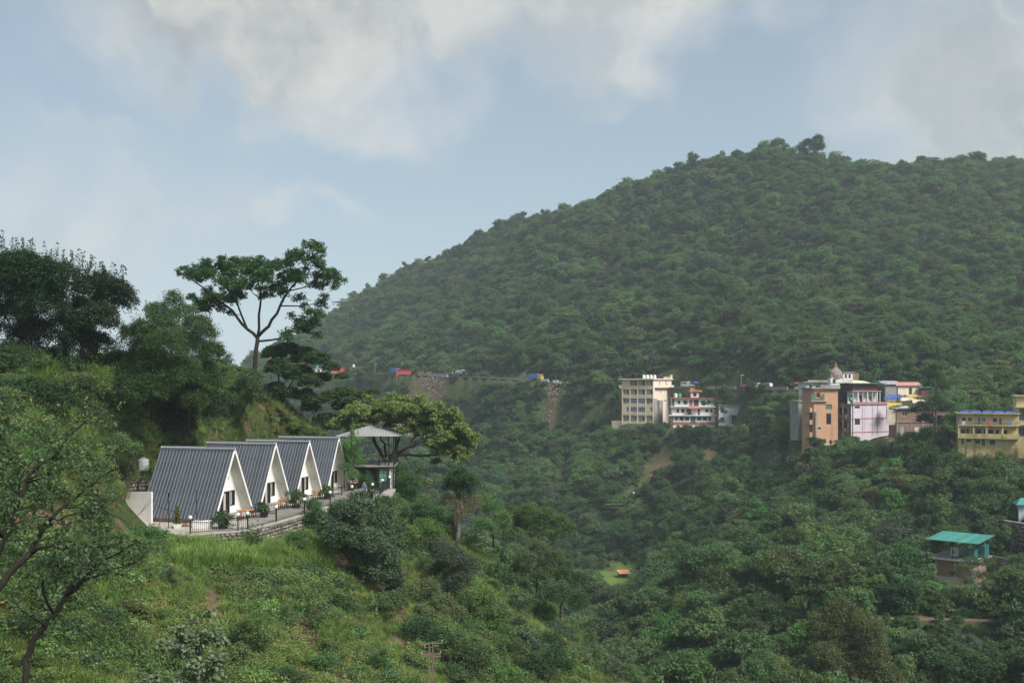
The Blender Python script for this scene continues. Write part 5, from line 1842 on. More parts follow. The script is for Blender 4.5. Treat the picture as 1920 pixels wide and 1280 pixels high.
def grass_mesh(seed, r, h, n, mat, w=.014):
    rng = np.random.default_rng(seed)
    a = rng.random(n) * 6.28
    rr = r * np.sqrt(rng.random(n))
    b = np.stack([np.cos(a) * rr, np.sin(a) * rr, np.zeros(n)], 1)
    lean = unit(np.stack([np.cos(a) + rng.normal(size=n) * .5, np.sin(a) + rng.normal(size=n) * .5, np.zeros(n)], 1)) * (.15 + .45 * rng.random((n, 1)))
    L = h * (.55 + .55 * rng.random((n, 1)))
    mid = b + np.array([0, 0, .6]) * L + lean * L * .3
    tip = b + np.array([0, 0, .92]) * L + lean * L * 1.0
    s = np.stack([-lean[:, 1], lean[:, 0], np.zeros(n)], 1)
    s = unit(s) * w
    v = np.stack([b - s, b + s, mid + s * .9, mid - s * .9, tip], 1).reshape(-1, 3)
    i = np.arange(n)[:, None] * 5
    f = np.concatenate([i + np.array([[0, 1, 2, 3]]), i + np.array([[3, 2, 4, 4]])], 0)
    f = np.concatenate([i + np.array([[0, 1, 2]]), i + np.array([[0, 2, 3]]), i + np.array([[3, 2, 4]])], 0)
    t = np.tile(np.repeat(rng.random(n), 1), 3) * .97
    return np_mesh('grass_tuft', v, f, mat, t)


G_grass = leaf_mat('grass_green', (0.1145, 0.2075, 0.0360), (0.2499, 0.3637, 0.0830), .25, .3, .6)
G_dry = leaf_mat('grass_dry', (0.1859, 0.1712, 0.0580), (0.3432, 0.2940, 0.1170), .25, .3, .7)
H_green = leaf_mat('herb_green', (0.0839, 0.1540, 0.0360), (0.1794, 0.2794, 0.0730), .3, .25)
H_dark = leaf_mat('herb_dark', (0.047, 0.094, 0.029), (0.104, 0.169, 0.055), .3, .2)
H_yel = leaf_mat('herb_yellow', (0.1460, 0.1781, 0.0420), (0.2691, 0.2912, 0.0810), .25, .25)
H_brown = leaf_mat('herb_brown', (0.111, 0.075, 0.044), (0.208, 0.143, 0.085), .25, .1)


def near_points(rng, n):
    Y = 42 + 82 * rng.random(n)
    X = (rng.random(n) * .80 - .585) * Y * 1.05
    return X, Y


def slope_ok(X, Y):
    sd = in_poly_dist(X, Y, TERR)
    m = sd > .5
    for (c, _) in CAB:
        pass
    return m


def build_cover():
    rng = np.random.default_rng(11)
    X, Y = near_points(rng, 23000)
    Z = ground(X, Y)
    px, py = pix(X, Y, Z)
    ok = slope_ok(X, Y) & (px > -60) & (py < 1330) & (px < 1330)
    ok &= ~((X > 14) & (Y > 112))
    bare = vnoise(X, Y, 6.5, 41) + .6 * vnoise(X, Y, 2.2, 42)
    pth = np.minimum(np.hypot(px - 395, (py - 1120) * .6), np.hypot(px - 400, (py - 1150) * .5)) < 22
    scar = (np.abs(px - (742 + (py - 1090) * .02)) < 16) & (py > 1060) & (py < 1300)
    shade = np.hypot(px - 665, (py - 1080)) < 55
    ok &= ~pth
    keep = (bare < .20) & ~scar & (~shade | (rng.random(len(X)) < .35))
    ok &= keep | (rng.random(len(X)) < .12)
    ok &= (soil_mask(X, Y) < .5) | (rng.random(len(X)) < .15)
    ok &= ~((px > 205) & (px < 310) & (py > 935) & (py < 1015) & (Y < 83))
    X, Y, Z = X[ok], Y[ok], Z[ok]
    bare = bare[ok]
    typ = vnoise(X, Y, 5.0, 43) + .35 * rng.normal(size=len(X)) * .6
    kinds = [herb_mesh(1, .55, .55, 330, .10, H_green), herb_mesh(2, .5, .7, 330, .11, H_dark), herb_mesh(3, .55, .45, 300, .09, H_yel), herb_mesh(4, .7, .9, 420, .12, H_green), herb_mesh(5, .45, .4, 260, .09, H_green, .8, .7), herb_mesh(6, .5, .35, 200, .08, H_brown), herb_mesh(7, .65, 1.0, 420, .12, H_dark)]
    k = np.where(typ > .22, rng.choice([1, 6, 1], len(X)), np.where(typ < -.24, rng.choice([2, 0, 2], len(X)), rng.choice([0, 0, 3, 4, 4, 1], len(X))))
    k = np.where((bare > .16) & (rng.random(len(X)) < .5), 5, k)
    s = rng.uniform(.55, 1.35, len(X)) * (1 + .5 * np.clip(typ, 0, .5))
    print('herbs', len(X))
    gn_scatter('ground_cover', np.stack([X, Y, Z - .05], 1), rng.uniform(0, 6.28, len(X)), s, k, kinds, 'low leafy herbs covering the near slope', 'herbs', tilt=.15)
    # grass
    rng = np.random.default_rng(12)
    X, Y = near_points(rng, 60000)
    Z = ground(X, Y)
    px, py = pix(X, Y, Z)
    ok = slope_ok(X, Y) & (px > -60) & (py < 1330) & (px < 1330) & ~((X > 14) & (Y > 112)) & ~((px > 205) & (px < 310) & (py > 935) & (py < 1015) & (Y < 83))
    g = vnoise(X, Y, 7, 51) + .5 * vnoise(X, Y, 2.5, 52)
    wallfoot = (np.abs(py - 1045) < 28) & (px > 330) & (px < 620)
    bank = (px > 60) & (px < 260) & (py > 640) & (py < 725)
    bank2 = (px > 380) & (px < 640) & (py > 740) & (py < 830)
    rim = (px > 900) & (py > 1170)
    path = np.minimum(np.hypot(px - 395, (py - 1120) * .6), np.hypot(px - 400, (py - 1150) * .5)) < 20
    keep = (g > -.08) | wallfoot | bank | bank2 | (rim & (g > -.3))
    ok &= keep & ~path & ((soil_mask(X, Y) < .5) | (rng.random(len(X)) < .1))
    X, Y, Z, px, py, g = (q[ok] for q in (X, Y, Z, px, py, g))
    wallfoot, bank, bank2, rim = (q[ok] for q in (wallfoot, bank, bank2, rim))
    kinds = [grass_mesh(1, .35, .7, 70, G_grass), grass_mesh(2, .45, 1.15, 90, G_grass, .017), grass_mesh(3, .4, .6, 70, G_dry), grass_mesh(4, .3, .45, 60, G_grass)]
    r = rng.random(len(X))
    k = np.where(r < .42, 0, np.where(r < .74, 3, 2))
    k = np.where((wallfoot | bank) & (rng.random(len(X)) < .6), 1, k)
    k = np.where((rim | bank2) & (rng.random(len(X)) < .35), 2, k)
    print('grass', len(X))
    gn_scatter('grass', np.stack([X, Y, Z - .03], 1), rng.uniform(0, 6.28, len(X)), rng.uniform(.7, 1.35, len(X)), k, kinds, 'tall grass in patches over the near slope', 'grass', tilt=.1)


build_cover()


# shrubs that can be told apart on the near slope
NEARMARK = [(665, 1010, 'the round dark tree'), (808, 1215, 'the power pole'), (360, 1210, 'the pale leaved shrub'), (440, 1020, 'the stone wall'), (395, 1130, 'the trodden path'), (860, 950, 'the ivy hung trunk'), (1010, 985, 'the flat topped tree'), (1030, 1060, 'the yellowing tree'), (268, 870, 'the white water tank'), (282, 748, 'the pair of grey tanks'), (258, 945, 'the white screen wall'), (478, 680, 'the tall spreading tree'), (845, 1065, 'the grey green bush'), (520, 1275, 'the boundary stone'), (1150, 1230, 'the spur rim'), (110, 1110, 'the forked tree'), (130, 690, 'the grass bank')]


def slope_shrubs():
    rng = np.random.default_rng(21)
    def shrub(seed, r, h, mat, n=70, per=40, leaf=.13):
        g = np.random.default_rng(seed)
        L, c = lobes_crown(g, r, h * .45, 0.0, 6, n, .5)
        c[:, 2] = np.clip(c[:, 2], .1, h)
        v, f, t = leaf_cloud(g, c, r * (.2 + .12 * g.random(len(c))), per, leaf)
        m = MB()
        for l in L:
            limb_mesh(m, (0, 0, -.3), l[:3], .035, .012, g, 3, .08, 5)
        return m.mesh('stem', bark, True), np_mesh('foliage', v, f, mat, t)
    ks = [shrub(61, 1.0, 1.3, L_fresh), shrub(62, 1.1, 1.6, L_mid), shrub(63, .9, 1.1, L_olive), shrub(64, 1.2, 1.8, L_dark), shrub(65, 1.0, 1.4, L_grey), shrub(66, 1.3, 1.5, L_mid, 90)]
    words = ['fresh green', 'mid green', 'olive', 'dark green', 'grey green', 'mid green']
    spots = []
    tries = 0
    while len(spots) < 120 and tries < 6000:
        tries += 1
        Y = rng.uniform(46, 112)
        X = (rng.random() * .80 - .56) * Y
        z = gz(X, Y)
        px, py = pix(X, Y, z)
        if not (-30 < px < 1200 and 740 < py < 1300): continue
        if in_poly_dist(np.array([X]), np.array([Y]), TERR)[0] < 1.5: continue
        if 280 < px < 620 and py < 1075 and Y < 76: continue
        if 330 < px < 470 and 1080 < py < 1190: continue
        if 590 < px < 760 and 1000 < py < 1120: continue
        if px < 660 and 830 < py < 1000 and Y > 76: continue
        if 200 < px < 310 and 880 < py < 1020: continue
        if any(math.hypot(X - a, Y - b) < 2.0 for a, b, _ in spots): continue
        spots.append((X, Y, z))
    extra = 0
    while extra < 40:
        Y = rng.uniform(70, 112)
        X = rng.uniform(-44, -24)
        z = gz(X, Y)
        px, py = pix(X, Y, z)
        if not (0 < px < 560 and 690 < py < 835): continue
        if in_poly_dist(np.array([X]), np.array([Y]), TERR)[0] < 2 or (250 < px < 310 and 730 < py < 800): continue
        spots.append((X, Y, z))
        extra += 1
    for i, (X, Y, z) in enumerate(spots):
        px, py = pix(X, Y, z)
        k = int(rng.integers(0, 6)) if i < 120 else int(rng.choice([3, 1, 3]))
        if px < 330 and py < 1000: zn = 'on the bank left of the cabins'
        elif py < 900: zn = 'on the bank behind the cabins'
        elif px < 600: zn = 'on the grassy slope below the terrace'
        elif px < 820: zn = 'on the slope between the round tree and the power pole'
        else: zn = 'on the right flank of the grassy spur'
        root = empty('slope_shrub', (X, Y, z - .05), rng.uniform(0, 6.28), '%s shrub %s' % (words[k], whereis(px, py - 12, NEARMARK)), 'shrub', 'shrubs near ' + whereis(px, py - 12, NEARMARK).split(' the ')[-1])
        s = rng.uniform(.6, 1.25) * (1.25 if px > 700 else 1.0)
        root.scale = (s, s, s * rng.uniform(.8, 1.15))
        link('stem', ks[k][0], root)
        link('foliage', ks[k][1], root)


slope_shrubs()
# ------------------------------------------------------------------ houses across the valley
cream_paint = surf('cream_paint', (0.72, 0.58, 0.43), 0.85, 0.08, .5, (0.40, 0.32, 0.23), 0.12, .35, .2, 6, streak=True)
cream_pale = surf('cream_pale', (0.76, 0.65, 0.51), 0.85, 0.06, .6, (0.45, 0.38, 0.29), 0.15, .4, streak=True)
grey_render = surf('grey_render', (0.30, 0.285, 0.255), 0.92, 0.2, .5, (0.12, 0.11, 0.09), 0.4, .4, .3, 6, streak=True)
orange_paint = surf('orange_paint', (0.52, 0.30, 0.18), 0.85, 0.08, .5, (0.30, 0.17, 0.10), 0.2, .35, .2, 6, streak=True)
pink_paint = surf('pink_paint', (0.58, 0.50, 0.56), 0.85, 0.07, .5, (0.30, 0.27, 0.29), 0.22, .45, .2, 6, streak=True)
maroon_paint = surf('maroon_paint', (0.15, 0.055, 0.05), 0.8, 0.2, 1)
pinkred = surf('pinkred_trim', (0.42, 0.14, 0.13), 0.8, 0.2, 1)
yellow_paint = surf('yellow_paint', (0.63, 0.53, 0.27), 0.88, 0.12, .6, (0.16, 0.14, 0.085), 0.3, .5, .25, 6, streak=True)
yellow_stain = surf('yellow_stained', (0.48, 0.39, 0.17), 0.9, 0.2, .6, (0.09, 0.08, 0.05), 0.4, .5, .3, 6, streak=True)
white_house = surf('white_house', (0.66, 0.66, 0.635), 0.85, 0.07, .6, (0.34, 0.32, 0.29), 0.25, .45, .2, 6, streak=True)
red_trim = surf('red_trim', (0.36, 0.11, 0.08), 0.75, 0.18, 1.2)
red_sheet = surf('red_sheet', (0.48, 0.06, 0.07), 0.5, 0.12, 1, (0.25, .05, .05), .2, .6)
blue_tarp = surf('blue_tarp', (0.055, 0.10, 0.29), 0.45, 0.3, 1.2, (0.10, 0.16, 0.45), .3, .8, .6, 3)
blue_paint = surf('blue_paint', (0.045, 0.18, 0.34), 0.6, 0.15, 1.5)
yellow_tarp = surf('yellow_tarp', (0.52, 0.33, 0.07), 0.5, 0.2, 1.2, None, 0, 1, .5, 3)
cream_tarp = surf('cream_tarp', (0.58, 0.50, 0.36), 0.6, 0.2, 1.0, None, 0, 1, .5, 3)
teal_sheet = surf('teal_sheet', (0.055, 0.25, 0.21), 0.5, 0.1, 1.0, (0.20, .24, .19), .35, .6, rnd=.14)
teal_paint = surf('teal_paint', (0.025, 0.15, 0.13), 0.5, 0.15, 1.0)
pink_sheet = surf('pink_sheet', (0.52, 0.24, 0.20), 0.6, 0.2, .8)
window_dark = glass_mat('window_dark', (0.028, 0.032, 0.036), .12)
window_blue = glass_mat('window_blue', (0.075, 0.105, 0.13), .12)
white_frame = surf('white_frame', (0.60, 0.60, 0.57), .6, .05)
brown_door = surf('brown_door', (0.07, 0.035, 0.025), .7, .2, 2)
green_shade = surf('green_shade', (0.10, 0.17, 0.13), .7, .2, 1)
stone_temple = surf('stone_temple', (0.29, 0.225, 0.20), .9, .25, 1.5, (0.14, .11, .10), .4, .9, .4, 6)
plastic_blue = surf('plastic_blue', (0.03, 0.16, 0.45), .5, .1)
tin_grey = surf('tin_grey', (0.33, 0.35, 0.37), .5, .15, 1, (.2, .17, .14), .3, .7)


def brick_wall_mat():
    m, n, b = material('brick_wall')
    co = n.add('ShaderNodeTexCoord').outputs['Object']
    sp = n.add('ShaderNodeSeparateXYZ'); n.put(sp.inputs[0], co)
    cb = n.add('ShaderNodeCombineXYZ')
    n.put(cb.inputs[0], n.math('ADD', sp.outputs[0], sp.outputs[1])); n.put(cb.inputs[1], sp.outputs[2])
    br = n.add('ShaderNodeTexBrick')
    n.put(br.inputs['Vector'], cb.outputs[0])
    br.inputs['Color1'].default_value = (0.22, 0.105, 0.075, 1)
    br.inputs['Color2'].default_value = (0.30, 0.15, 0.105, 1)
    br.inputs['Mortar'].default_value = (0.26, 0.22, 0.18, 1)
    br.inputs['Scale'].default_value = 1.0
    br.inputs['Brick Width'].default_value = .24
    br.inputs['Row Height'].default_value = .085
    br.inputs['Mortar Size'].default_value = .010
    dn = n.noise(co, .9, 7, .7)
    n.put(b.inputs['Base Color'], n.mix(n.maprange(dn, .5, .7, 0, .6), br.outputs[0], (0.13, .09, .07)))
    b.inputs['Roughness'].default_value = .92
    return m


brick_wall = brick_wall_mat()


def face_frame(side, w, d):
    """frames of the four faces of a w x d house: x along the face (left to right seen from outside), y inwards"""
    if side == 'front': return Matrix.Identity(4)
    if side == 'right': return Matrix.Translation((w, 0, 0)) @ Matrix.Rotation(R(90), 4, 'Z')
    if side == 'back': return Matrix.Translation((w, d, 0)) @ Matrix.Rotation(R(180), 4, 'Z')
    if side == 'left': return Matrix.Translation((0, d, 0)) @ Matrix.Rotation(R(-90), 4, 'Z')


def wall(parent, M, x0, x1, z0, z1, t, ops, mat, name='wall', y=0.0):
    """one wall with real openings (x0,x1,z0,z1)"""
    xs = sorted({x0, x1} | {o[0] for o in ops} | {o[1] for o in ops})
    zs = sorted({z0, z1} | {o[2] for o in ops} | {o[3] for o in ops})
    xs = [x for x in xs if x0 <= x <= x1]
    zs = [z for z in zs if z0 <= z <= z1]
    solid = {}
    for i in range(len(xs) - 1):
        for j in range(len(zs) - 1):
            cx, cz = (xs[i] + xs[i + 1]) / 2, (zs[j] + zs[j + 1]) / 2
            solid[i, j] = not any(o[0] < cx < o[1] and o[2] < cz < o[3] for o in ops)
    m = MB()
    for (i, j), s in solid.items():
        if not s: continue
        a, b, c, d = xs[i], xs[i + 1], zs[j], zs[j + 1]
        q = lambda *p: M @ Vector(p)
        m.add([q(a, y, c), q(b, y, c), q(b, y, d), q(a, y, d)], [(0, 1, 2, 3)])
        m.add([q(a, y + t, c), q(b, y + t, c), q(b, y + t, d), q(a, y + t, d)], [(3, 2, 1, 0)])
        if not solid.get((i - 1, j)): m.add([q(a, y, c), q(a, y, d), q(a, y + t, d), q(a, y + t, c)], [(0, 1, 2, 3)])
        if not solid.get((i + 1, j)): m.add([q(b, y, c), q(b, y, d), q(b, y + t, d), q(b, y + t, c)], [(3, 2, 1, 0)])
        if not solid.get((i, j - 1)): m.add([q(a, y, c), q(b, y, c), q(b, y + t, c), q(a, y + t, c)], [(3, 2, 1, 0)])
        if not solid.get((i, j + 1)): m.add([q(a, y, d), q(b, y, d), q(b, y + t, d), q(a, y + t, d)], [(0, 1, 2, 3)])
    return m.build(name, mat, parent)


def window(parent, M, o, pane=None, frame=None, y=.10, nx=2, nz=1, name='window', t=.06, sill=True):
    x0, x1, z0, z1 = o
    f = MB()
    f.box(x0, x0 + t, y - .04, y + .03, z0, z1, M).box(x1 - t, x1, y - .04, y + .03, z0, z1, M)
    f.box(x0 + t, x1 - t, y - .04, y + .03, z0, z0 + t, M).box(x0 + t, x1 - t, y - .04, y + .03, z1 - t, z1, M)
    for i in range(1, nx):
        x = x0 + (x1 - x0) * i / nx
        f.box(x - .025, x + .025, y - .03, y + .02, z0 + t, z1 - t, M)
    for j in range(1, nz):
        z = z0 + (z1 - z0) * j / nz
        f.box(x0 + t, x1 - t, y - .03, y + .02, z - .025, z + .025, M)
    w = f.build(name, frame or white_frame, parent)
    MB().box(x0 + t, x1 - t, y + .022, y + .028, z0 + t, z1 - t, M).build('pane', pane or window_dark, w)
    return w


def door(parent, M, o, mat, y=.10):
    x0, x1, z0, z1 = o
    d = MB().box(x0, x1, y - .02, y + .03, z0, z1, M).build('door', mat, parent)
    MB().box(x1 - .14, x1 - .10, y - .06, y - .02, z0 + 1.0, z0 + 1.1, M).build('handle', tin_grey, d)
    return d


def slab(parent, x0, x1, y0, y1, z0, z1, mat, name='slab', M=None):
    return MB().box(x0, x1, y0, y1, z0, z1, M).build(name, mat, parent)


def rails(parent, M, x0, x1, z0, h, mat, y=0.0, gap=.9):
    m = MB()
    m.box(x0, x1, y, y + .05, z0 + h - .06, z0 + h, M).box(x0, x1, y + .01, y + .04, z0 + h * .5, z0 + h * .5 + .04, M)
    r = m.build('rail', mat, parent)
    n = max(1, int((x1 - x0) / gap))
    for i in range(n + 1):
        x = x0 + (x1 - x0) * i / n
        MB().box(x - .035, x + .035, y - .005, y + .055, z0, z0 + h - .06, M).build('post', mat, parent)


# ---- cream block
def cream_building():
    a = R(35)
    near = W(1225, 791, 352)
    Wd, Dp = 12.6, 14.5
    dr = Vector((math.cos(a), -math.sin(a), 0))
    root = empty('apartment_building', near - dr * Wd, -a, 'cream five storey building with open balconies at the roadside', 'building')
    Fm, Rm, Bm, Lm = (face_frame(s, Wd, Dp) for s in ('front', 'right', 'back', 'left'))
    bays = [(.33, 2.9), (3.4, 6.0), (6.45, 9.25), (9.75, 12.25)]
    ops = [(b[0], b[1], 0.15, 2.3) for b in bays]
    ops += [(bays[1][0], bays[1][1], 3.45, 5.25), (bays[2][0], bays[2][1], 3.45, 5.25), (1.75, 2.8, 3.7, 5.25), (11.3, 12.2, 3.7, 5.25)]
    ops += [(b[0], b[1], 6.5, 8.35) for b in bays] + [(b[0], b[1], 9.7, 11.6) for b in bays] + [(b[0], b[1], 12.85, 14.75) for b in bays[1:]]
    wall(root, Fm, 0, Wd, -3, 15.0, .25, ops, cream_paint)
    # rooms set back behind the open bays
    back = MB()
    z_f = [0, 3.2, 6.35, 9.5, 12.7, 15.0]
    inner = []
    for zi, z in enumerate((0.15, 6.5, 9.7, 12.85)):
        for bi, b in enumerate(bays):
            if zi == 1 and bi in (1, 2): continue
            if zi == 3 and bi == 0: continue
            if zi in (2, 3):
                inner.append((b[0] + .9, b[0] + 1.9, z + .05, z + 1.8, 'd'))
            else:
                inner.append((b[0] + .9, b[0] + 1.9, z + .5, z + 1.6, 'w'))
    wall(root, Fm, .26, Wd - .26, -.5, 14.9, .15, [i[:4] for i in inner], cream_pale, 'inner_wall', y=1.9)
    for i in inner:
        if i[4] == 'd': door(root, Fm, i[:4], brown_door, y=1.98)
        else: window(root, Fm, i[:4], window_dark, white_frame, y=1.98)
    for z in (2.75, 5.9, 9.05, 12.25):
        slab(root, .26, Wd - .26, .26, 1.88, z, z + .2, cream_pale, 'balcony_floor')
    for b in (bays[1], bays[2]):
        for z0, z1 in ((3.45, 5.25), (6.5, 8.35)):
            window(root, Fm, (b[0], b[1], z0, z1), window_blue, white_frame, nx=4, nz=2)
    window(root, Fm, (1.75, 2.8, 3.7, 5.25), window_blue, nx=2, nz=2)
    window(root, Fm, (11.3, 12.2, 3.7, 5.25), window_blue, nx=2, nz=2)
    # pilasters between the bays
    for x in (0.0, 3.02, 6.1, 9.38, 12.35):
        MB().box(x, x + .25, -.06, .0, -2.9, 14.99).build('pilaster', cream_pale, root)
    # right side
    so = [(4.6, 5.2, 13.0, 14.5), (9.8, 10.5, 13.0, 14.8), (5.6, 6.0, 9.9, 11.3), (8.3, 10.4, 7.2, 7.7)]
    wall(root, Rm, .25, Dp, -5, 15.0, .25, so, cream_pale)
    for o in so: window(root, Rm, o, window_dark, white_frame, nx=1)
    slab(root, 1.0, Dp, -1.0, -.002, 12.1, 12.35, cream_pale, 'balcony_floor', Rm)
    wall(root, Rm, 1.0, Dp, 12.35, 13.0, .1, [], cream_pale, 'parapet', y=-1.0)
    for x in (3.2, 6.2, 9.2, 12.2):
        MB().box(x, x + .2, -.08, -.003, -2, 15.0, Rm).build('pilaster', cream_pale, root)
    # unpainted stair block against the side
    MB().box(2.6, 5.4, -1.1, -.003, -5, 7.7, Rm).build('stair_block', grey_render, root)
    MB().box(.2, 2.6, -.25, -.003, -5, 8.3, Rm).build('stair_block', grey_render, root)
    wall(root, Bm, 0.25, Wd, -3, 15.0, .25, [], cream_pale)
    wall(root, Lm, .25, Dp - .25, -3, 15.0, .25, [], cream_pale)
    roof = slab(root, -.9, Wd + .5, -.9, Dp + .4, 15.003, 15.4, cream_pale, 'roof')
    MB().box(Wd - .2, Wd + .45, Dp - .9, Dp - .2, 15.4, 16.8).build('roof_post', cream_pale, roof)
    MB().box(Wd - 2.8, Wd - .3, Dp - .6, Dp - .4, 15.4, 16.1).build('parapet', cream_pale, roof)
    slab(root, -1.0, 0, -.3, 2.0, 11.95, 13.1, cream_pale, 'side_balcony')
    # terrace ramp on the left foot
    slab(root, -4.5, -.003, 0.6, 6, -4, .1, cream_paint, 'ramp')
    M0 = Matrix.Translation(root.location) @ Matrix.Rotation(-a, 4, 'Z')
    for i in range(6):
        p = M0 @ Vector((6.2 + i * .98, 5.2 + i * .9, 15.42))
        water_tank(p, .55, 1.35, tank_white if i < 4 else tank_black, ('white' if i < 4 else 'black') + ' roof tank on the cream building, number %s from the left' % ['one', 'two', 'three', 'four', 'five', 'six'][i], 'row of tanks on the cream roof')


cream_building()


# ---- red and white guest house
def red_white():
    root = empty('guest_house', W(1260, 797, 344), R(-6), 'white guest house with red bands and balconies beside the cream building', 'house')
    I = Matrix.Identity(4)
    Wd = 15.5
    # ground storey
    wn = [(1.1, 1.9), (2.6, 4.0), (4.5, 5.8), (8.6, 10.0), (10.5, 11.9), (12.4, 13.3)]
    ops = [(a, b, 1.7, 2.9) for a, b in wn] + [(6.4, 8.0, 0.1, 3.0)]
    wall(root, I, 0.3, 14.6, -2.5, 3.3, .2, ops, white_house)
    for o in ops[:-1]: window(root, I, o, window_dark, brown_door)
    door(root, I, ops[-1], green_shade)
    for i in range(28):
        x = .35 + i * .51
        if 6.2 < x < 8.0: continue
        MB().hull8([(x, -.03, .05), (x + .5, -.03, .05), (x + .5, -.03, .95), (x + .25, -.03, 1.3), (x, -.03, .95)], [(x, -.004, .05), (x + .5, -.004, .05), (x + .5, -.004, .95), (x + .25, -.004, 1.3), (x, -.004, .95)]).build('red_band', red_trim, root)
    slab(root, -1.2, 15.2, -1.0, 8, 3.3, 3.55, white_house, 'balcony_floor')
    # middle storey
    wn = [(1.6, 2.5), (3.2, 4.4), (11.4, 12.6), (13.0, 13.9)]
    ops = [(a, b, 4.3, 5.6) for a, b in wn] + [(5.0, 6.6, 3.56, 5.7), (8.8, 9.6, 3.56, 5.7)]
    wall(root, I, 0, 14.6, 3.55, 6.3, .2, ops, white_house, y=.9)
    for o in ops[:4]: window(root, I, o, window_dark, brown_door, y=1.0)
    door(root, I, ops[4], window_dark, y=1.0)
    door(root, I, ops[5], brown_door, y=1.0)
    rails(root, I, -1.1, 15.1, 3.55, 1.0, red_trim, -.95, 1.1)
    MB().hull8([(5.6, -.9, 5.7), (9.4, -.9, 5.7), (9.4, .88, 6.6), (5.6, .88, 6.6)], [(5.6, -.9, 5.8), (9.4, -.9, 5.8), (9.4, .88, 6.7), (5.6, .88, 6.7)]).build('awning', red_trim, root)
    slab(root, -.5, 14.9, -.2, 8, 6.3, 6.55, white_house, 'balcony_floor')
    # top storey
    ops = [(2.0, 2.9, 7.3, 8.5), (4.0, 5.4, 7.2, 8.5), (6.0, 7.1, 6.6, 8.7), (7.6, 9.2, 6.6, 8.8), (10.2, 11.4, 7.3, 8.5), (12.2, 13.4, 7.3, 8.5)]
    wall(root, I, .8, 14.4, 6.55, 9.2, .2, ops, white_house, y=1.6)
    for i, o in enumerate(ops):
        if i == 2: door(root, I, o, red_trim, y=1.7)
        elif i == 3: door(root, I, o, window_dark, y=1.7)
        else: window(root, I, o, window_dark, brown_door, y=1.7)
    rails(root, I, -.4, 14.8, 6.55, .95, red_trim, -.1, 1.2)
    roof = slab(root, -.4, 15.0, .6, 8, 9.2, 9.45, red_trim, 'roof')
    for sx in (0, 14.4):
        slab(root, sx, sx + .2, 1.85, 7.8, -2.5, 9.19, white_house, 'side_wall')
    slab(root, .3, 14.3, 7.6, 7.8, -2.5, 9.19, white_house, 'back_wall')
    # stair turret with the pitched red cap
    wall(root, I, 6.6, 9.3, 9.6, 11.6, .2, [(7.4, 8.5, 9.9, 11.2)], white_house, 'turret', y=2.0)
    window(root, I, (7.4, 8.5, 9.9, 11.2), window_dark, green_shade, y=2.1)
    slab(root, 6.6, 9.3, 2.2, 4.6, 9.6, 11.59, white_house, 'turret')
    MB().hull8([(6.0, 1.5, 11.6), (10.6, 1.5, 11.6), (10.6, 5, 11.6), (6.0, 5, 11.6)], [(6.6, 3, 12.9), (9.6, 3, 12.7), (9.6, 4, 12.7), (6.6, 4, 12.9)]).build('turret_roof', red_trim, root)
    p = Matrix.Translation(root.location) @ Matrix.Rotation(R(-6), 4, 'Z') @ Vector((1.4, 2.6, 9.6))
    water_tank(p, .62, 1.4, tank_white, 'white tank on the roof of the red and white guest house')
    p = Matrix.Translation(root.location) @ Matrix.Rotation(R(-6), 4, 'Z') @ Vector((2.8, 2.7, 9.6))
    water_tank(p, .6, 1.4, tank_green, 'green tank on the roof of the red and white guest house')
    # plain white block to the right
    root = empty('house', W(1348, 799, 339), R(-8), 'plain white two storey block right of the guest house', 'house')
    Wd, Dp = 8.2, 6
    Rm = face_frame('right', Wd, Dp)
    ops = [(.4, 1.8, 1.4, 3.0), (4.2, 6.0, .9, 3.6), (.5, 1.8, 4.6, 6.2)]
    wall(root, I, 0, Wd, -4, 7.0, .2, ops, white_house)
    for o in ops: window(root, I, o, window_dark, brown_door)
    so = [(1.0, 1.6, .6, 3.0), (3.2, 3.9, 1.6, 3.0)]
    wall(root, Rm, .2, Dp, -4, 7.0, .2, so, white_house)
    for o in so: window(root, Rm, o, window_dark, brown_door)
    slab(root, 3.6, Wd + .6, -1.3, -.003, 3.75, 3.95, grey_render, 'balcony_floor')
    rails(root, I, 3.6, Wd + .6, 3.95, .95, white_frame, -1.25, .8)
    slab(root, -.4, Wd + .4, -.5, Dp, 7.0, 7.25, grey_render, 'roof')
    slab(root, 0, .2, .2, Dp, -4, 6.99, white_house, 'side_wall')
    slab(root, .2, Wd, Dp - .2, Dp - .01, -4, 6.99, white_house, 'back_wall')
    slab(root, 0.1, Wd - .1, -.5, -.003, -4.5, -.2, grey_render, 'footing')


red_white()


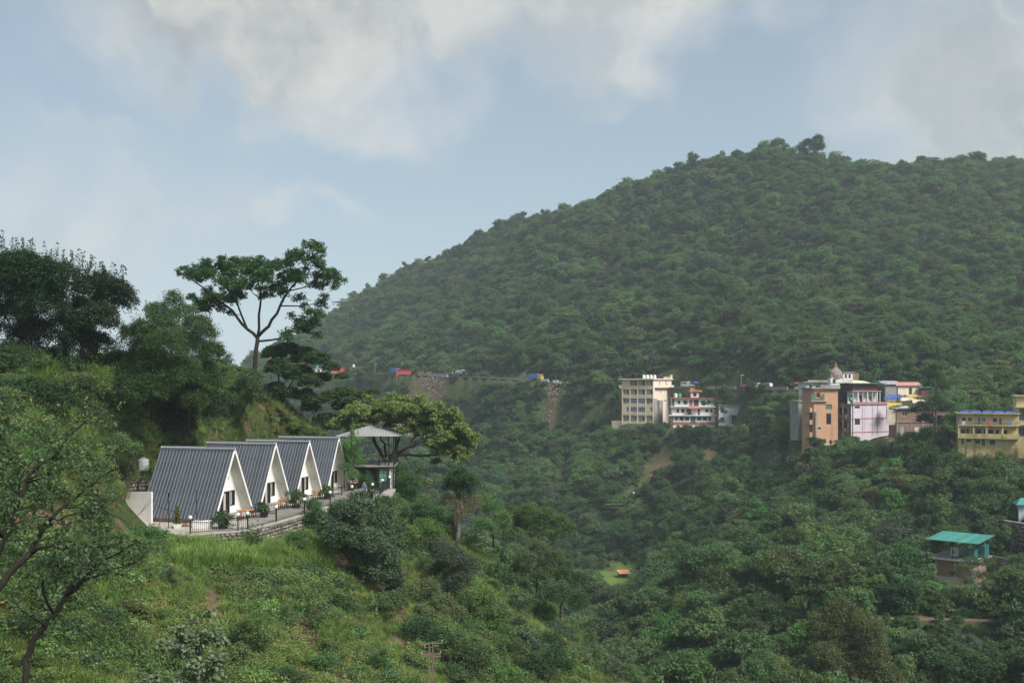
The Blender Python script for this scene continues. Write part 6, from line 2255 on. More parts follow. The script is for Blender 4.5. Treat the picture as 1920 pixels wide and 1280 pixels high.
# ---- orange and pink houses
def orange_pink():
    I = Matrix.Identity(4)
    root = empty('house', W(1526, 834, 250), R(8), 'orange four storey house at the edge of the village', 'house')
    Wd, Dp = 6.4, 7.0
    Rm, Lm = face_frame('right', Wd, Dp), face_frame('left', Wd, Dp)
    ops = [(3.1, 4.8, 9.0, 10.2), (3.3, 4.6, 5.2, 7.9), (1.1, 1.9, 3.95, 4.45), (.7, 1.7, 12.0, 13.1), (2.7, 3.2, .2, 1.5), (4.1, 4.8, .2, 1.2)]
    wall(root, I, 0, Wd, -4, 14.1, .25, ops, orange_paint)
    window(root, I, ops[0], green_shade, frame_black, nx=2)
    window(root, I, ops[1], window_dark, frame_black, nx=2, nz=3)
    for o in ops[2:]: window(root, I, o, window_dark, brown_door, nx=1)
    wall(root, Rm, .25, Dp, -4, 14.1, .25, [(1.2, 2.2, 5, 6.8), (1.2, 2.2, 8.6, 10.2)], orange_paint)
    wall(root, Lm, 0, Dp - .25, -4, 14.1, .25, [(4.5, 6, 3.2, 5), (4.5, 6, 6.2, 8)], orange_paint)
    slab(root, .25, Wd - .25, Dp - .25, Dp, -4, 14.1, orange_paint, 'back_wall')
    for z in (2.0, 5.1, 8.2):
        slab(root, -.95, -.003, .3, 4, z, z + 1.2, orange_paint, 'balcony')
    slab(root, -.9, Wd - 3.0, -.55, -.003, 10.9, 11.1, orange_paint, 'ledge')
    wall(root, I, -.9, 1.6 + 1.0, 11.1, 12.8, .06, [(0.3, 1.9, 11.7, 12.7)], green_shade, 'glass_band', y=-.5)
    roof = slab(root, -.9, Wd + .3, -.7, Dp + .2, 14.1, 14.4, grey_render, 'roof')
    wall(root, I, 1.5, Wd + .3, 14.4, 15.1, .15, [], grey_render, 'parapet', y=-.65)
    MB().hull8([(-.9, -.9, 13.3), (2.2, -.9, 13.9), (2.2, -.71, 13.9), (-.9, -.71, 13.3)], [(-.9, -.9, 13.4), (2.2, -.9, 14.0), (2.2, -.71, 14.0), (-.9, -.71, 13.4)]).build('red_eave', red_trim, root)
    MB().box(.25, .75, -.45, -.003, -3, 8.4).build('drain_shaft', grey_render, root)
    slab(root, Wd - 3.5, Wd - 1.2, -.5, -.003, -4, .1, grey_render, 'step')

    root = empty('house', W(1600, 815, 249), R(25), 'pink washed house with cluttered balconies right of the orange house', 'house')
    Wd, Dp = 12.0, 6.5
    Rm, Lm = face_frame('right', Wd, Dp), face_frame('left', Wd, Dp)
    ops = [(.45, 2.2, 6.6, 7.2), (.5, 2.2, 2.5, 3.9), (.5, 2.0, -2.4, -.8), (9.5, 10.0, 3.6, 3.9)]
    wall(root, I, 0, Wd, -4.5, 7.6, .25, ops, pink_paint)
    for o in ops: window(root, I, o, window_dark, pinkred, nx=2)
    for z in (.6, 4.0):
        slab(root, 0, Wd, -.10, -.003, z, z + .14, pinkred, 'string_course')
    for x in (2.9, 6.2, 8.0):
        slab(root, x, x + .12, -.07, -.003, -.2, 7.55, grey_render, 'pilaster')
    lo = [(.5, 1.6, 4.3, 6.6), (2.2, 3.3, 4.3, 6.6), (4.0, 5.0, 4.3, 6.6), (.5, 1.6, .9, 3.2), (2.2, 3.3, .9, 3.2), (4.0, 5.0, .9, 3.2), (1.2, 2.2, -2.2, -.4), (3.4, 4.6, -2.2, -.4)]
    wall(root, Lm, 0, Dp - .25, -4.5, 7.6, .2, lo, pink_paint, y=1.0)
    for i, o in enumerate(lo):
        (door(root, Lm, o, [brown_door, window_dark, blue_paint][i % 3], y=1.08) if i < 6 else window(root, Lm, o, window_dark, y=1.08))
    for z in (.5, 3.9, 7.3):
        slab(root, -.4, Dp - .05, -.6, .99, z, z + .2, grey_render, 'balcony_floor', Lm)
    for z in (.7, 4.1):
        rails(root, Lm, -.3, Dp - .2, z, 1.0, pinkred, -.55, .6)
    for x in (0.2, 3.2, 6.1):
        slab(root, x, x + .22, -.5, -.25, -4.5, 7.3, white_house, 'column', Lm)
    slab(root, Wd - .25, Wd, .25, Dp, -4.5, 7.59, pink_paint, 'side_wall')
    slab(root, 1.2, Wd - .25, Dp - .25, Dp, -4.5, 7.59, pink_paint, 'back_wall')
    roof = slab(root, -.3, Wd + .2, -.3, Dp + .4, 7.6, 7.8, grey_render, 'roof')
    wall(root, I, 0, Wd, 7.8, 8.2, .12, [], pinkred, 'parapet', y=-.2)
    # columned upper storey, dark wall and teal sheet roof
    for i, x in enumerate((.6, 2.2, 3.8, 5.4, 7.0, 8.6, 9.6)):
        slab(root, x, x + .28, .8, 1.08, 7.8, 10.8, white_house if i % 2 else tin_grey, 'column')
    wall(root, I, .4, 9.9, 7.8, 10.8, .15, [(1.2, 2.0, 7.85, 9.8), (4.4, 5.2, 7.85, 9.8), (7.6, 8.3, 8.4, 9.6)], white_house, 'inner_wall', y=2.4)
    for o in ((1.2, 2.0, 7.85, 9.8), (4.4, 5.2, 7.85, 9.8)): door(root, I, o, brown_door, y=2.46)
    window(root, I, (7.6, 8.3, 8.4, 9.6), window_dark, y=2.46)
    slab(root, .2, 10.1, .6, Dp, 10.8, 11.0, grey_render, 'upper_floor')
    slab(root, 1.4, 9.6, 1.6, Dp - .3, 11.0, 12.8, maroon_paint, 'upper_wall')
    slab(root, -1.0, 11.4, .3, Dp + .5, 12.8, 12.98, teal_sheet, 'sheet_roof')
    MB().hull8([(1.5, 2, 12.99), (7.8, 2, 12.99), (7.8, 5, 12.99), (1.5, 5, 12.99)], [(2.5, 2.6, 13.7), (6.0, 2.6, 13.5), (6.0, 4.4, 13.5), (2.5, 4.4, 13.7)]).build('tarpaulin', cream_tarp, root)
    p = W(1595, 752, 249)
    m = MB().lathe([(.42, 0), (.45, .3), (.45, .9), (.4, 1.0)], 12)
    tag(m.build('water_barrel', tank_green, None, True, loc=p), 'green plastic barrel on the balcony corner of the pink house', 'barrel')

    # grey storey between them
    root = empty('house', W(1558, 757, 256), R(12), 'unpainted grey storey behind the orange house', 'house')
    ops = [(2.9, 3.8, 3.0, 3.8), (4.8, 5.8, 3.0, 3.8), (1.2, 2.0, .3, 2.2), (3.2, 4.2, .3, 2.2), (5.2, 6.2, .3, 2.2)]
    wall(root, I, 0, 7.2, -3, 4.5, .2, ops, grey_render)
    for o in ops: window(root, I, o, window_dark, grey_render, nx=2)
    slab(root, -.5, 7.6, -.9, 6, 4.5, 4.75, grey_render, 'roof')
    slab(root, -.2, 7.4, -1.3, -.003, .1, .3, grey_render, 'balcony_floor')
    wall(root, I, -.2, 7.4, .3, 1.2, .08, [(.1 + .5 * i, .38 + .5 * i, .45, 1.05) for i in range(14)], maroon_paint, 'balustrade', y=-1.28)
    slab(root, 0, .2, .2, 6, -3, 4.49, grey_render, 'side_wall')
    slab(root, 7.0, 7.2, .2, 6, -3, 4.49, grey_render, 'side_wall')
    # white house on the left with the red stall roof
    root = empty('house', W(1511, 738, 268), R(6), 'low white house with a concrete roof left of the temple', 'house')
    ops = [(1.0, 1.7, .4, 2.3), (2.8, 3.5, .8, 2.2), (4.4, 5.0, .3, 2.3)]
    wall(root, I, 0, 6.4, -4, 3.0, .2, ops, white_house)
    for o in ops: window(root, I, o, window_dark, brown_door, nx=1)
    slab(root, -1.0, 7.2, -.8, 5, 3.0, 3.25, grey_render, 'roof')
    wall(root, I, .6, 7.0, 3.25, 3.7, .15, [], grey_render, 'parapet', y=.2)
    slab(root, 0, .2, .2, 5, -4, 2.99, white_house, 'side_wall')
    slab(root, 6.2, 6.4, .2, 5, -4, 2.99, white_house, 'side_wall')
    root = empty('house', W(1497, 790, 262), R(10), 'weathered grey retaining building below the red stall', 'house')
    wall(root, I, 0, 5.5, -5, 5.2, .25, [(1.0, 1.9, 3.2, 4.4), (3.0, 4.2, 3.0, 4.6)], grey_render)
    window(root, I, (1.0, 1.9, 3.2, 4.4), window_dark)
    window(root, I, (3.0, 4.2, 3.0, 4.6), window_dark, nx=4)
    slab(root, -.3, 5.8, -.3, 5, 5.2, 5.45, grey_render, 'roof')
    slab(root, 0, .25, .25, 5, -5, 5.19, grey_render, 'side_wall')

    # temple
    root = empty('temple', W(1567, 720, 263), 0, 'small stone temple with a ribbed dome and finial', 'temple')
    root.scale = (.88, .88, .88)
    MB().box(-2.0, 1.6, -1.5, 1.5, -1, 1.9).build('shrine', white_house, root)
    MB().box(-1.4, -.5, -1.53, -1.501, .2, 1.5).build('door', brown_door, root)
    d = MB().lathe([(1.95, 1.9), (2.05, 2.1), (1.85, 2.25), (1.95, 2.6), (1.9, 3.2), (1.6, 3.8), (1.15, 4.3), (.7, 4.7), (.45, 5.0), (.5, 5.15), (.3, 5.3)], 16).build('dome', stone_temple, root)
    for i in range(12):
        an = 2 * math.pi * i / 12
        MB().tube([(1.98 * math.cos(an), 1.98 * math.sin(an), 2.5), (1.62 * math.cos(an), 1.62 * math.sin(an), 3.8), (.72 * math.cos(an), .72 * math.sin(an), 4.7)], .12, 5).build('rib', stone_temple, d)
    MB().lathe([(.28, 5.3), (.34, 5.5), (.2, 5.65), (.26, 5.85), (.15, 6.0), (.19, 6.2), (.08, 6.35), (.1, 6.5), (.02, 7.0)], 10).build('finial', pinkred, root)
    for sx in (-1.7, 1.4):
        MB().lathe([(.35, 1.9), (.38, 2.3), (.2, 2.7), (.05, 3.0)], 8, (sx, -1.3, 0)).build('corner_turret', stone_temple, root)
    root = empty('house', W(1581, 716, 266), 0, 'small pale house right behind the temple dome', 'house')
    wall(root, I, 0, 2.6, -2, 2.6, .2, [(.4, 1.0, 1.0, 2.1), (1.4, 2.0, 1.0, 2.1)], white_house)
    for o in ((.4, 1.0, 1.0, 2.1), (1.4, 2.0, 1.0, 2.1)): window(root, I, o, window_dark, nx=1)
    slab(root, -.3, 2.9, -.3, 3, 2.6, 2.75, grey_render, 'roof')
    slab(root, 2.65, 4.2, .3, 3, -2, 2.4, brick_wall, 'brick_lean_to')


orange_pink()


def brick_and_yellow():
    I = Matrix.Identity(4)
    root = empty('house', W(1681, 815, 237), R(-4), 'two storey brick house with blue sheets on its roof behind the tall tree', 'house')
    Wd, Dp = 12.5, 6
    ops = [(1.3, 2.4, 4.5, 5.5), (.9, 1.9, .1, 2.2), (4.2, 5.3, .2, 2.0), (7.6, 8.6, .3, 2.0), (6.2, 7.2, 4.4, 5.5)]
    wall(root, I, 0, Wd, -2, 6.2, .25, ops, brick_wall)
    window(root, I, ops[0], window_dark, white_frame); window(root, I, ops[4], window_dark, white_frame)
    door(root, I, ops[1], tin_grey); door(root, I, ops[2], white_frame); door(root, I, ops[3], brown_door)
    slab(root, -.1, Wd + .1, -.14, -.003, 3.0, 3.25, grey_render, 'string_course')
    for x in (0.02, 3.3, 6.0, 9.2):
        slab(root, x, x + .22, -.06, -.003, -1.9, 2.99, grey_render, 'pilaster')
    slab(root, 0, .25, .25, Dp, -2, 6.19, brick_wall, 'side_wall')
    slab(root, Wd - .25, Wd, .25, Dp, -2, 6.19, brick_wall, 'side_wall')
    slab(root, -.3, Wd + .4, -.5, Dp + .2, 6.2, 6.4, cream_tarp, 'roof')
    for i, (x, w) in enumerate(((.4, 2.4), (4.2, 2.6), (8.6, 2.6))):
        MB().hull8([(x, -.6, 6.41), (x + w, -.6, 6.41), (x + w, 3, 6.41), (x, 3, 6.41)], [(x + .3, -.3, 6.75), (x + w - .4, -.3, 6.95), (x + w - .3, 2.5, 6.85), (x + .2, 2.5, 6.7)]).build('blue_sheet', blue_tarp if i else tin_grey, root)
    slab(root, -2.2, -.05, .2, .4, 2.4, 6.0, cream_tarp, 'screen')

    # yellow building
    root = empty('apartment_building', W(1797, 858, 216), R(-20), 'weathered yellow three storey building with balconies and blue sheets on the roof', 'building')
    Wd, Dp = 11.6, 6.5
    Lm, Rm = face_frame('left', Wd, Dp), face_frame('right', Wd, Dp)
    ops_b = [(1.65, 2.4, 3.5, 4.1), (3.3, 4.3, 3.2, 4.0), (6.2, 7.2, 3.0, 3.95), (.65, 1.05, 2.9, 4.2), (4.65, 5.25, 2.7, 4.15)]
    wall(root, I, 0, Wd, -3, 4.3, .25, ops_b, yellow_paint)
    for o in ops_b[:3]: window(root, I, o, window_dark, frame_black, nx=2)
    for o in ops_b[3:]: door(root, I, o, brown_door)
    slab(root, 0.002, Wd - .002, -.12, -.003, -3, 2.45, yellow_stain, 'footing_wall')
    slab(root, 1.4, 1.55, -.19, -.121, -2, 2.45, frame_black, 'drain')
    # loggia
    slab(root, -.2, Wd + .2, -1.25, .3, 4.3, 4.5, yellow_stain, 'balcony_floor')
    wall(root, I, -.2, Wd + .2, 4.5, 5.35, .14, [], yellow_stain, 'parapet', y=-1.25)
    ops_m = [(.55, 1.4, 5.3, 6.3), (1.55, 2.15, 4.6, 6.3), (2.6, 2.9, 4.6, 6.2), (3.5, 4.5, 5.0, 6.2), (5.0, 5.5, 4.6, 6.2), (5.85, 6.9, 5.0, 6.2), (7.3, 8.0, 4.6, 6.2), (8.8, 9.6, 5.0, 6.2)]
    wall(root, I, 0, Wd, 4.5, 7.0, .2, ops_m, yellow_paint, y=.25)
    for i, o in enumerate(ops_m):
        if i in (1, 2, 4, 6): door(root, I, o, [brown_door, window_dark, blue_paint, brown_door][(1, 2, 4, 6).index(i)], y=.33)
        else: window(root, I, o, window_dark, frame_black, y=.33)
    for x in (-.15, 2.75, 5.3, 8.4, 11.2):
        slab(root, x, x + .3, -1.1, -.8, 5.35, 7.0, yellow_paint, 'column')
    slab(root, -.25, Wd + .25, -1.3, .3, 7.0, 7.25, yellow_stain, 'balcony_floor')
    rails(root, I, -.2, Wd + .2, 7.25, .8, grey_render, -1.2, .55)
    ops_t = [(.7, 1.5, 7.9, 8.8), (1.9, 2.65, 7.9, 8.8), (3.85, 4.4, 7.27, 8.8), (4.6, 5.4, 7.9, 8.75), (6.8, 7.6, 7.8, 8.7), (8.0, 8.5, 7.27, 8.7)]
    wall(root, I, 0, Wd, 7.25, 9.6, .2, ops_t, yellow_paint, y=.25)
    for i, o in enumerate(ops_t):
        if i in (2, 5): door(root, I, o, blue_paint if i == 2 else window_blue, y=.33)
        else: window(root, I, o, window_dark if i != 3 else window_blue, teal_paint if i == 4 else white_frame, y=.33)
    wall(root, Lm, 0, Dp - .25, -3, 9.6, .25, [(3, 4, 5.2, 6.3)], yellow_paint)
    slab(root, Wd - .25, Wd, .46, Dp, 4.3, 9.59, yellow_paint, 'side_wall')
    slab(root, Wd - .25, Wd, .26, Dp, -3, 4.29, yellow_paint, 'side_wall')
    roof = slab(root, -.4, Wd + .4, -1.3, Dp + .3, 9.6, 9.8, yellow_stain, 'roof')
    for i in range(5):
        x = .1 + i * 2.25
        MB().hull8([(x, -1.1, 9.81), (x + 2.2, -1.1, 9.81), (x + 2.2, 4, 9.81), (x, 4, 9.81)], [(x + .2, -.6, 10.05 + .08 * (i % 3)), (x + 2.0, -.6, 10.12), (x + 2.0, 3.6, 10.25), (x + .3, 3.4, 10.1 + .1 * (i % 2))]).build('blue_sheet', blue_tarp, roof)
    for x in (1.2, 6.6):
        MB().tube([(x, .6, 9.8), (x + .1, .6, 11.3)], .03, 5).build('aerial', tin_grey, roof)
    # clutter on the loggia
    rg = random.Random(9)
    for i, (x, mt) in enumerate(((3.3, plastic_blue), (4.7, plastic_blue), (6.1, blue_tarp))):
        q = Matrix.Translation(root.location) @ Matrix.Rotation(R(-20), 4, 'Z') @ Vector((x, -.5, 4.5))
        tag(MB().lathe([(.26, 0), (.29, .2), (.29, .75), (.22, .85)], 10).build('water_barrel', mt, None, True, loc=q), 'blue barrel on the middle loggia of the yellow building, %s of three' % ['leftmost', 'middle', 'rightmost'][i], 'barrel', 'blue barrels on the yellow loggia')
    # taller yellow house at the edge of the picture
    root = empty('house', W(1906, 832, 213), R(-20), 'yellow house cut by the right edge of the picture', 'house')
    ops = [(.5, 1.6, 5.0, 7.6), (2.6, 3.8, 5.0, 7.0), (.5, 1.6, 1.6, 3.6)]
    wall(root, I, 0, 6, -3, 10.2, .25, ops, yellow_paint)
    for o in ops: window(root, I, o, window_blue, white_frame)
    slab(root, 0, .25, .25, 6, -3, 10.19, yellow_paint, 'side_wall')
    slab(root, -.5, 6.3, -.6, 6, 10.2, 10.4, yellow_stain, 'roof')
    slab(root, -.4, 6.2, -1.1, -.003, 4.0, 4.2, yellow_stain, 'balcony_floor')
    slab(root, -.4, 6.2, -1.1, -.003, 7.8, 8.0, yellow_stain, 'balcony_floor')
    rails(root, I, -.3, 6.1, 4.2, .9, blue_paint, -1.05, .4)


brick_and_yellow()


def bazaar():
    """sheds and sheets of the bazaar behind the brick house"""
    I = Matrix.Identity(4)
    def shed(px, py, Y, w, d, h, wm, rm, label, ops=(), rz=0.0, pitch=.25, over=.5):
        root = empty('market_shed', W(px, py, Y), rz, label, 'shed', 'sheds of the roadside bazaar')
        wall(root, I, 0, w, -2.5, h, .15, list(ops), wm)
        for o in ops: door(root, I, o, brown_door)
        slab(root, 0, .15, .15, d, -2.5, h - .01, wm, 'side_wall')
        slab(root, w - .15, w, .15, d, -2.5, h - .01, wm, 'side_wall')
        n = max(3, int(w / 1.1))
        for i in range(n):
            x0, x1 = -over + (w + 2 * over) * i / n, -over + (w + 2 * over) * (i + 1) / n - .03
            MB().hull8([(x0, -over, h + .01), (x1, -over, h + .01), (x1, d + over, h + pitch * d), (x0, d + over, h + pitch * d)], [(x0, -over, h + .07), (x1, -over, h + .07), (x1, d + over, h + pitch * d + .06), (x0, d + over, h + pitch * d + .06)]).build('roof_sheet', rm, root)
        return root
    shed(1683, 740, 285, 7.5, 4, 2.6, cream_pale, pink_sheet, 'cream bazaar shed with a pink sheet roof', [(3.3, 4.2, .1, 2.0)], R(3))
    shed(1668, 737, 290, 3.2, 4, 2.6, grey_render, pink_sheet, 'grey bazaar shed with a pink sheet roof left of the cream shed')
    shed(1727, 738, 284, 4.6, 4, 1.7, maroon_paint, teal_sheet, 'low bazaar stall with a green sheet roof right of the cream shed')
    shed(1772, 732, 288, 2.4, 3, 1.9, teal_paint, teal_sheet, 'small teal booth among the trees right of the bazaar')
    shed(1660, 737, 270, 3.0, 3.5, 2.4, grey_render, tin_grey, 'grey concrete shed beside the teal sheet roof')
    # sagging sheets strung between poles
    T = [(1658, 750, 4.2, 2.6, blue_tarp, 'blue tarpaulin nearest the pink house'), (1672, 746, 4.6, 2.2, blue_tarp, 'long blue tarpaulin in the middle of the stalls'), (1690, 752, 4.0, 2.2, cream_tarp, 'cream tarpaulin over the stalls'), (1700, 746, 4.4, 2.0, yellow_tarp, 'ochre tarpaulin behind the cream one'), (1664, 762, 3.6, 1.8, yellow_tarp, 'bright yellow tarpaulin above the brick house'), (1712, 756, 3.4, 1.8, cream_tarp, 'pale tarpaulin at the right end of the stalls'), (1728, 760, 3.0, 1.6, blue_tarp, 'small blue tarpaulin by the street lamps')]
    rg = random.Random(14)
    for px, py, w, d, mt, lb in T:
        root = empty('tarpaulin', W(px, py, 262 - (py - 745) * .8), R(rg.uniform(-25, 10)), lb, 'tarpaulin', 'tarpaulins over the bazaar stalls')
        vs, fs = [], []
        nx, ny = 8, 5
        for j in range(ny + 1):
            for i in range(nx + 1):
                u, v = i / nx, j / ny
                z = .9 * v + .5 * u * (1 - v) - .35 * math.sin(math.pi * u) * math.sin(math.pi * v) + .06 * math.sin(u * 21 + v * 5)
                vs.append((u * w, v * d * 1.6, z))
        for j in range(ny):
            for i in range(nx):
                a = j * (nx + 1) + i
                fs.append((a, a + 1, a + nx + 2, a + nx + 1))
        MB().add(vs, fs).build('sheet', mt, root, True)
        for x, y in ((0, 0), (w, 0), (0, d * 1.6), (w, d * 1.6)):
            MB().tube([(x, y, -3.2), (x, y, .9 if y else (.5 if x else .02))], .045, 5).build('pole', brown_door, root)
    for px, py0, py1, Y, lb in ((1683, 775, 722, 258, 'dark street lamp post left among the bazaar sheets'), (1721, 768, 728, 258, 'dark street lamp post right among the bazaar sheets'), (1753, 768, 722, 262, 'lamp post beside the tall tree')):
        root = empty('lamp_post', W(px, py0, Y), 0, lb, 'lamp', 'lamp posts of the bazaar')
        h = (py0 - py1) / F * Y
        MB().tube([(0, 0, -1), (0, 0, h)], .07, 6).build('post', frame_black, root)
        MB().box(-.5, .1, -.1, .1, h - .1, h + .02).build('lamp_head', white_frame, root)
    # house peeping out of the wood top right
    root = empty('house', W(1883, 690, 330), 0, 'small tan house peeping out of the wood at the far right', 'house')
    ops = [(1.2, 2.0, .8, 2.0), (3.0, 3.8, .8, 2.0)]
    wall(root, I, 0, 5, -3, 2.8, .2, ops, cream_paint)
    for o in ops: window(root, I, o)
    slab(root, -.6, 5.4, -.8, 4, 2.8, 3.0, cream_pale, 'roof')
    slab(root, .4, 4.4, .5, 3.5, 3.0, 4.4, grey_render, 'upper_wall')


bazaar()


def generator_shed():
    L0, B0, R0 = Vector((72.6, 174.6, 0)), Vector((79.1, 169.0, 0)), Vector((85.5, 176.0, 0))
    a = math.atan2(B0.y - L0.y, B0.x - L0.x)
    root = empty('generator_shed', (L0.x, L0.y, -33.8), a, 'brick shed with a flat green canopy roof over machines', 'shed')
    w, d = (B0 - L0).length, (R0 - B0).length
    I = Matrix.Identity(4)
    # brick storey, piers and slab
    wall(root, I, 1.2, w - 1.0, -2, 3.3, .25, [], brick_wall, y=1.0)
    Rm = face_frame('right', w - 1.0, d)
    wall(root, Rm, 1.25, d - 1, -2, 3.3, .25, [], brick_wall)
    for x in (1.2, 4.4, w - 1.35):
        slab(root, x, x + .35, .94, .998, -2, 3.3, concrete, 'pier')
    slab(root, w - 1.0 + .002, w - .94, 4.5, 4.85, -2, 3.3, concrete, 'pier')
    slab(root, .9, w - .8, .75, .995, -2, .3, concrete, 'footing')
    slab(root, .2, w - .2, .2, d - .4, 3.3, 3.55, concrete, 'platform')
    # canopy of seven sheets on posts
    for x, y in ((.8, .9), (4.2, .7), (w - .9, .9), (w - .8, d - 1), (.8, d - 1), (4.2, d - 1)):
        MB().tube([(x, y, 3.55), (x, y, 6.65 + .02 * y)], .06, 6).build('post', black_steel, root)
    n = 8
    for i in range(n):
        x0, x1 = -.1 + (w + .2) * i / n, -.1 + (w + .2) * (i + 1) / n - .012
        MB().hull8([(x0, -.1, 6.66), (x1, -.1, 6.66), (x1, d + .1, 7.0), (x0, d + .1, 7.0)], [(x0, -.1, 6.72), (x1, -.1, 6.72), (x1, d + .1, 7.06), (x0, d + .1, 7.06)]).build('roof_sheet', teal_sheet, root)
    M = Matrix.Translation(root.location) @ Matrix.Rotation(a, 4, 'Z')

    def machine(x, y, wx, wy, h, mat, label, nm='generator'):
        r = empty(nm, M @ Vector((x, y, 3.56)), a, label, 'machine', None)
        MB().box(0, wx, 0, wy, .15, h).build('housing', mat, r)
        MB().box(.05, wx - .05, .05, wy - .05, 0, .149).build('base_frame', frame_black, r)
        for i in range(5):
            MB().box(wx * .15, wx * .55, -.03, -.002, h * .35 + i * .12, h * .35 + i * .12 + .06).build('louvre', frame_black, r)
        MB().box(wx * .66, wx * .92, -.02, -.002, .3, h - .15).build('panel_door', mat, r)
        MB().tube([(wx * .8, wy * .5, h), (wx * .8, wy * .5, h + .5)], .06, 8).build('exhaust', tin_grey, r)
    machine(3.2, 3.0, 1.3, 2.8, 1.75, tank_white, 'white machine housing under the green canopy')
    machine(5.6, 2.2, 1.7, 2.4, 1.6, teal_paint, 'low teal generator under the green canopy, the left one')
    machine(6.6, 5.2, 1.6, 2.6, 2.1, teal_paint, 'tall teal generator under the green canopy, the right one')
    slab(root, w - 1.2, w - 1.05, 6.5, d - .6, 3.56, 6.4, room_dark, 'back_screen')
    # stone walls to the right
    p, q = W(1850, 1040, 188), W(1935, 1065, 178)
    rubble_wall('stone_wall', [(p.x, p.y), (q.x, q.y)], W(1850, 970, 188).z, p.z - 1, 'high earthy stone wall behind the brick shed at the right edge', size=.5, seed=31, limit=170, fill=.6)
    p, q = W(1862, 1065, 176), W(1935, 1085, 170)
    rubble_wall('stone_wall', [(p.x, p.y), (q.x, q.y)], W(1862, 1042, 176).z, p.z - 1.4, 'low pale stone wall right of the brick shed', size=.42, seed=32, limit=150, cope=False)
    root = empty('hut', W(1910, 972, 184), R(-15), 'pale blue hut with a green roof at the right edge', 'hut')
    pale_blue = surf('pale_blue', (0.42, 0.50, 0.55), .8, .08, .8)
    wall(root, I, 0, 4, -1, 2.6, .15, [(1.4, 2.2, 0.05, 2.0)], pale_blue)
    door(root, I, (1.4, 2.2, 0.05, 2.0), tin_grey)
    slab(root, 0, .15, .15, 3, -1, 2.59, pale_blue, 'side_wall')
    MB().hull8([(-.5, -.5, 2.6), (4.5, -.5, 2.6), (4.5, 3.5, 2.6), (-.5, 3.5, 2.6)], [(.6, 1.4, 3.7), (3.4, 1.4, 3.7), (3.4, 1.6, 3.7), (.6, 1.6, 3.7)]).build('roof', teal_sheet, root)
    for px, py, Y in ((1872, 1085, 168), (1838, 1082, 170)):
        tag(MB().lathe([(.35, 0), (.38, .3), (.36, .8), (.2, .95)], 10).build('drum', plastic_blue if px > 1850 else tin_grey, None, True, loc=W(px, py, Y)), ('blue' if px > 1850 else 'grey') + ' drum standing beside the brick shed', 'drum')


generator_shed()
# ------------------------------------------------------------------ tree house
gazebo_steel = surf('gazebo_steel', (0.12, 0.125, 0.13), 0.5, .1, 1.0, None, 0, 1, 0, 1, .4)
gazebo_pale = surf('gazebo_pale', (0.30, 0.30, 0.295), 0.55, .1, 1.0, None, 0, 1, 0, 1, .4)
green_glass = glass_mat('green_glass', (0.11, 0.23, 0.17), .12)


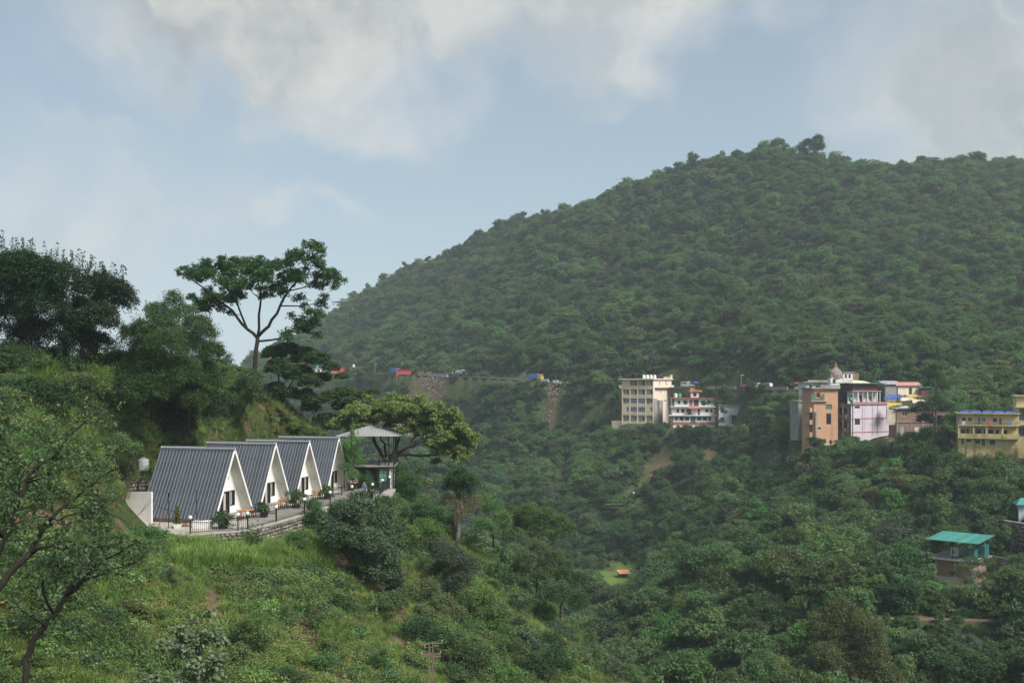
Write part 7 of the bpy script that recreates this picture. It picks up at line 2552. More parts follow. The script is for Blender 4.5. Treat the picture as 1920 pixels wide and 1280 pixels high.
def tree_house():
    p = Vector((-18.4, 106.0, TERR_Z))
    root = empty('tree_house', p, R(3), 'tree house deck with a grey hipped roof beyond the farthest cabin', 'tree house')
    Wd, Dp, zf, ze, za = 6.2, 7.6, 2.45, 5.65, 6.6
    I = Matrix.Identity(4)
    # posts (the two at the rim reach down the slope)
    for x, y, zb in ((Wd - .45, .35, -4.5), (Wd - .55, Dp - .5, -5), (Wd - .45, 3.4, -4.5), (.5, .4, -.5), (.5, Dp - .5, -.5), (Wd - 1.0, .38, -1.0)):
        MB().box(x - .06, x + .06, y - .06, y + .06, zb, ze).build('post', black_steel, root)
    MB().box(.2, Wd - .3, .2, Dp - .3, zf - .2, zf - .06).build('deck_frame', black_steel, root)
    n = 26
    w = (Wd - .5) / n
    me = MB().box(0, w - .02, .2, Dp - .3, zf - .059, zf).mesh('deck_board', concrete)
    for i in range(n):
        link('deck_board', me, root, (.2 + i * w, 0, 0))
    # railing round the deck
    bal = MB().box(-.012, .012, -.012, .012, zf, zf + 1.0).mesh('baluster', black_steel)
    for a, b in (((.3, .25), (Wd - .4, .25)), ((.3, Dp - .4), (Wd - .4, Dp - .4)), ((Wd - .4, .25), (Wd - .4, Dp - .4)), ((.3, .25), (.3, Dp - .4))):
        L = math.hypot(b[0] - a[0], b[1] - a[1])
        an = math.atan2(b[1] - a[1], b[0] - a[0])
        MB().box(0, L, -.025, .025, zf + .98, zf + 1.03).build('rail', black_steel, root, loc=(a[0], a[1], 0), rz=an)
        k = int(L / .17)
        for i in range(1, k):
            t = i / k
            link('baluster', bal, root, (a[0] + (b[0] - a[0]) * t, a[1] + (b[1] - a[1]) * t, 0))
    # hipped roof of folded sheets: one panel after another on each slope
    cx, cy = Wd / 2, Dp / 2
    o = .35
    C = [(-o, -o, ze), (Wd + o, -o, ze), (Wd + o, Dp + o, ze), (-o, Dp + o, ze)]
    top = Vector((cx, cy, za))
    for s in range(4):
        a, b = Vector(C[s]), Vector(C[(s + 1) % 4])
        k = 22
        for i in range(k):
            t0, t1 = i / k, (i + 1) / k - .004
            # each sheet runs up square to the eave until the hips cut it
            def up(t):
                base = a.lerp(b, t)
                h = 1 - abs(2 * t - 1)
                mid = (a + b) / 2
                return base + (top - mid) * h
            nrm = ((b - a).cross(top - a)).normalized()
            lo0, lo1, hi1, hi0 = a.lerp(b, t0), a.lerp(b, t1), up(t1), up(t0)
            rib = nrm * .05
            m = MB()
            m.hull8([lo0, lo1, hi1, hi0], [lo0 + nrm * .02, lo1 + nrm * .02, hi1 + nrm * .02, hi0 + nrm * .02])
            d = (lo1 - lo0).normalized() * .05
            m.hull8([lo0 + nrm * .0201, lo0 + d + nrm * .0201, hi0 + d + nrm * .0201, hi0 + nrm * .0201], [lo0 + rib, lo0 + d + rib, hi0 + d + rib, hi0 + rib])
            m.build('roof_sheet', gazebo_pale if s == 0 else gazebo_steel, root)
        MB().tube([a + nrm * .05, top + Vector((0, 0, .05))], .05, 6).build('hip_cap', gazebo_pale, root)
    # glazed room under the deck
    x0, x1 = Wd - 2.0, Wd - .62
    dr = MB()
    for i in range(3):
        x = x0 + (1.0) * i / 2
        dr.box(x - .025, x + .025, .5, .56, 0, zf - .22)
    for j in range(5):
        z = .02 + (zf - .3) * j / 4
        dr.box(x0 + .03, x0 + .97, .51, .55, z, z + .05)
    g = dr.build('door', frame_black, root)
    MB().box(x0 + .02, x0 + .98, .52, .535, 0.05, zf - .25).build('pane', green_glass, g)
    MB().box(x0 + 1.03, x1 + .1, .5, .62, -.4, zf - .21).build('wall', white_plaster, root)
    MB().box(x0 - .25, x0 - .04, .5, .7, -.4, zf - .21).build('dark_pier', frame_black, root)
    MB().box(x0, x1 + .1, 2.6, 2.7, -.4, zf - .21).build('wall', white_plaster, root)
    # walkway slab that joins the terrace
    MB().box(Wd - 1.35, Wd - .2, -6.6, .3, -.22, .05).build('walkway', concrete, root)
    # small table left on the deck
    r = empty('deck_table', (p.x + 4.4, p.y + 1.4, TERR_Z + zf + .002), R(3), 'small square table on the tree house deck', 'table')
    MB().box(-.4, .4, -.4, .4, .68, .72).build('top', wood_dark, r)
    for sx in (-1, 1):
        for sy in (-1, 1):
            MB().box(sx * .34 - .025, sx * .34 + .025, sy * .34 - .025, sy * .34 + .025, 0, .68).build('leg', frame_black, r)


tree_house()

# ---- planted bushes along the terrace
L_plumeria = leaf_mat('leaf_plumeria', (0.022, 0.058, 0.016), (0.060, 0.115, 0.034), .1, .15, .4, None, .4)
for i, (px, py, Y, r, h, lb) in enumerate(((418, 985, 77.2, .85, 1.35, 'leafy planted bush beside the roof of the nearest cabin'), (495, 965, 84.0, .62, 1.2, 'planted bush before the second cabin door'), (556, 951, 90.2, 1.1, 1.75, 'largest planted bush between the second and third cabin'), (614, 938, 97.2, .8, 1.25, 'planted bush between the third and fourth cabin'), (694, 934, 98.4, .35, .8, 'small potted bush at the corner of the railing'))):
    p = W(px, py, Y)
    root = empty('planted_bush', (p.x, p.y, TERR_Z), 0, lb, 'bush', 'planted bushes on the terrace')
    rng = np.random.default_rng(500 + i)
    L, c = lobes_crown(rng, r, h * .42, .15, 7, 80, .5)
    c[:, 2] = np.clip(c[:, 2], .25, h)
    v, f, t = leaf_cloud(rng, c, np.full(len(c), r * .26), 16, .2, aspect=.42, up=.7)
    link('foliage', np_mesh('foliage', v, f, L_plumeria, t), root)
    m = MB()
    for l in L: limb_mesh(m, (0, 0, .1), l[:3], .03, .012, rng, 3, .06, 5)
    m.build('stem', bark_grey, root)
    MB().lathe([(.3, 0.003), (.36, .25), (.40, .3), (.36, .31)], 12).build('planter', frame_black, root)


# ------------------------------------------------------------------ people
skin_m = surf('skin', (0.30, 0.165, 0.10), .6, .05)
hair_m = surf('hair', (0.012, 0.010, 0.009), .6, .1)
CLOTH = {}


def cloth(c):
    if c not in CLOTH:
        CLOTH[c] = surf('cloth_%d' % len(CLOTH), c, .9, .15, 8)
    return CLOTH[c]


def person_mesh(J, mats):
    """J: joints by name -> position; skin grown round the skeleton, coloured by the nearest bone"""
    B = [('pel', 'chest', 2, .15, .16), ('chest', 'neck', 2, .16, .07), ('neck', 'head0', 0, .055, .06), ('head0', 'head1', 0, .095, .085),
         ('chest', 'shl', 2, .11, .075), ('chest', 'shr', 2, .11, .075), ('shl', 'ell', 2, .062, .045), ('shr', 'elr', 2, .062, .045), ('ell', 'hal', 0, .043, .03), ('elr', 'har', 0, .043, .03),
         ('pel', 'hil', 3, .13, .10), ('pel', 'hir', 3, .13, .10), ('hil', 'knl', 3, .10, .065), ('hir', 'knr', 3, .10, .065), ('knl', 'fol', 3, .062, .045), ('knr', 'for', 3, .062, .045), ('fol', 'tol', 4, .05, .04), ('for', 'tor', 4, .05, .04)]
    names = list(J)
    me = bpy.data.meshes.new('person')
    me.from_pydata([J[n] for n in names], [(names.index(a), names.index(b)) for a, b, *_ in B], [])
    ob = bpy.data.objects.new('tmp', me)
    COL.objects.link(ob)
    md = ob.modifiers.new('s', 'SKIN')
    rad = {}
    for a, b, _, r0, r1 in B:
        rad[a] = max(rad.get(a, 0), r0 if a not in rad else min(rad[a], r0))
        rad.setdefault(b, r1)
    rad.update(pel=.15, chest=.165, neck=.062, head0=.10, head1=.085, shl=.08, shr=.08, ell=.048, elr=.048, hal=.036, har=.036, hil=.11, hir=.11, knl=.07, knr=.07, fol=.052, tol=.042, tor=.042)
    rad['for'] = .052
    for i, n in enumerate(names):
        sv = me.skin_vertices[0].data[i]
        sv.radius = (rad[n], rad[n] * (.8 if n in ('pel', 'chest') else 1))
        sv.use_root = n == 'pel'
    ss = ob.modifiers.new('u', 'SUBSURF')
    ss.levels = 1
    dg = bpy.context.evaluated_depsgraph_get()
    ev = bpy.data.meshes.new_from_object(ob.evaluated_get(dg))
    bpy.data.objects.remove(ob)
    ev.materials.clear()
    for m in mats: ev.materials.append(m)
    idx = []
    for p in ev.polygons:
        c = p.center
        best = None
        for a, b, mi, _, _ in B:
            A, Bb = Vector(J[a]), Vector(J[b])
            d = Bb - A
            t = max(0, min(1, (c - A).dot(d) / d.length_squared))
            q = (A + d * t - c).length
            if best is None or q < best[0]: best = (q, mi, a, t)
        mi = best[1]
        if best[2] in ('shl', 'shr') and best[3] > .75: mi = 0
        if mi == 0 and best[2] == 'head0' and (c.z > (J['head0'][2] + J['head1'][2]) / 2 + .02 or (c - Vector(J['head0'])).dot(Vector(J['face'] if 'face' in J else (0, -1, 0))) < -.03): mi = 1
        idx.append(mi)
    ev.polygons.foreach_set('material_index', idx)
    ev.polygons.foreach_set('use_smooth', [True] * len(ev.polygons))
    return ev


def standing(shirt, trousers):
    J = dict(pel=(0, 0, .95), chest=(0, .01, 1.28), neck=(0, .0, 1.46), head0=(0, -.02, 1.57), head1=(0, -.01, 1.68), shl=(-.18, .0, 1.40), shr=(.18, 0, 1.40), ell=(-.25, .05, 1.12), elr=(.26, .03, 1.12), hal=(-.20, -.14, .93), har=(.24, -.12, .92),
             hil=(-.10, 0, .88), hir=(.10, 0, .88), knl=(-.12, -.03, .49), knr=(.13, .03, .49), fol=(-.13, .02, .07), tol=(-.14, -.14, .04))
    J['for'] = (.15, .06, .07); J['tor'] = (.17, -.10, .04)
    return person_mesh(J, [skin_m, hair_m, cloth(shirt), cloth(trousers), cloth((.03, .028, .026))])


def sitting(shirt, trousers, lean=.1, bare=False):
    J = dict(pel=(0, 0, .56), chest=(0, -lean, .90), neck=(0, -lean - .04, 1.08), head0=(0, -lean - .08, 1.19), head1=(0, -lean - .08, 1.30), shl=(-.18, -lean, 1.01), shr=(.18, -lean, 1.01), ell=(-.24, -lean - .14, .78), elr=(.24, -lean - .14, .78), hal=(-.12, -lean - .36, .80), har=(.10, -lean - .38, .80),
             hil=(-.10, -.06, .54), hir=(.10, -.06, .54), knl=(-.14, -.46, .53), knr=(.15, -.46, .54), fol=(-.14, -.46, .09), tol=(-.14, -.60, .05))
    J['for'] = (.16, -.44, .09); J['tor'] = (.17, -.58, .05)
    return person_mesh(J, [skin_m, hair_m, cloth(shirt), cloth(trousers), cloth((.03, .028, .026)) if not bare else skin_m])


def terrace_people():
    t = TBL[3]
    # seat, table and the two seated men; local frame of the table: u along the row
    for s, shirt, tr, lb, lb2 in ((-1, (.58, .58, .57), (.08, .075, .07), 'seated person in a white shirt leaning on the farthest terrace table', 'wooden chair under the person in white'), (1, (.22, .23, .25), (.10, .10, .11), 'seated person in a grey shirt at the far side of the farthest table', 'wooden chair under the person in grey')):
        q = t + CAB_U * (s * .92)
        a = R(75) if s < 0 else R(255)
        make_chair((q.x, q.y, TERR_Z + .002), a, lb2, wood_dark)
        o = link('person', sitting(shirt, tr, .14), None, (q.x, q.y, TERR_Z - .02), (0, 0, a + R(90)))
        tag(o, lb, 'person')
    p = W(683, 936, 97.2)
    o = link('person', standing((.075, .12, .24), (.03, .035, .06)), None, (p.x, p.y, TERR_Z + .0), (0, 0, R(35)))
    tag(o, 'person in a blue shirt standing at the corner of the terrace', 'person')


terrace_people()


# ------------------------------------------------------------------ road life, seen from afar
tyre = surf('tyre', (0.02, 0.02, 0.02), .9, .1)


def at_road(px, off=0.0):
    """point of the road seen at px; off: metres towards the valley (+) or hill (-)"""
    for a, b in zip(ROADP[:-1], ROADP[1:]):
        pa, pb = pix(*a)[0], pix(*b)[0]
        if pa <= px <= pb:
            t = (px - pa) / (pb - pa)
            p = a.lerp(b, t)
            d = (b - a); d.z = 0; d.normalize()
            n = Vector((d.y, -d.x, 0))
            q = p + n * off
            return Vector((q.x, q.y, p.z + .05)), math.atan2(d.y, d.x)
    return None, 0


def wheels(root, xs, w, r):
    me = MB().tube([(0, -.1, 0), (0, .1, 0)], r, 12).mesh('wheel', tyre)
    hub = MB().tube([(0, -.11, 0), (0, .11, 0)], r * .5, 10).mesh('rim', tin_grey)
    for x in xs:
        for s in (-1, 1):
            o = link('wheel', me, root, (x, s * w / 2 * .92, r))
            link('rim', hub, o)


def prof_body(prof, w, mat, name, root, taper=.88):
    """body from a side outline"""
    m = MB()
    zmax = max(z for _, z in prof)
    lo = [(x, -w / 2 * (1 - (1 - taper) * (z / zmax) ** 2), z) for x, z in prof]
    hi = [(x, w / 2 * (1 - (1 - taper) * (z / zmax) ** 2), z) for x, z in prof]
    m.hull8(lo, hi)
    return m.build(name, mat, root)


def van(px, off, paint, label, flip=False, L=4.4, H=1.95):
    p, a = at_road(px, off)
    root = empty('parked_van', p, a + (math.pi if flip else 0), label, 'van', None)
    prof_body([(-L / 2, .32), (L / 2, .32), (L / 2, .85), (L / 2 - .9, 1.05), (L / 2 - 1.5, H - .1), (L / 2 - 1.8, H), (-L / 2 + .2, H), (-L / 2, H - .35)], 1.75, paint, 'body', root)
    for i, (x0, x1) in enumerate(((-L / 2 + .35, -L / 2 + 1.3), (-L / 2 + 1.42, -L / 2 + 2.4))):
        for s in (-1, 1):
            MB().box(x0, x1, s * .82 - .03, s * .82 + .03, H - .78, H - .25).build('window', window_dark, root)
    MB().hull8([(L / 2 - .88, -.7, 1.08), (L / 2 - .88, .7, 1.08), (L / 2 - 1.46, .64, H - .14), (L / 2 - 1.46, -.64, H - .14)], [(L / 2 - .84, -.7, 1.10), (L / 2 - .84, .7, 1.10), (L / 2 - 1.42, .64, H - .12), (L / 2 - 1.42, -.64, H - .12)]).build('windscreen', window_dark, root)
    for s in (-1, 1):
        MB().box(L / 2 - .02, L / 2 + .02, s * .6 - .14, s * .6 + .14, .62, .78).build('headlight', globe_white, root)
    wheels(root, (-L / 2 + .8, L / 2 - .85), 1.75, .33)
    return root


def truck(px, off, cab, cover, label, flip=False):
    p, a = at_road(px, off)
    root = empty('parked_truck', p, a + (math.pi if flip else 0), label, 'truck', None)
    prof_body([(1.6, .55), (3.3, .55), (3.3, 1.5), (3.05, 2.5), (1.6, 2.55)], 2.1, cab, 'cab', root, .93)
    MB().box(3.06, 3.24, -.85, .85, 1.55, 2.25).build('windscreen', window_dark, root)
    MB().box(-3.2, 1.5, -1.1, 1.1, .8, 1.5).build('load_bed', blue_paint if cover is not yellow_tarp else cab, root)
    MB().hull8([(-3.25, -1.12, 1.5), (1.5, -1.12, 1.5), (1.5, 1.12, 1.5), (-3.25, 1.12, 1.5)], [(-2.9, -.7, 2.7), (1.2, -.8, 2.9), (1.2, .8, 2.9), (-2.9, .7, 2.6)]).build('load_cover', cover, root)
    MB().box(-3.2, 3.2, -.4, .4, .5, .79).build('chassis', frame_black, root)
    wheels(root, (-2.3, -1.2, 2.5), 2.1, .46)
    return root


white_paint = surf('white_paint', (0.66, 0.66, 0.64), .4, .04, 2)
dark_paint = surf('dark_paint', (0.03, 0.035, 0.04), .45, .1, 2)
orange_cloth = surf('orange_cloth', (0.55, 0.14, 0.05), .8, .15, 3)
van(1419, -.6, white_paint, 'white car parked by the roadside, the left one of the pair')
van(1433, -1.0, white_paint, 'white car parked by the roadside, the right one of the pair', True, 4.2, 1.9)
van(1287, -.8, white_paint, 'white van behind the roof of the guest house', False, 4.8, 2.1)
van(1380, -1.2, dark_paint, 'dark car parked left of the two white cars', True, 4.0, 1.5)
truck(870, 1.2, dark_paint, tin_grey, 'dark truck parked on the far road above the rubble slope')
truck(1008, 1.0, yellow_tarp, blue_tarp, 'gaudy truck with a blue and orange load on the far road')
truck(745, .8, blue_paint, blue_tarp, 'blue truck on the far road left of the red hut', True)


def simple_hut(px, off, w, d, h, mat, roofm, label, base=0.0, stilts=0.0, name='roadside_hut', ops=True, tank=None, rz=0):
    p, a = at_road(px, off)
    root = empty(name, (p.x, p.y, p.z + base), rz, label, 'hut', 'huts along the far road')
    I = Matrix.Identity(4)
    oo = [(w * .2, w * .45, .4, h * .75), (w * .6, w * .85, .9, h * .75)] if ops else []
    wall(root, I, 0, w, -stilts * 0, h, .15, oo, mat)
    for o in oo: window(root, I, o, window_dark, brown_door, nx=1)
    slab(root, 0, .15, .15, d, 0, h - .01, mat, 'side_wall')
    slab(root, w - .15, w, .15, d, 0, h - .01, mat, 'side_wall')
    slab(root, .15, w - .15, d - .15, d, 0, h - .01, mat, 'back_wall')
    slab(root, -.3, w + .3, -.4, d + .3, h, h + .15, roofm, 'roof')
    if stilts:
        slab(root, -.2, w + .2, -.2, d, -.25, -.003, grey_render, 'floor')
        for x in (.1, w / 2, w - .3):
            slab(root, x, x + .25, .1, .35, -stilts, -.25, grey_render, 'stilt')
        slab(root, .3, w - .3, d - .8, d - .6, -stilts, -.25, grey_render, 'under_wall')
    return root


simple_hut(634, 3.2, 6.4, 5, 3.0, red_sheet, red_sheet, 'red sheet metal hut on stilts on the far road', .3, 4, ops=False)
simple_hut(757, 3.6, 6.2, 4.5, 2.9, red_sheet, red_sheet, 'red hut nearest the parked blue truck', -.8, 2.5, ops=False, rz=R(-4))
simple_hut(601, 3.2, 6.0, 5, 2.7, white_house, cream_tarp, 'white roadside house left of the red stilt hut', .1, 4)
simple_hut(669, 2.8, 4.6, 4, 3.2, brick_wall, grey_render, 'brick roadside hut with tanks right of the red stilt hut', 0, 2)
simple_hut(574, 3.2, 6.8, 5, 2.8, pinkred, pinkred, 'pink red roadside house behind the boughs of the spreading tree', .2, 3)
simple_hut(552, 3.0, 4.6, 5, 3.2, cream_paint, pink_sheet, 'cream roadside house at the left end of the far road', .3, 3)
for px, mt, lb in ((612, tank_green, 'green tank on the white roadside house'), (682, tank_white, 'white tank on the brick roadside hut')):
    p, a = at_road(px, 5)
    water_tank((p.x, p.y, p.z + (2.95 if px < 650 else 3.3)), .65, 1.4, mt, lb)
p, a = at_road(1115, 4.5)
root = empty('market_shed', (p.x, p.y, p.z - .6), a, 'blue sheeted stall below the far road left of the cream building', 'shed')
for x, y in ((0, 0), (3, 0), (0, 2.5), (3, 2.5)):
    MB().tube([(x, y, -2), (x, y, 1.3)], .06, 5).build('pole', brown_door, root)
MB().hull8([(-.3, -.3, 1.0), (3.3, -.3, 1.1), (3.3, 2.8, 1.7), (-.3, 2.8, 1.6)], [(-.3, -.3, 1.08), (3.3, -.3, 1.18), (3.3, 2.8, 1.78), (-.3, 2.8, 1.68)]).build('roof', blue_tarp, root)
MB().box(.05, 2.95, .1, .18, -1.5, .9).build('wall', blue_tarp, root)
p, a = at_road(1303, -.5)
root = empty('stall_umbrella', p, 0, 'blue stall umbrella beside the white van', 'umbrella')
MB().tube([(0, 0, 0), (0, 0, 2.1)], .03, 6).build('pole', tin_grey, root)
MB().lathe([(1.25, 1.75), (1.2, 1.85), (.7, 2.15), (.05, 2.3)], 10).build('canopy', blue_tarp, root)
p, a = at_road(1500, 1.0)
root = empty('stall', p, a, 'small red roadside stall at the left end of the village', 'stall')
MB().box(-.8, .8, -.6, .6, 0, .95).build('counter', white_house, root)
for x in (-.75, .75):
    MB().box(x - .04, x + .04, -.6, -.52, .95, 1.9).build('post', brown_door, root)
MB().hull8([(-1, -.9, 1.85), (1, -.9, 1.85), (1, .8, 2.1), (-1, .8, 2.1)], [(-1, -.9, 1.95), (1, -.9, 1.95), (1, .8, 2.35), (-1, .8, 2.35)]).build('awning', red_sheet, root)
p, a = at_road(1396, .4)
root = empty('cart', p, a, 'orange draped handcart left of the white cars', 'cart')
MB().hull8([(-1, -.5, .6), (1, -.5, .6), (1, .5, .6), (-1, .5, .6)], [(-.9, -.45, 1.35), (.9, -.45, 1.25), (.9, .45, 1.25), (-.9, .45, 1.35)]).build('load', orange_cloth, root)
wheels(root, (-.6, .6), 1.0, .3)
MB().tube([(1, .3, .75), (1.8, .3, .95)], .03, 5).build('handle', brown_door, root)

# people on the road
shirts = [((.6, .6, .58), 'white'), ((.55, .14, .05), 'orange'), ((.6, .6, .58), 'white'), ((.35, .12, .10), 'dull red'), ((.6, .58, .5), 'cream'), ((.12, .16, .3), 'blue'), ((.6, .6, .6), 'white'), ((.45, .32, .25), 'tan')]
PM = {}
spots = [(790, 1, 'beside the red hut'), (796, 0, 'a step right of the red hut'), (806, 4, 'on the road right of the red hut'), (812, 7, 'among the walkers on the far road'), (819, 3, 'midway along the parapet of the far road'), (852, 0, 'just left of the dark truck'), (857, 2, 'close to the dark truck'), (1446, 1, 'right of the two white cars'), (1452, 0, 'at the roadside between the cars and the red stall'), (1493, 5, 'beside the red roadside stall')]
for i, (px, k, where) in enumerate(spots):
    if k not in PM: PM[k] = standing(shirts[k][0], (.05, .05, .07) if k != 1 else shirts[1][0])
    p, a = at_road(px, .8)
    o = link('person', PM[k], None, (p.x, p.y, p.z), (0, 0, i * 1.3))
    tag(o, 'tiny person in %s standing %s' % (shirts[k][1], where), 'person', 'people on the far road')
p = W(1182, 1069, 277)
o = link('person', PM[0], None, (p.x, p.y, fld.z + .1), (0, 0, 1)); tag(o, 'tiny person in white in the bright valley field', 'person')
# parapet pieces of the far road
for i, (x0, x1) in enumerate(((822, 850), (1018, 1038), (1046, 1056), (795, 818), (1340, 1392), (1436, 1490))):
    (p, a), (q, _) = at_road(x0, 3.3), at_road(x1, 3.3)
    L = (q - p).length
    o = MB().box(0, L, -.15, .15, -.4, .75).build('parapet_wall', white_house if i in (1, 2) else grey_render, None, loc=p, rz=math.atan2(q.y - p.y, q.x - p.x))
    tag(o, ['low grey parapet left of the dark truck', 'pale parapet right of the gaudy truck, the long piece', 'pale parapet right of the gaudy truck, the short piece', 'low grey parapet by the walkers and red hut', 'grey parapet before the parked cars', 'grey parapet between the cars and the red stall'][i], 'parapet', 'parapets of the far road')
for i, (px, h, lb) in enumerate(((1035, 5.0, 'thin grey lamp pole right of the gaudy truck'), (745, 5.5, 'lamp pole above the blue truck on the far road'), (1381, 4.5, 'lamp pole left of the parked white cars'), (695, 5, 'lamp pole right of the brick roadside hut'))):
    p, a = at_road(px, -2.6)
    root = empty('lamp_post', p, 0, lb, 'lamp', 'lamp poles of the far road')
    MB().tube([(0, 0, -.5), (0, 0, h)], [.09, .06], 6).build('post', tin_grey, root)
    MB().box(-.1, .9, -.12, .12, h - .05, h + .06).build('lamp_head', globe_white, root)

# ---- low things in the valley
p = W(1172, 1092, 271)
root = empty('field_hut', (p.x - 1.4, p.y, fld.z), R(10), 'orange sheeted shelter at the edge of the valley field', 'hut')
for x, y in ((0, 0), (2.8, 0), (0, 2.2), (2.8, 2.2)):
    MB().tube([(x, y, -.3), (x, y, 1.5 if y else 1.2)], .06, 5).build('pole', brown_door, root)
MB().hull8([(-.3, -.4, 1.2), (3.1, -.4, 1.2), (3.1, 2.6, 1.75), (-.3, 2.6, 1.75)], [(-.3, -.4, 1.27), (3.1, -.4, 1.27), (3.1, 2.6, 1.83), (-.3, 2.6, 1.83)]).build('sheet', surf('orange_sheet', (.62, .26, .15), .6, .1, 1), root)
MB().box(.1, 2.7, 2.0, 2.1, -.2, 1.5).build('back_wall', brown_door, root)
p = W(1190, 926, 316)
root = empty('shrine', (p.x, p.y, gz(p.x, p.y)), R(8), 'little red and white shrine platform on the bare slope', 'shrine')
MB().box(-2, 2, -1, 1, -1.2, .2).build('platform', pinkred, root)
MB().box(1.3, 1.8, -.3, .3, .2, 1.8).build('pillar', surf('orange_paint2', (.55, .2, .08), .7, .1), root)
MB().box(-.6, 1.0, -.5, .5, .2, .9).build('altar', white_house, root)
p, q = W(1413, 868, 309), W(1462, 866, 303)
L = (q - p).length
root = empty('lettered_wall', (p.x, p.y, p.z - .2), math.atan2(q.y - p.y, q.x - p.x), 'long pale concrete wall with faded dark lettering on the wooded slope', 'wall')
MB().box(0, L, 0, .35, -2.5, 2.4).build('wall', surf('wall_pale', (.46, .44, .42), .9, .12, .6, (.25, .23, .21), .3, .5, streak=True), root)
MB().box(-.1, L + .1, -.08, .43, 2.4, 2.6).build('coping', white_house, root)
p, q = W(1108, 1004, 299), W(1117, 1040, 287)
m = MB().tube([(p.x, p.y, gz(p.x, p.y) + .3), ((p.x + q.x) / 2 - .4, (p.y + q.y) / 2, gz((p.x + q.x) / 2, (p.y + q.y) / 2) + .4), (q.x, q.y, gz(q.x, q.y) + .3)], .16, 6)
tag(m.build('field_wall', surf('field_wall', (.22, .15, .11), .9, .2), None), 'thin reddish field wall winding through the valley grass', 'wall')
p = W(1550, 838, 247)
m = MB().box(-.9, .9, -.04, .04, 0, 1.6)
tag(m.build('leaning_panel', white_house, None, loc=(p.x, p.y, gz(p.x, p.y) - .1), rz=R(30)), 'white panel leaning on the rubble below the orange house', 'panel')

# rubble and litter tips
def tip(name, px, py, Y, rx, ry, n, mats, label, seed):
    rng = np.random.default_rng(seed)
    c = W(px, py, Y)
    m = MB()
    n = n * 4
    PX, PY = c.x + rng.normal(size=n) * rx, c.y + rng.normal(size=n) * ry
    PZ = ground(PX, PY)
    for i in range(n):
        x, y, z = PX[i], PY[i], PZ[i]
        s = rng.uniform(.1, .32)
        M = Matrix.Translation((x, y, z + .1)) @ Matrix.Rotation(rng.uniform(0, 6), 4, 'Z') @ Matrix.Rotation(rng.normal() * .4, 4, 'X')
        m.cur = int(rng.integers(0, len(mats)))
        m.box(-s, s, -s * .6, s * .6, -.1, s * .5, M)
    o = m.build(name, mats)
    tag(o, label, 'rubble', kind='stuff')


litter = surf('litter', (.34, .33, .31), .8, .2, 2)
tip('rubble_tip', 785, 735, 440, 13, 4, 420, [stone_pale, litter, stone_grey, earth], 'rubble tip spilling down from the far road', 1)
tip('rubble_tip', 1035, 728, 392, 4, 2, 90, [stone_pale, litter, earth], 'small rubble tip under the pale parapet', 2)
tip('litter_tip', 1700, 850, 228, 6, 4, 200, [stone_grey, litter, earth, blue_tarp, earth], 'litter tip below the brick house', 3)
tip('litter_tip', 1790, 870, 214, 4, 5, 160, [stone_grey, litter, earth, blue_tarp, earth], 'litter tip left of the yellow building', 4)
tip('rubble_tip', 1490, 830, 268, 4, 5, 130, [stone_pale, litter, earth], 'rubble slope left of the orange house', 5)

# ------------------------------------------------------------------ power line
def power_line():
    b = W(808, 1300, 60)
    ztop = W(808, 1207, 60).z
    zg = gz(b.x, b.y)
    root = empty('power_pole', (b.x, b.y, zg), R(12), 'rusty steel power pole with crossarms at the bottom of the slope', 'power pole')
    rust = surf('rusty_steel', (.17, .10, .08), .8, .3, 4, (.2, .17, .15), .3, 3)
    h = ztop - zg + .1
    for s in (-.11, .11):
        MB().box(s - .035, s + .035, -.05, .05, -.5, h).build('leg', rust, root)
    k = int(h / .6)
    for i in range(k):
        z = h - .3 - i * .6
        MB().box(-.075, .075, -.03, .03, z, z + .05).build('brace', rust, root)
    arms = ((h - .08, .72), (h - .72, .62), (h - .88, .62))
    for z, w in arms:
        MB().box(-w, w, -.052, -.004, z, z + .07).build('crossarm', rust, root)
    ins = MB().lathe([(.025, 0), (.045, .03), (.022, .07), (.04, .1), (.015, .15)], 8).mesh('insulator', stone_pale)
    pts = []
    M = Matrix.Translation(root.location) @ Matrix.Rotation(R(12), 4, 'Z')
    for z, w in arms[:2]:
        for s in (-1, 1):
            link('insulator', ins, root, (s * w * .93, -.03, z + .07))
            pts.append(M @ Vector((s * w * .93, -.03, z + .2)))
    wire = surf('wire', (.045, .047, .05), .6, .1)

    def strand(a, c, sag, label, r=.006):
        P = []
        for i in range(25):
            t = i / 24
            p = Vector(a).lerp(Vector(c), t)
            p.z -= sag * 4 * t * (1 - t)
            P.append(p)
        o = MB().tube(P, r, 5).build('power_cable', wire)
        tag(o, label, 'cable', 'cables of the power line')
    e1, e2 = W(200, 1010, 74), W(1990, 1128, 128)
    lw = ['upper left', 'upper right', 'lower left', 'lower right']
    for i, p in enumerate(pts[:3]):
        off = p - pts[0]
        strand(p, e1 + Vector((off.x, off.y, off.z * .8)), 1.1, ['cable falling from the left slope to the top of the power pole', 'second cable falling from the left slope to the top of the power pole', 'lowest cable falling from the left slope to the power pole'][i])
        strand(p, e2 + Vector((off.x, off.y, off.z * 1.6)), 2.6, ['highest cable running right from the power pole over the wood', 'middle cable running right from the power pole over the wood', 'lowest cable running right from the power pole over the wood'][i], .007)


power_line()
# white slab poking in at the bottom edge
p = W(520, 1281, 56)
tag(MB().box(-.35, .35, -.25, .25, -.6, .1).build('boundary_stone', white_house, None, loc=p), 'white boundary stone at the bottom edge of the slope', 'stone')


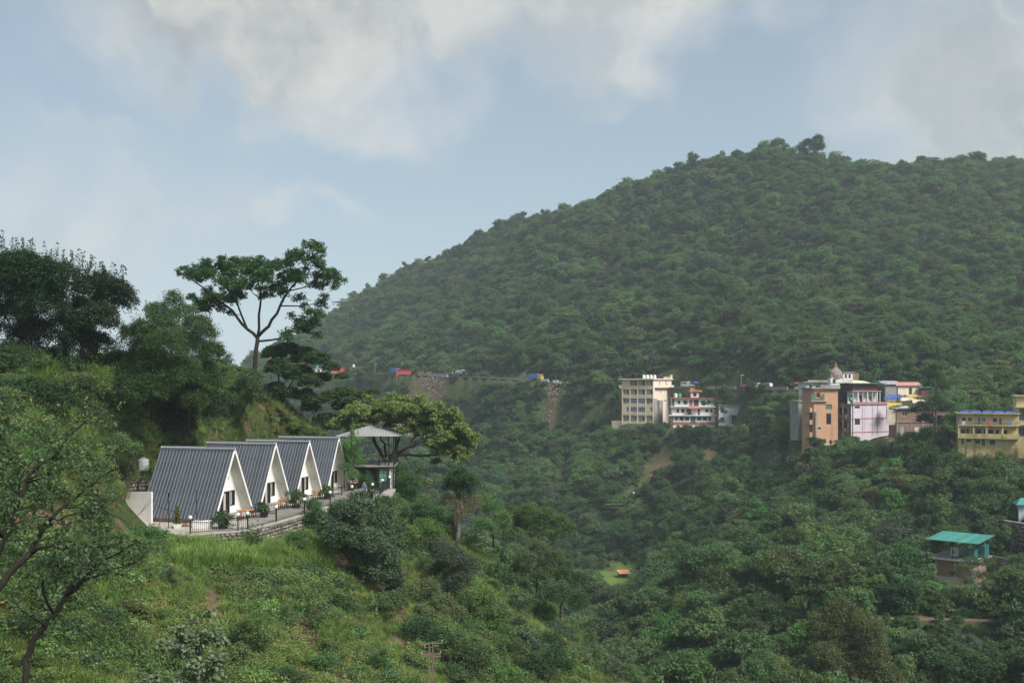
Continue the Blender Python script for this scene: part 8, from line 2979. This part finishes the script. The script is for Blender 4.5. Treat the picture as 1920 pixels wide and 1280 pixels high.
# ---- washing and clutter on the balconies
def washing():
    rg = random.Random(33)
    cols = [((.50, .12, .10), 'red'), ((.12, .22, .45), 'blue'), ((.60, .58, .52), 'white'), ((.50, .38, .12), 'mustard'), ((.10, .28, .20), 'green'), ((.40, .16, .30), 'plum')]

    def hang(root_name, host, M, items, where):
        for x, z, w, h, k, pos in items:
            p = M @ Vector((x, 0, z))
            c, nm = cols[k]
            vs, fs = [], []
            for j in range(4):
                for i in range(5):
                    u, v = i / 4, j / 3
                    vs.append((u * w, .05 * math.sin(u * 9 + k) * v - .02, -v * h))
                    vs[-1] = tuple(vs[-1])
            b = len(vs)
            vs += [(a[0], a[1] + .015, a[2]) for a in vs]
            for j in range(3):
                for i in range(4):
                    a = j * 5 + i
                    fs.append((a, a + 5, a + 6, a + 1))
                    fs.append((b + a, b + a + 1, b + a + 6, b + a + 5))
            o = MB().add(vs, fs).build('washing', cloth(c), None)
            o.matrix_world = Matrix.Translation(p) @ M.to_3x3().to_4x4()
            tag(o, '%s washing hung %s, %s' % (nm, where, pos), 'washing', 'washing on the village balconies')
    # yellow building: over the upper rail
    M = Matrix.Translation(W(1797, 858, 216)) @ Matrix.Rotation(R(-20), 4, 'Z') @ Matrix.Translation((0, -1.3, 0))
    hang('y', None, M, [(.6, 8.0, .7, .8, 2, 'at the left end'), (5.7, 8.0, .9, .9, 0, 'right of its middle'), (9.4, 8.0, .8, .7, 1, 'at the right end'), (8.5, 5.35, .9, .7, 3, 'on the storey below')], 'on the yellow building')
    M = Matrix.Translation(W(1600, 815, 249)) @ Matrix.Rotation(R(25), 4, 'Z') @ face_frame('left', 12.0, 6.5) @ Matrix.Translation((0, -.66, 0))
    hang('p', None, M, [(.6, 5.1, .8, .9, 1, 'far end of the upper rail'), (2.4, 5.1, .7, .8, 0, 'middle of the upper rail'), (4.4, 5.1, .8, .9, 2, 'near end of the upper rail'), (1.2, 1.7, .9, .8, 4, 'far end of the lower rail'), (4.0, 1.7, .8, .9, 3, 'near end of the lower rail')], 'on the pink house')
    M = Matrix.Translation(W(1260, 797, 344)) @ Matrix.Rotation(R(-6), 4, 'Z') @ Matrix.Translation((0, -1.02, 0))
    hang('g', None, M, [(4.2, 4.55, 1.0, .8, 5, 'left of its entrance'), (11.4, 4.55, 1.2, .8, 2, 'right of its entrance')], 'on the guest house')


washing()
def build_haze():
    m = MB().box(-9500, 9500, -3200, 12500, -140, 300)
    o = m.build('haze', None) if False else link('haze', m.mesh('haze', []))
    mt = bpy.data.materials.new('air')
    mt.use_nodes = True
    nt = mt.node_tree
    nt.nodes.clear()
    out = nt.nodes.new('ShaderNodeOutputMaterial')
    v = nt.nodes.new('ShaderNodeVolumePrincipled')
    v.inputs['Color'].default_value = (0.82, 0.92, 1.0, 1)
    v.inputs['Density'].default_value = 0.00023
    v.inputs['Anisotropy'].default_value = 0.0
    nt.links.new(v.outputs[0], out.inputs['Volume'])
    o.data.materials.append(mt)
    tag(o, kind='stuff')


build_haze()
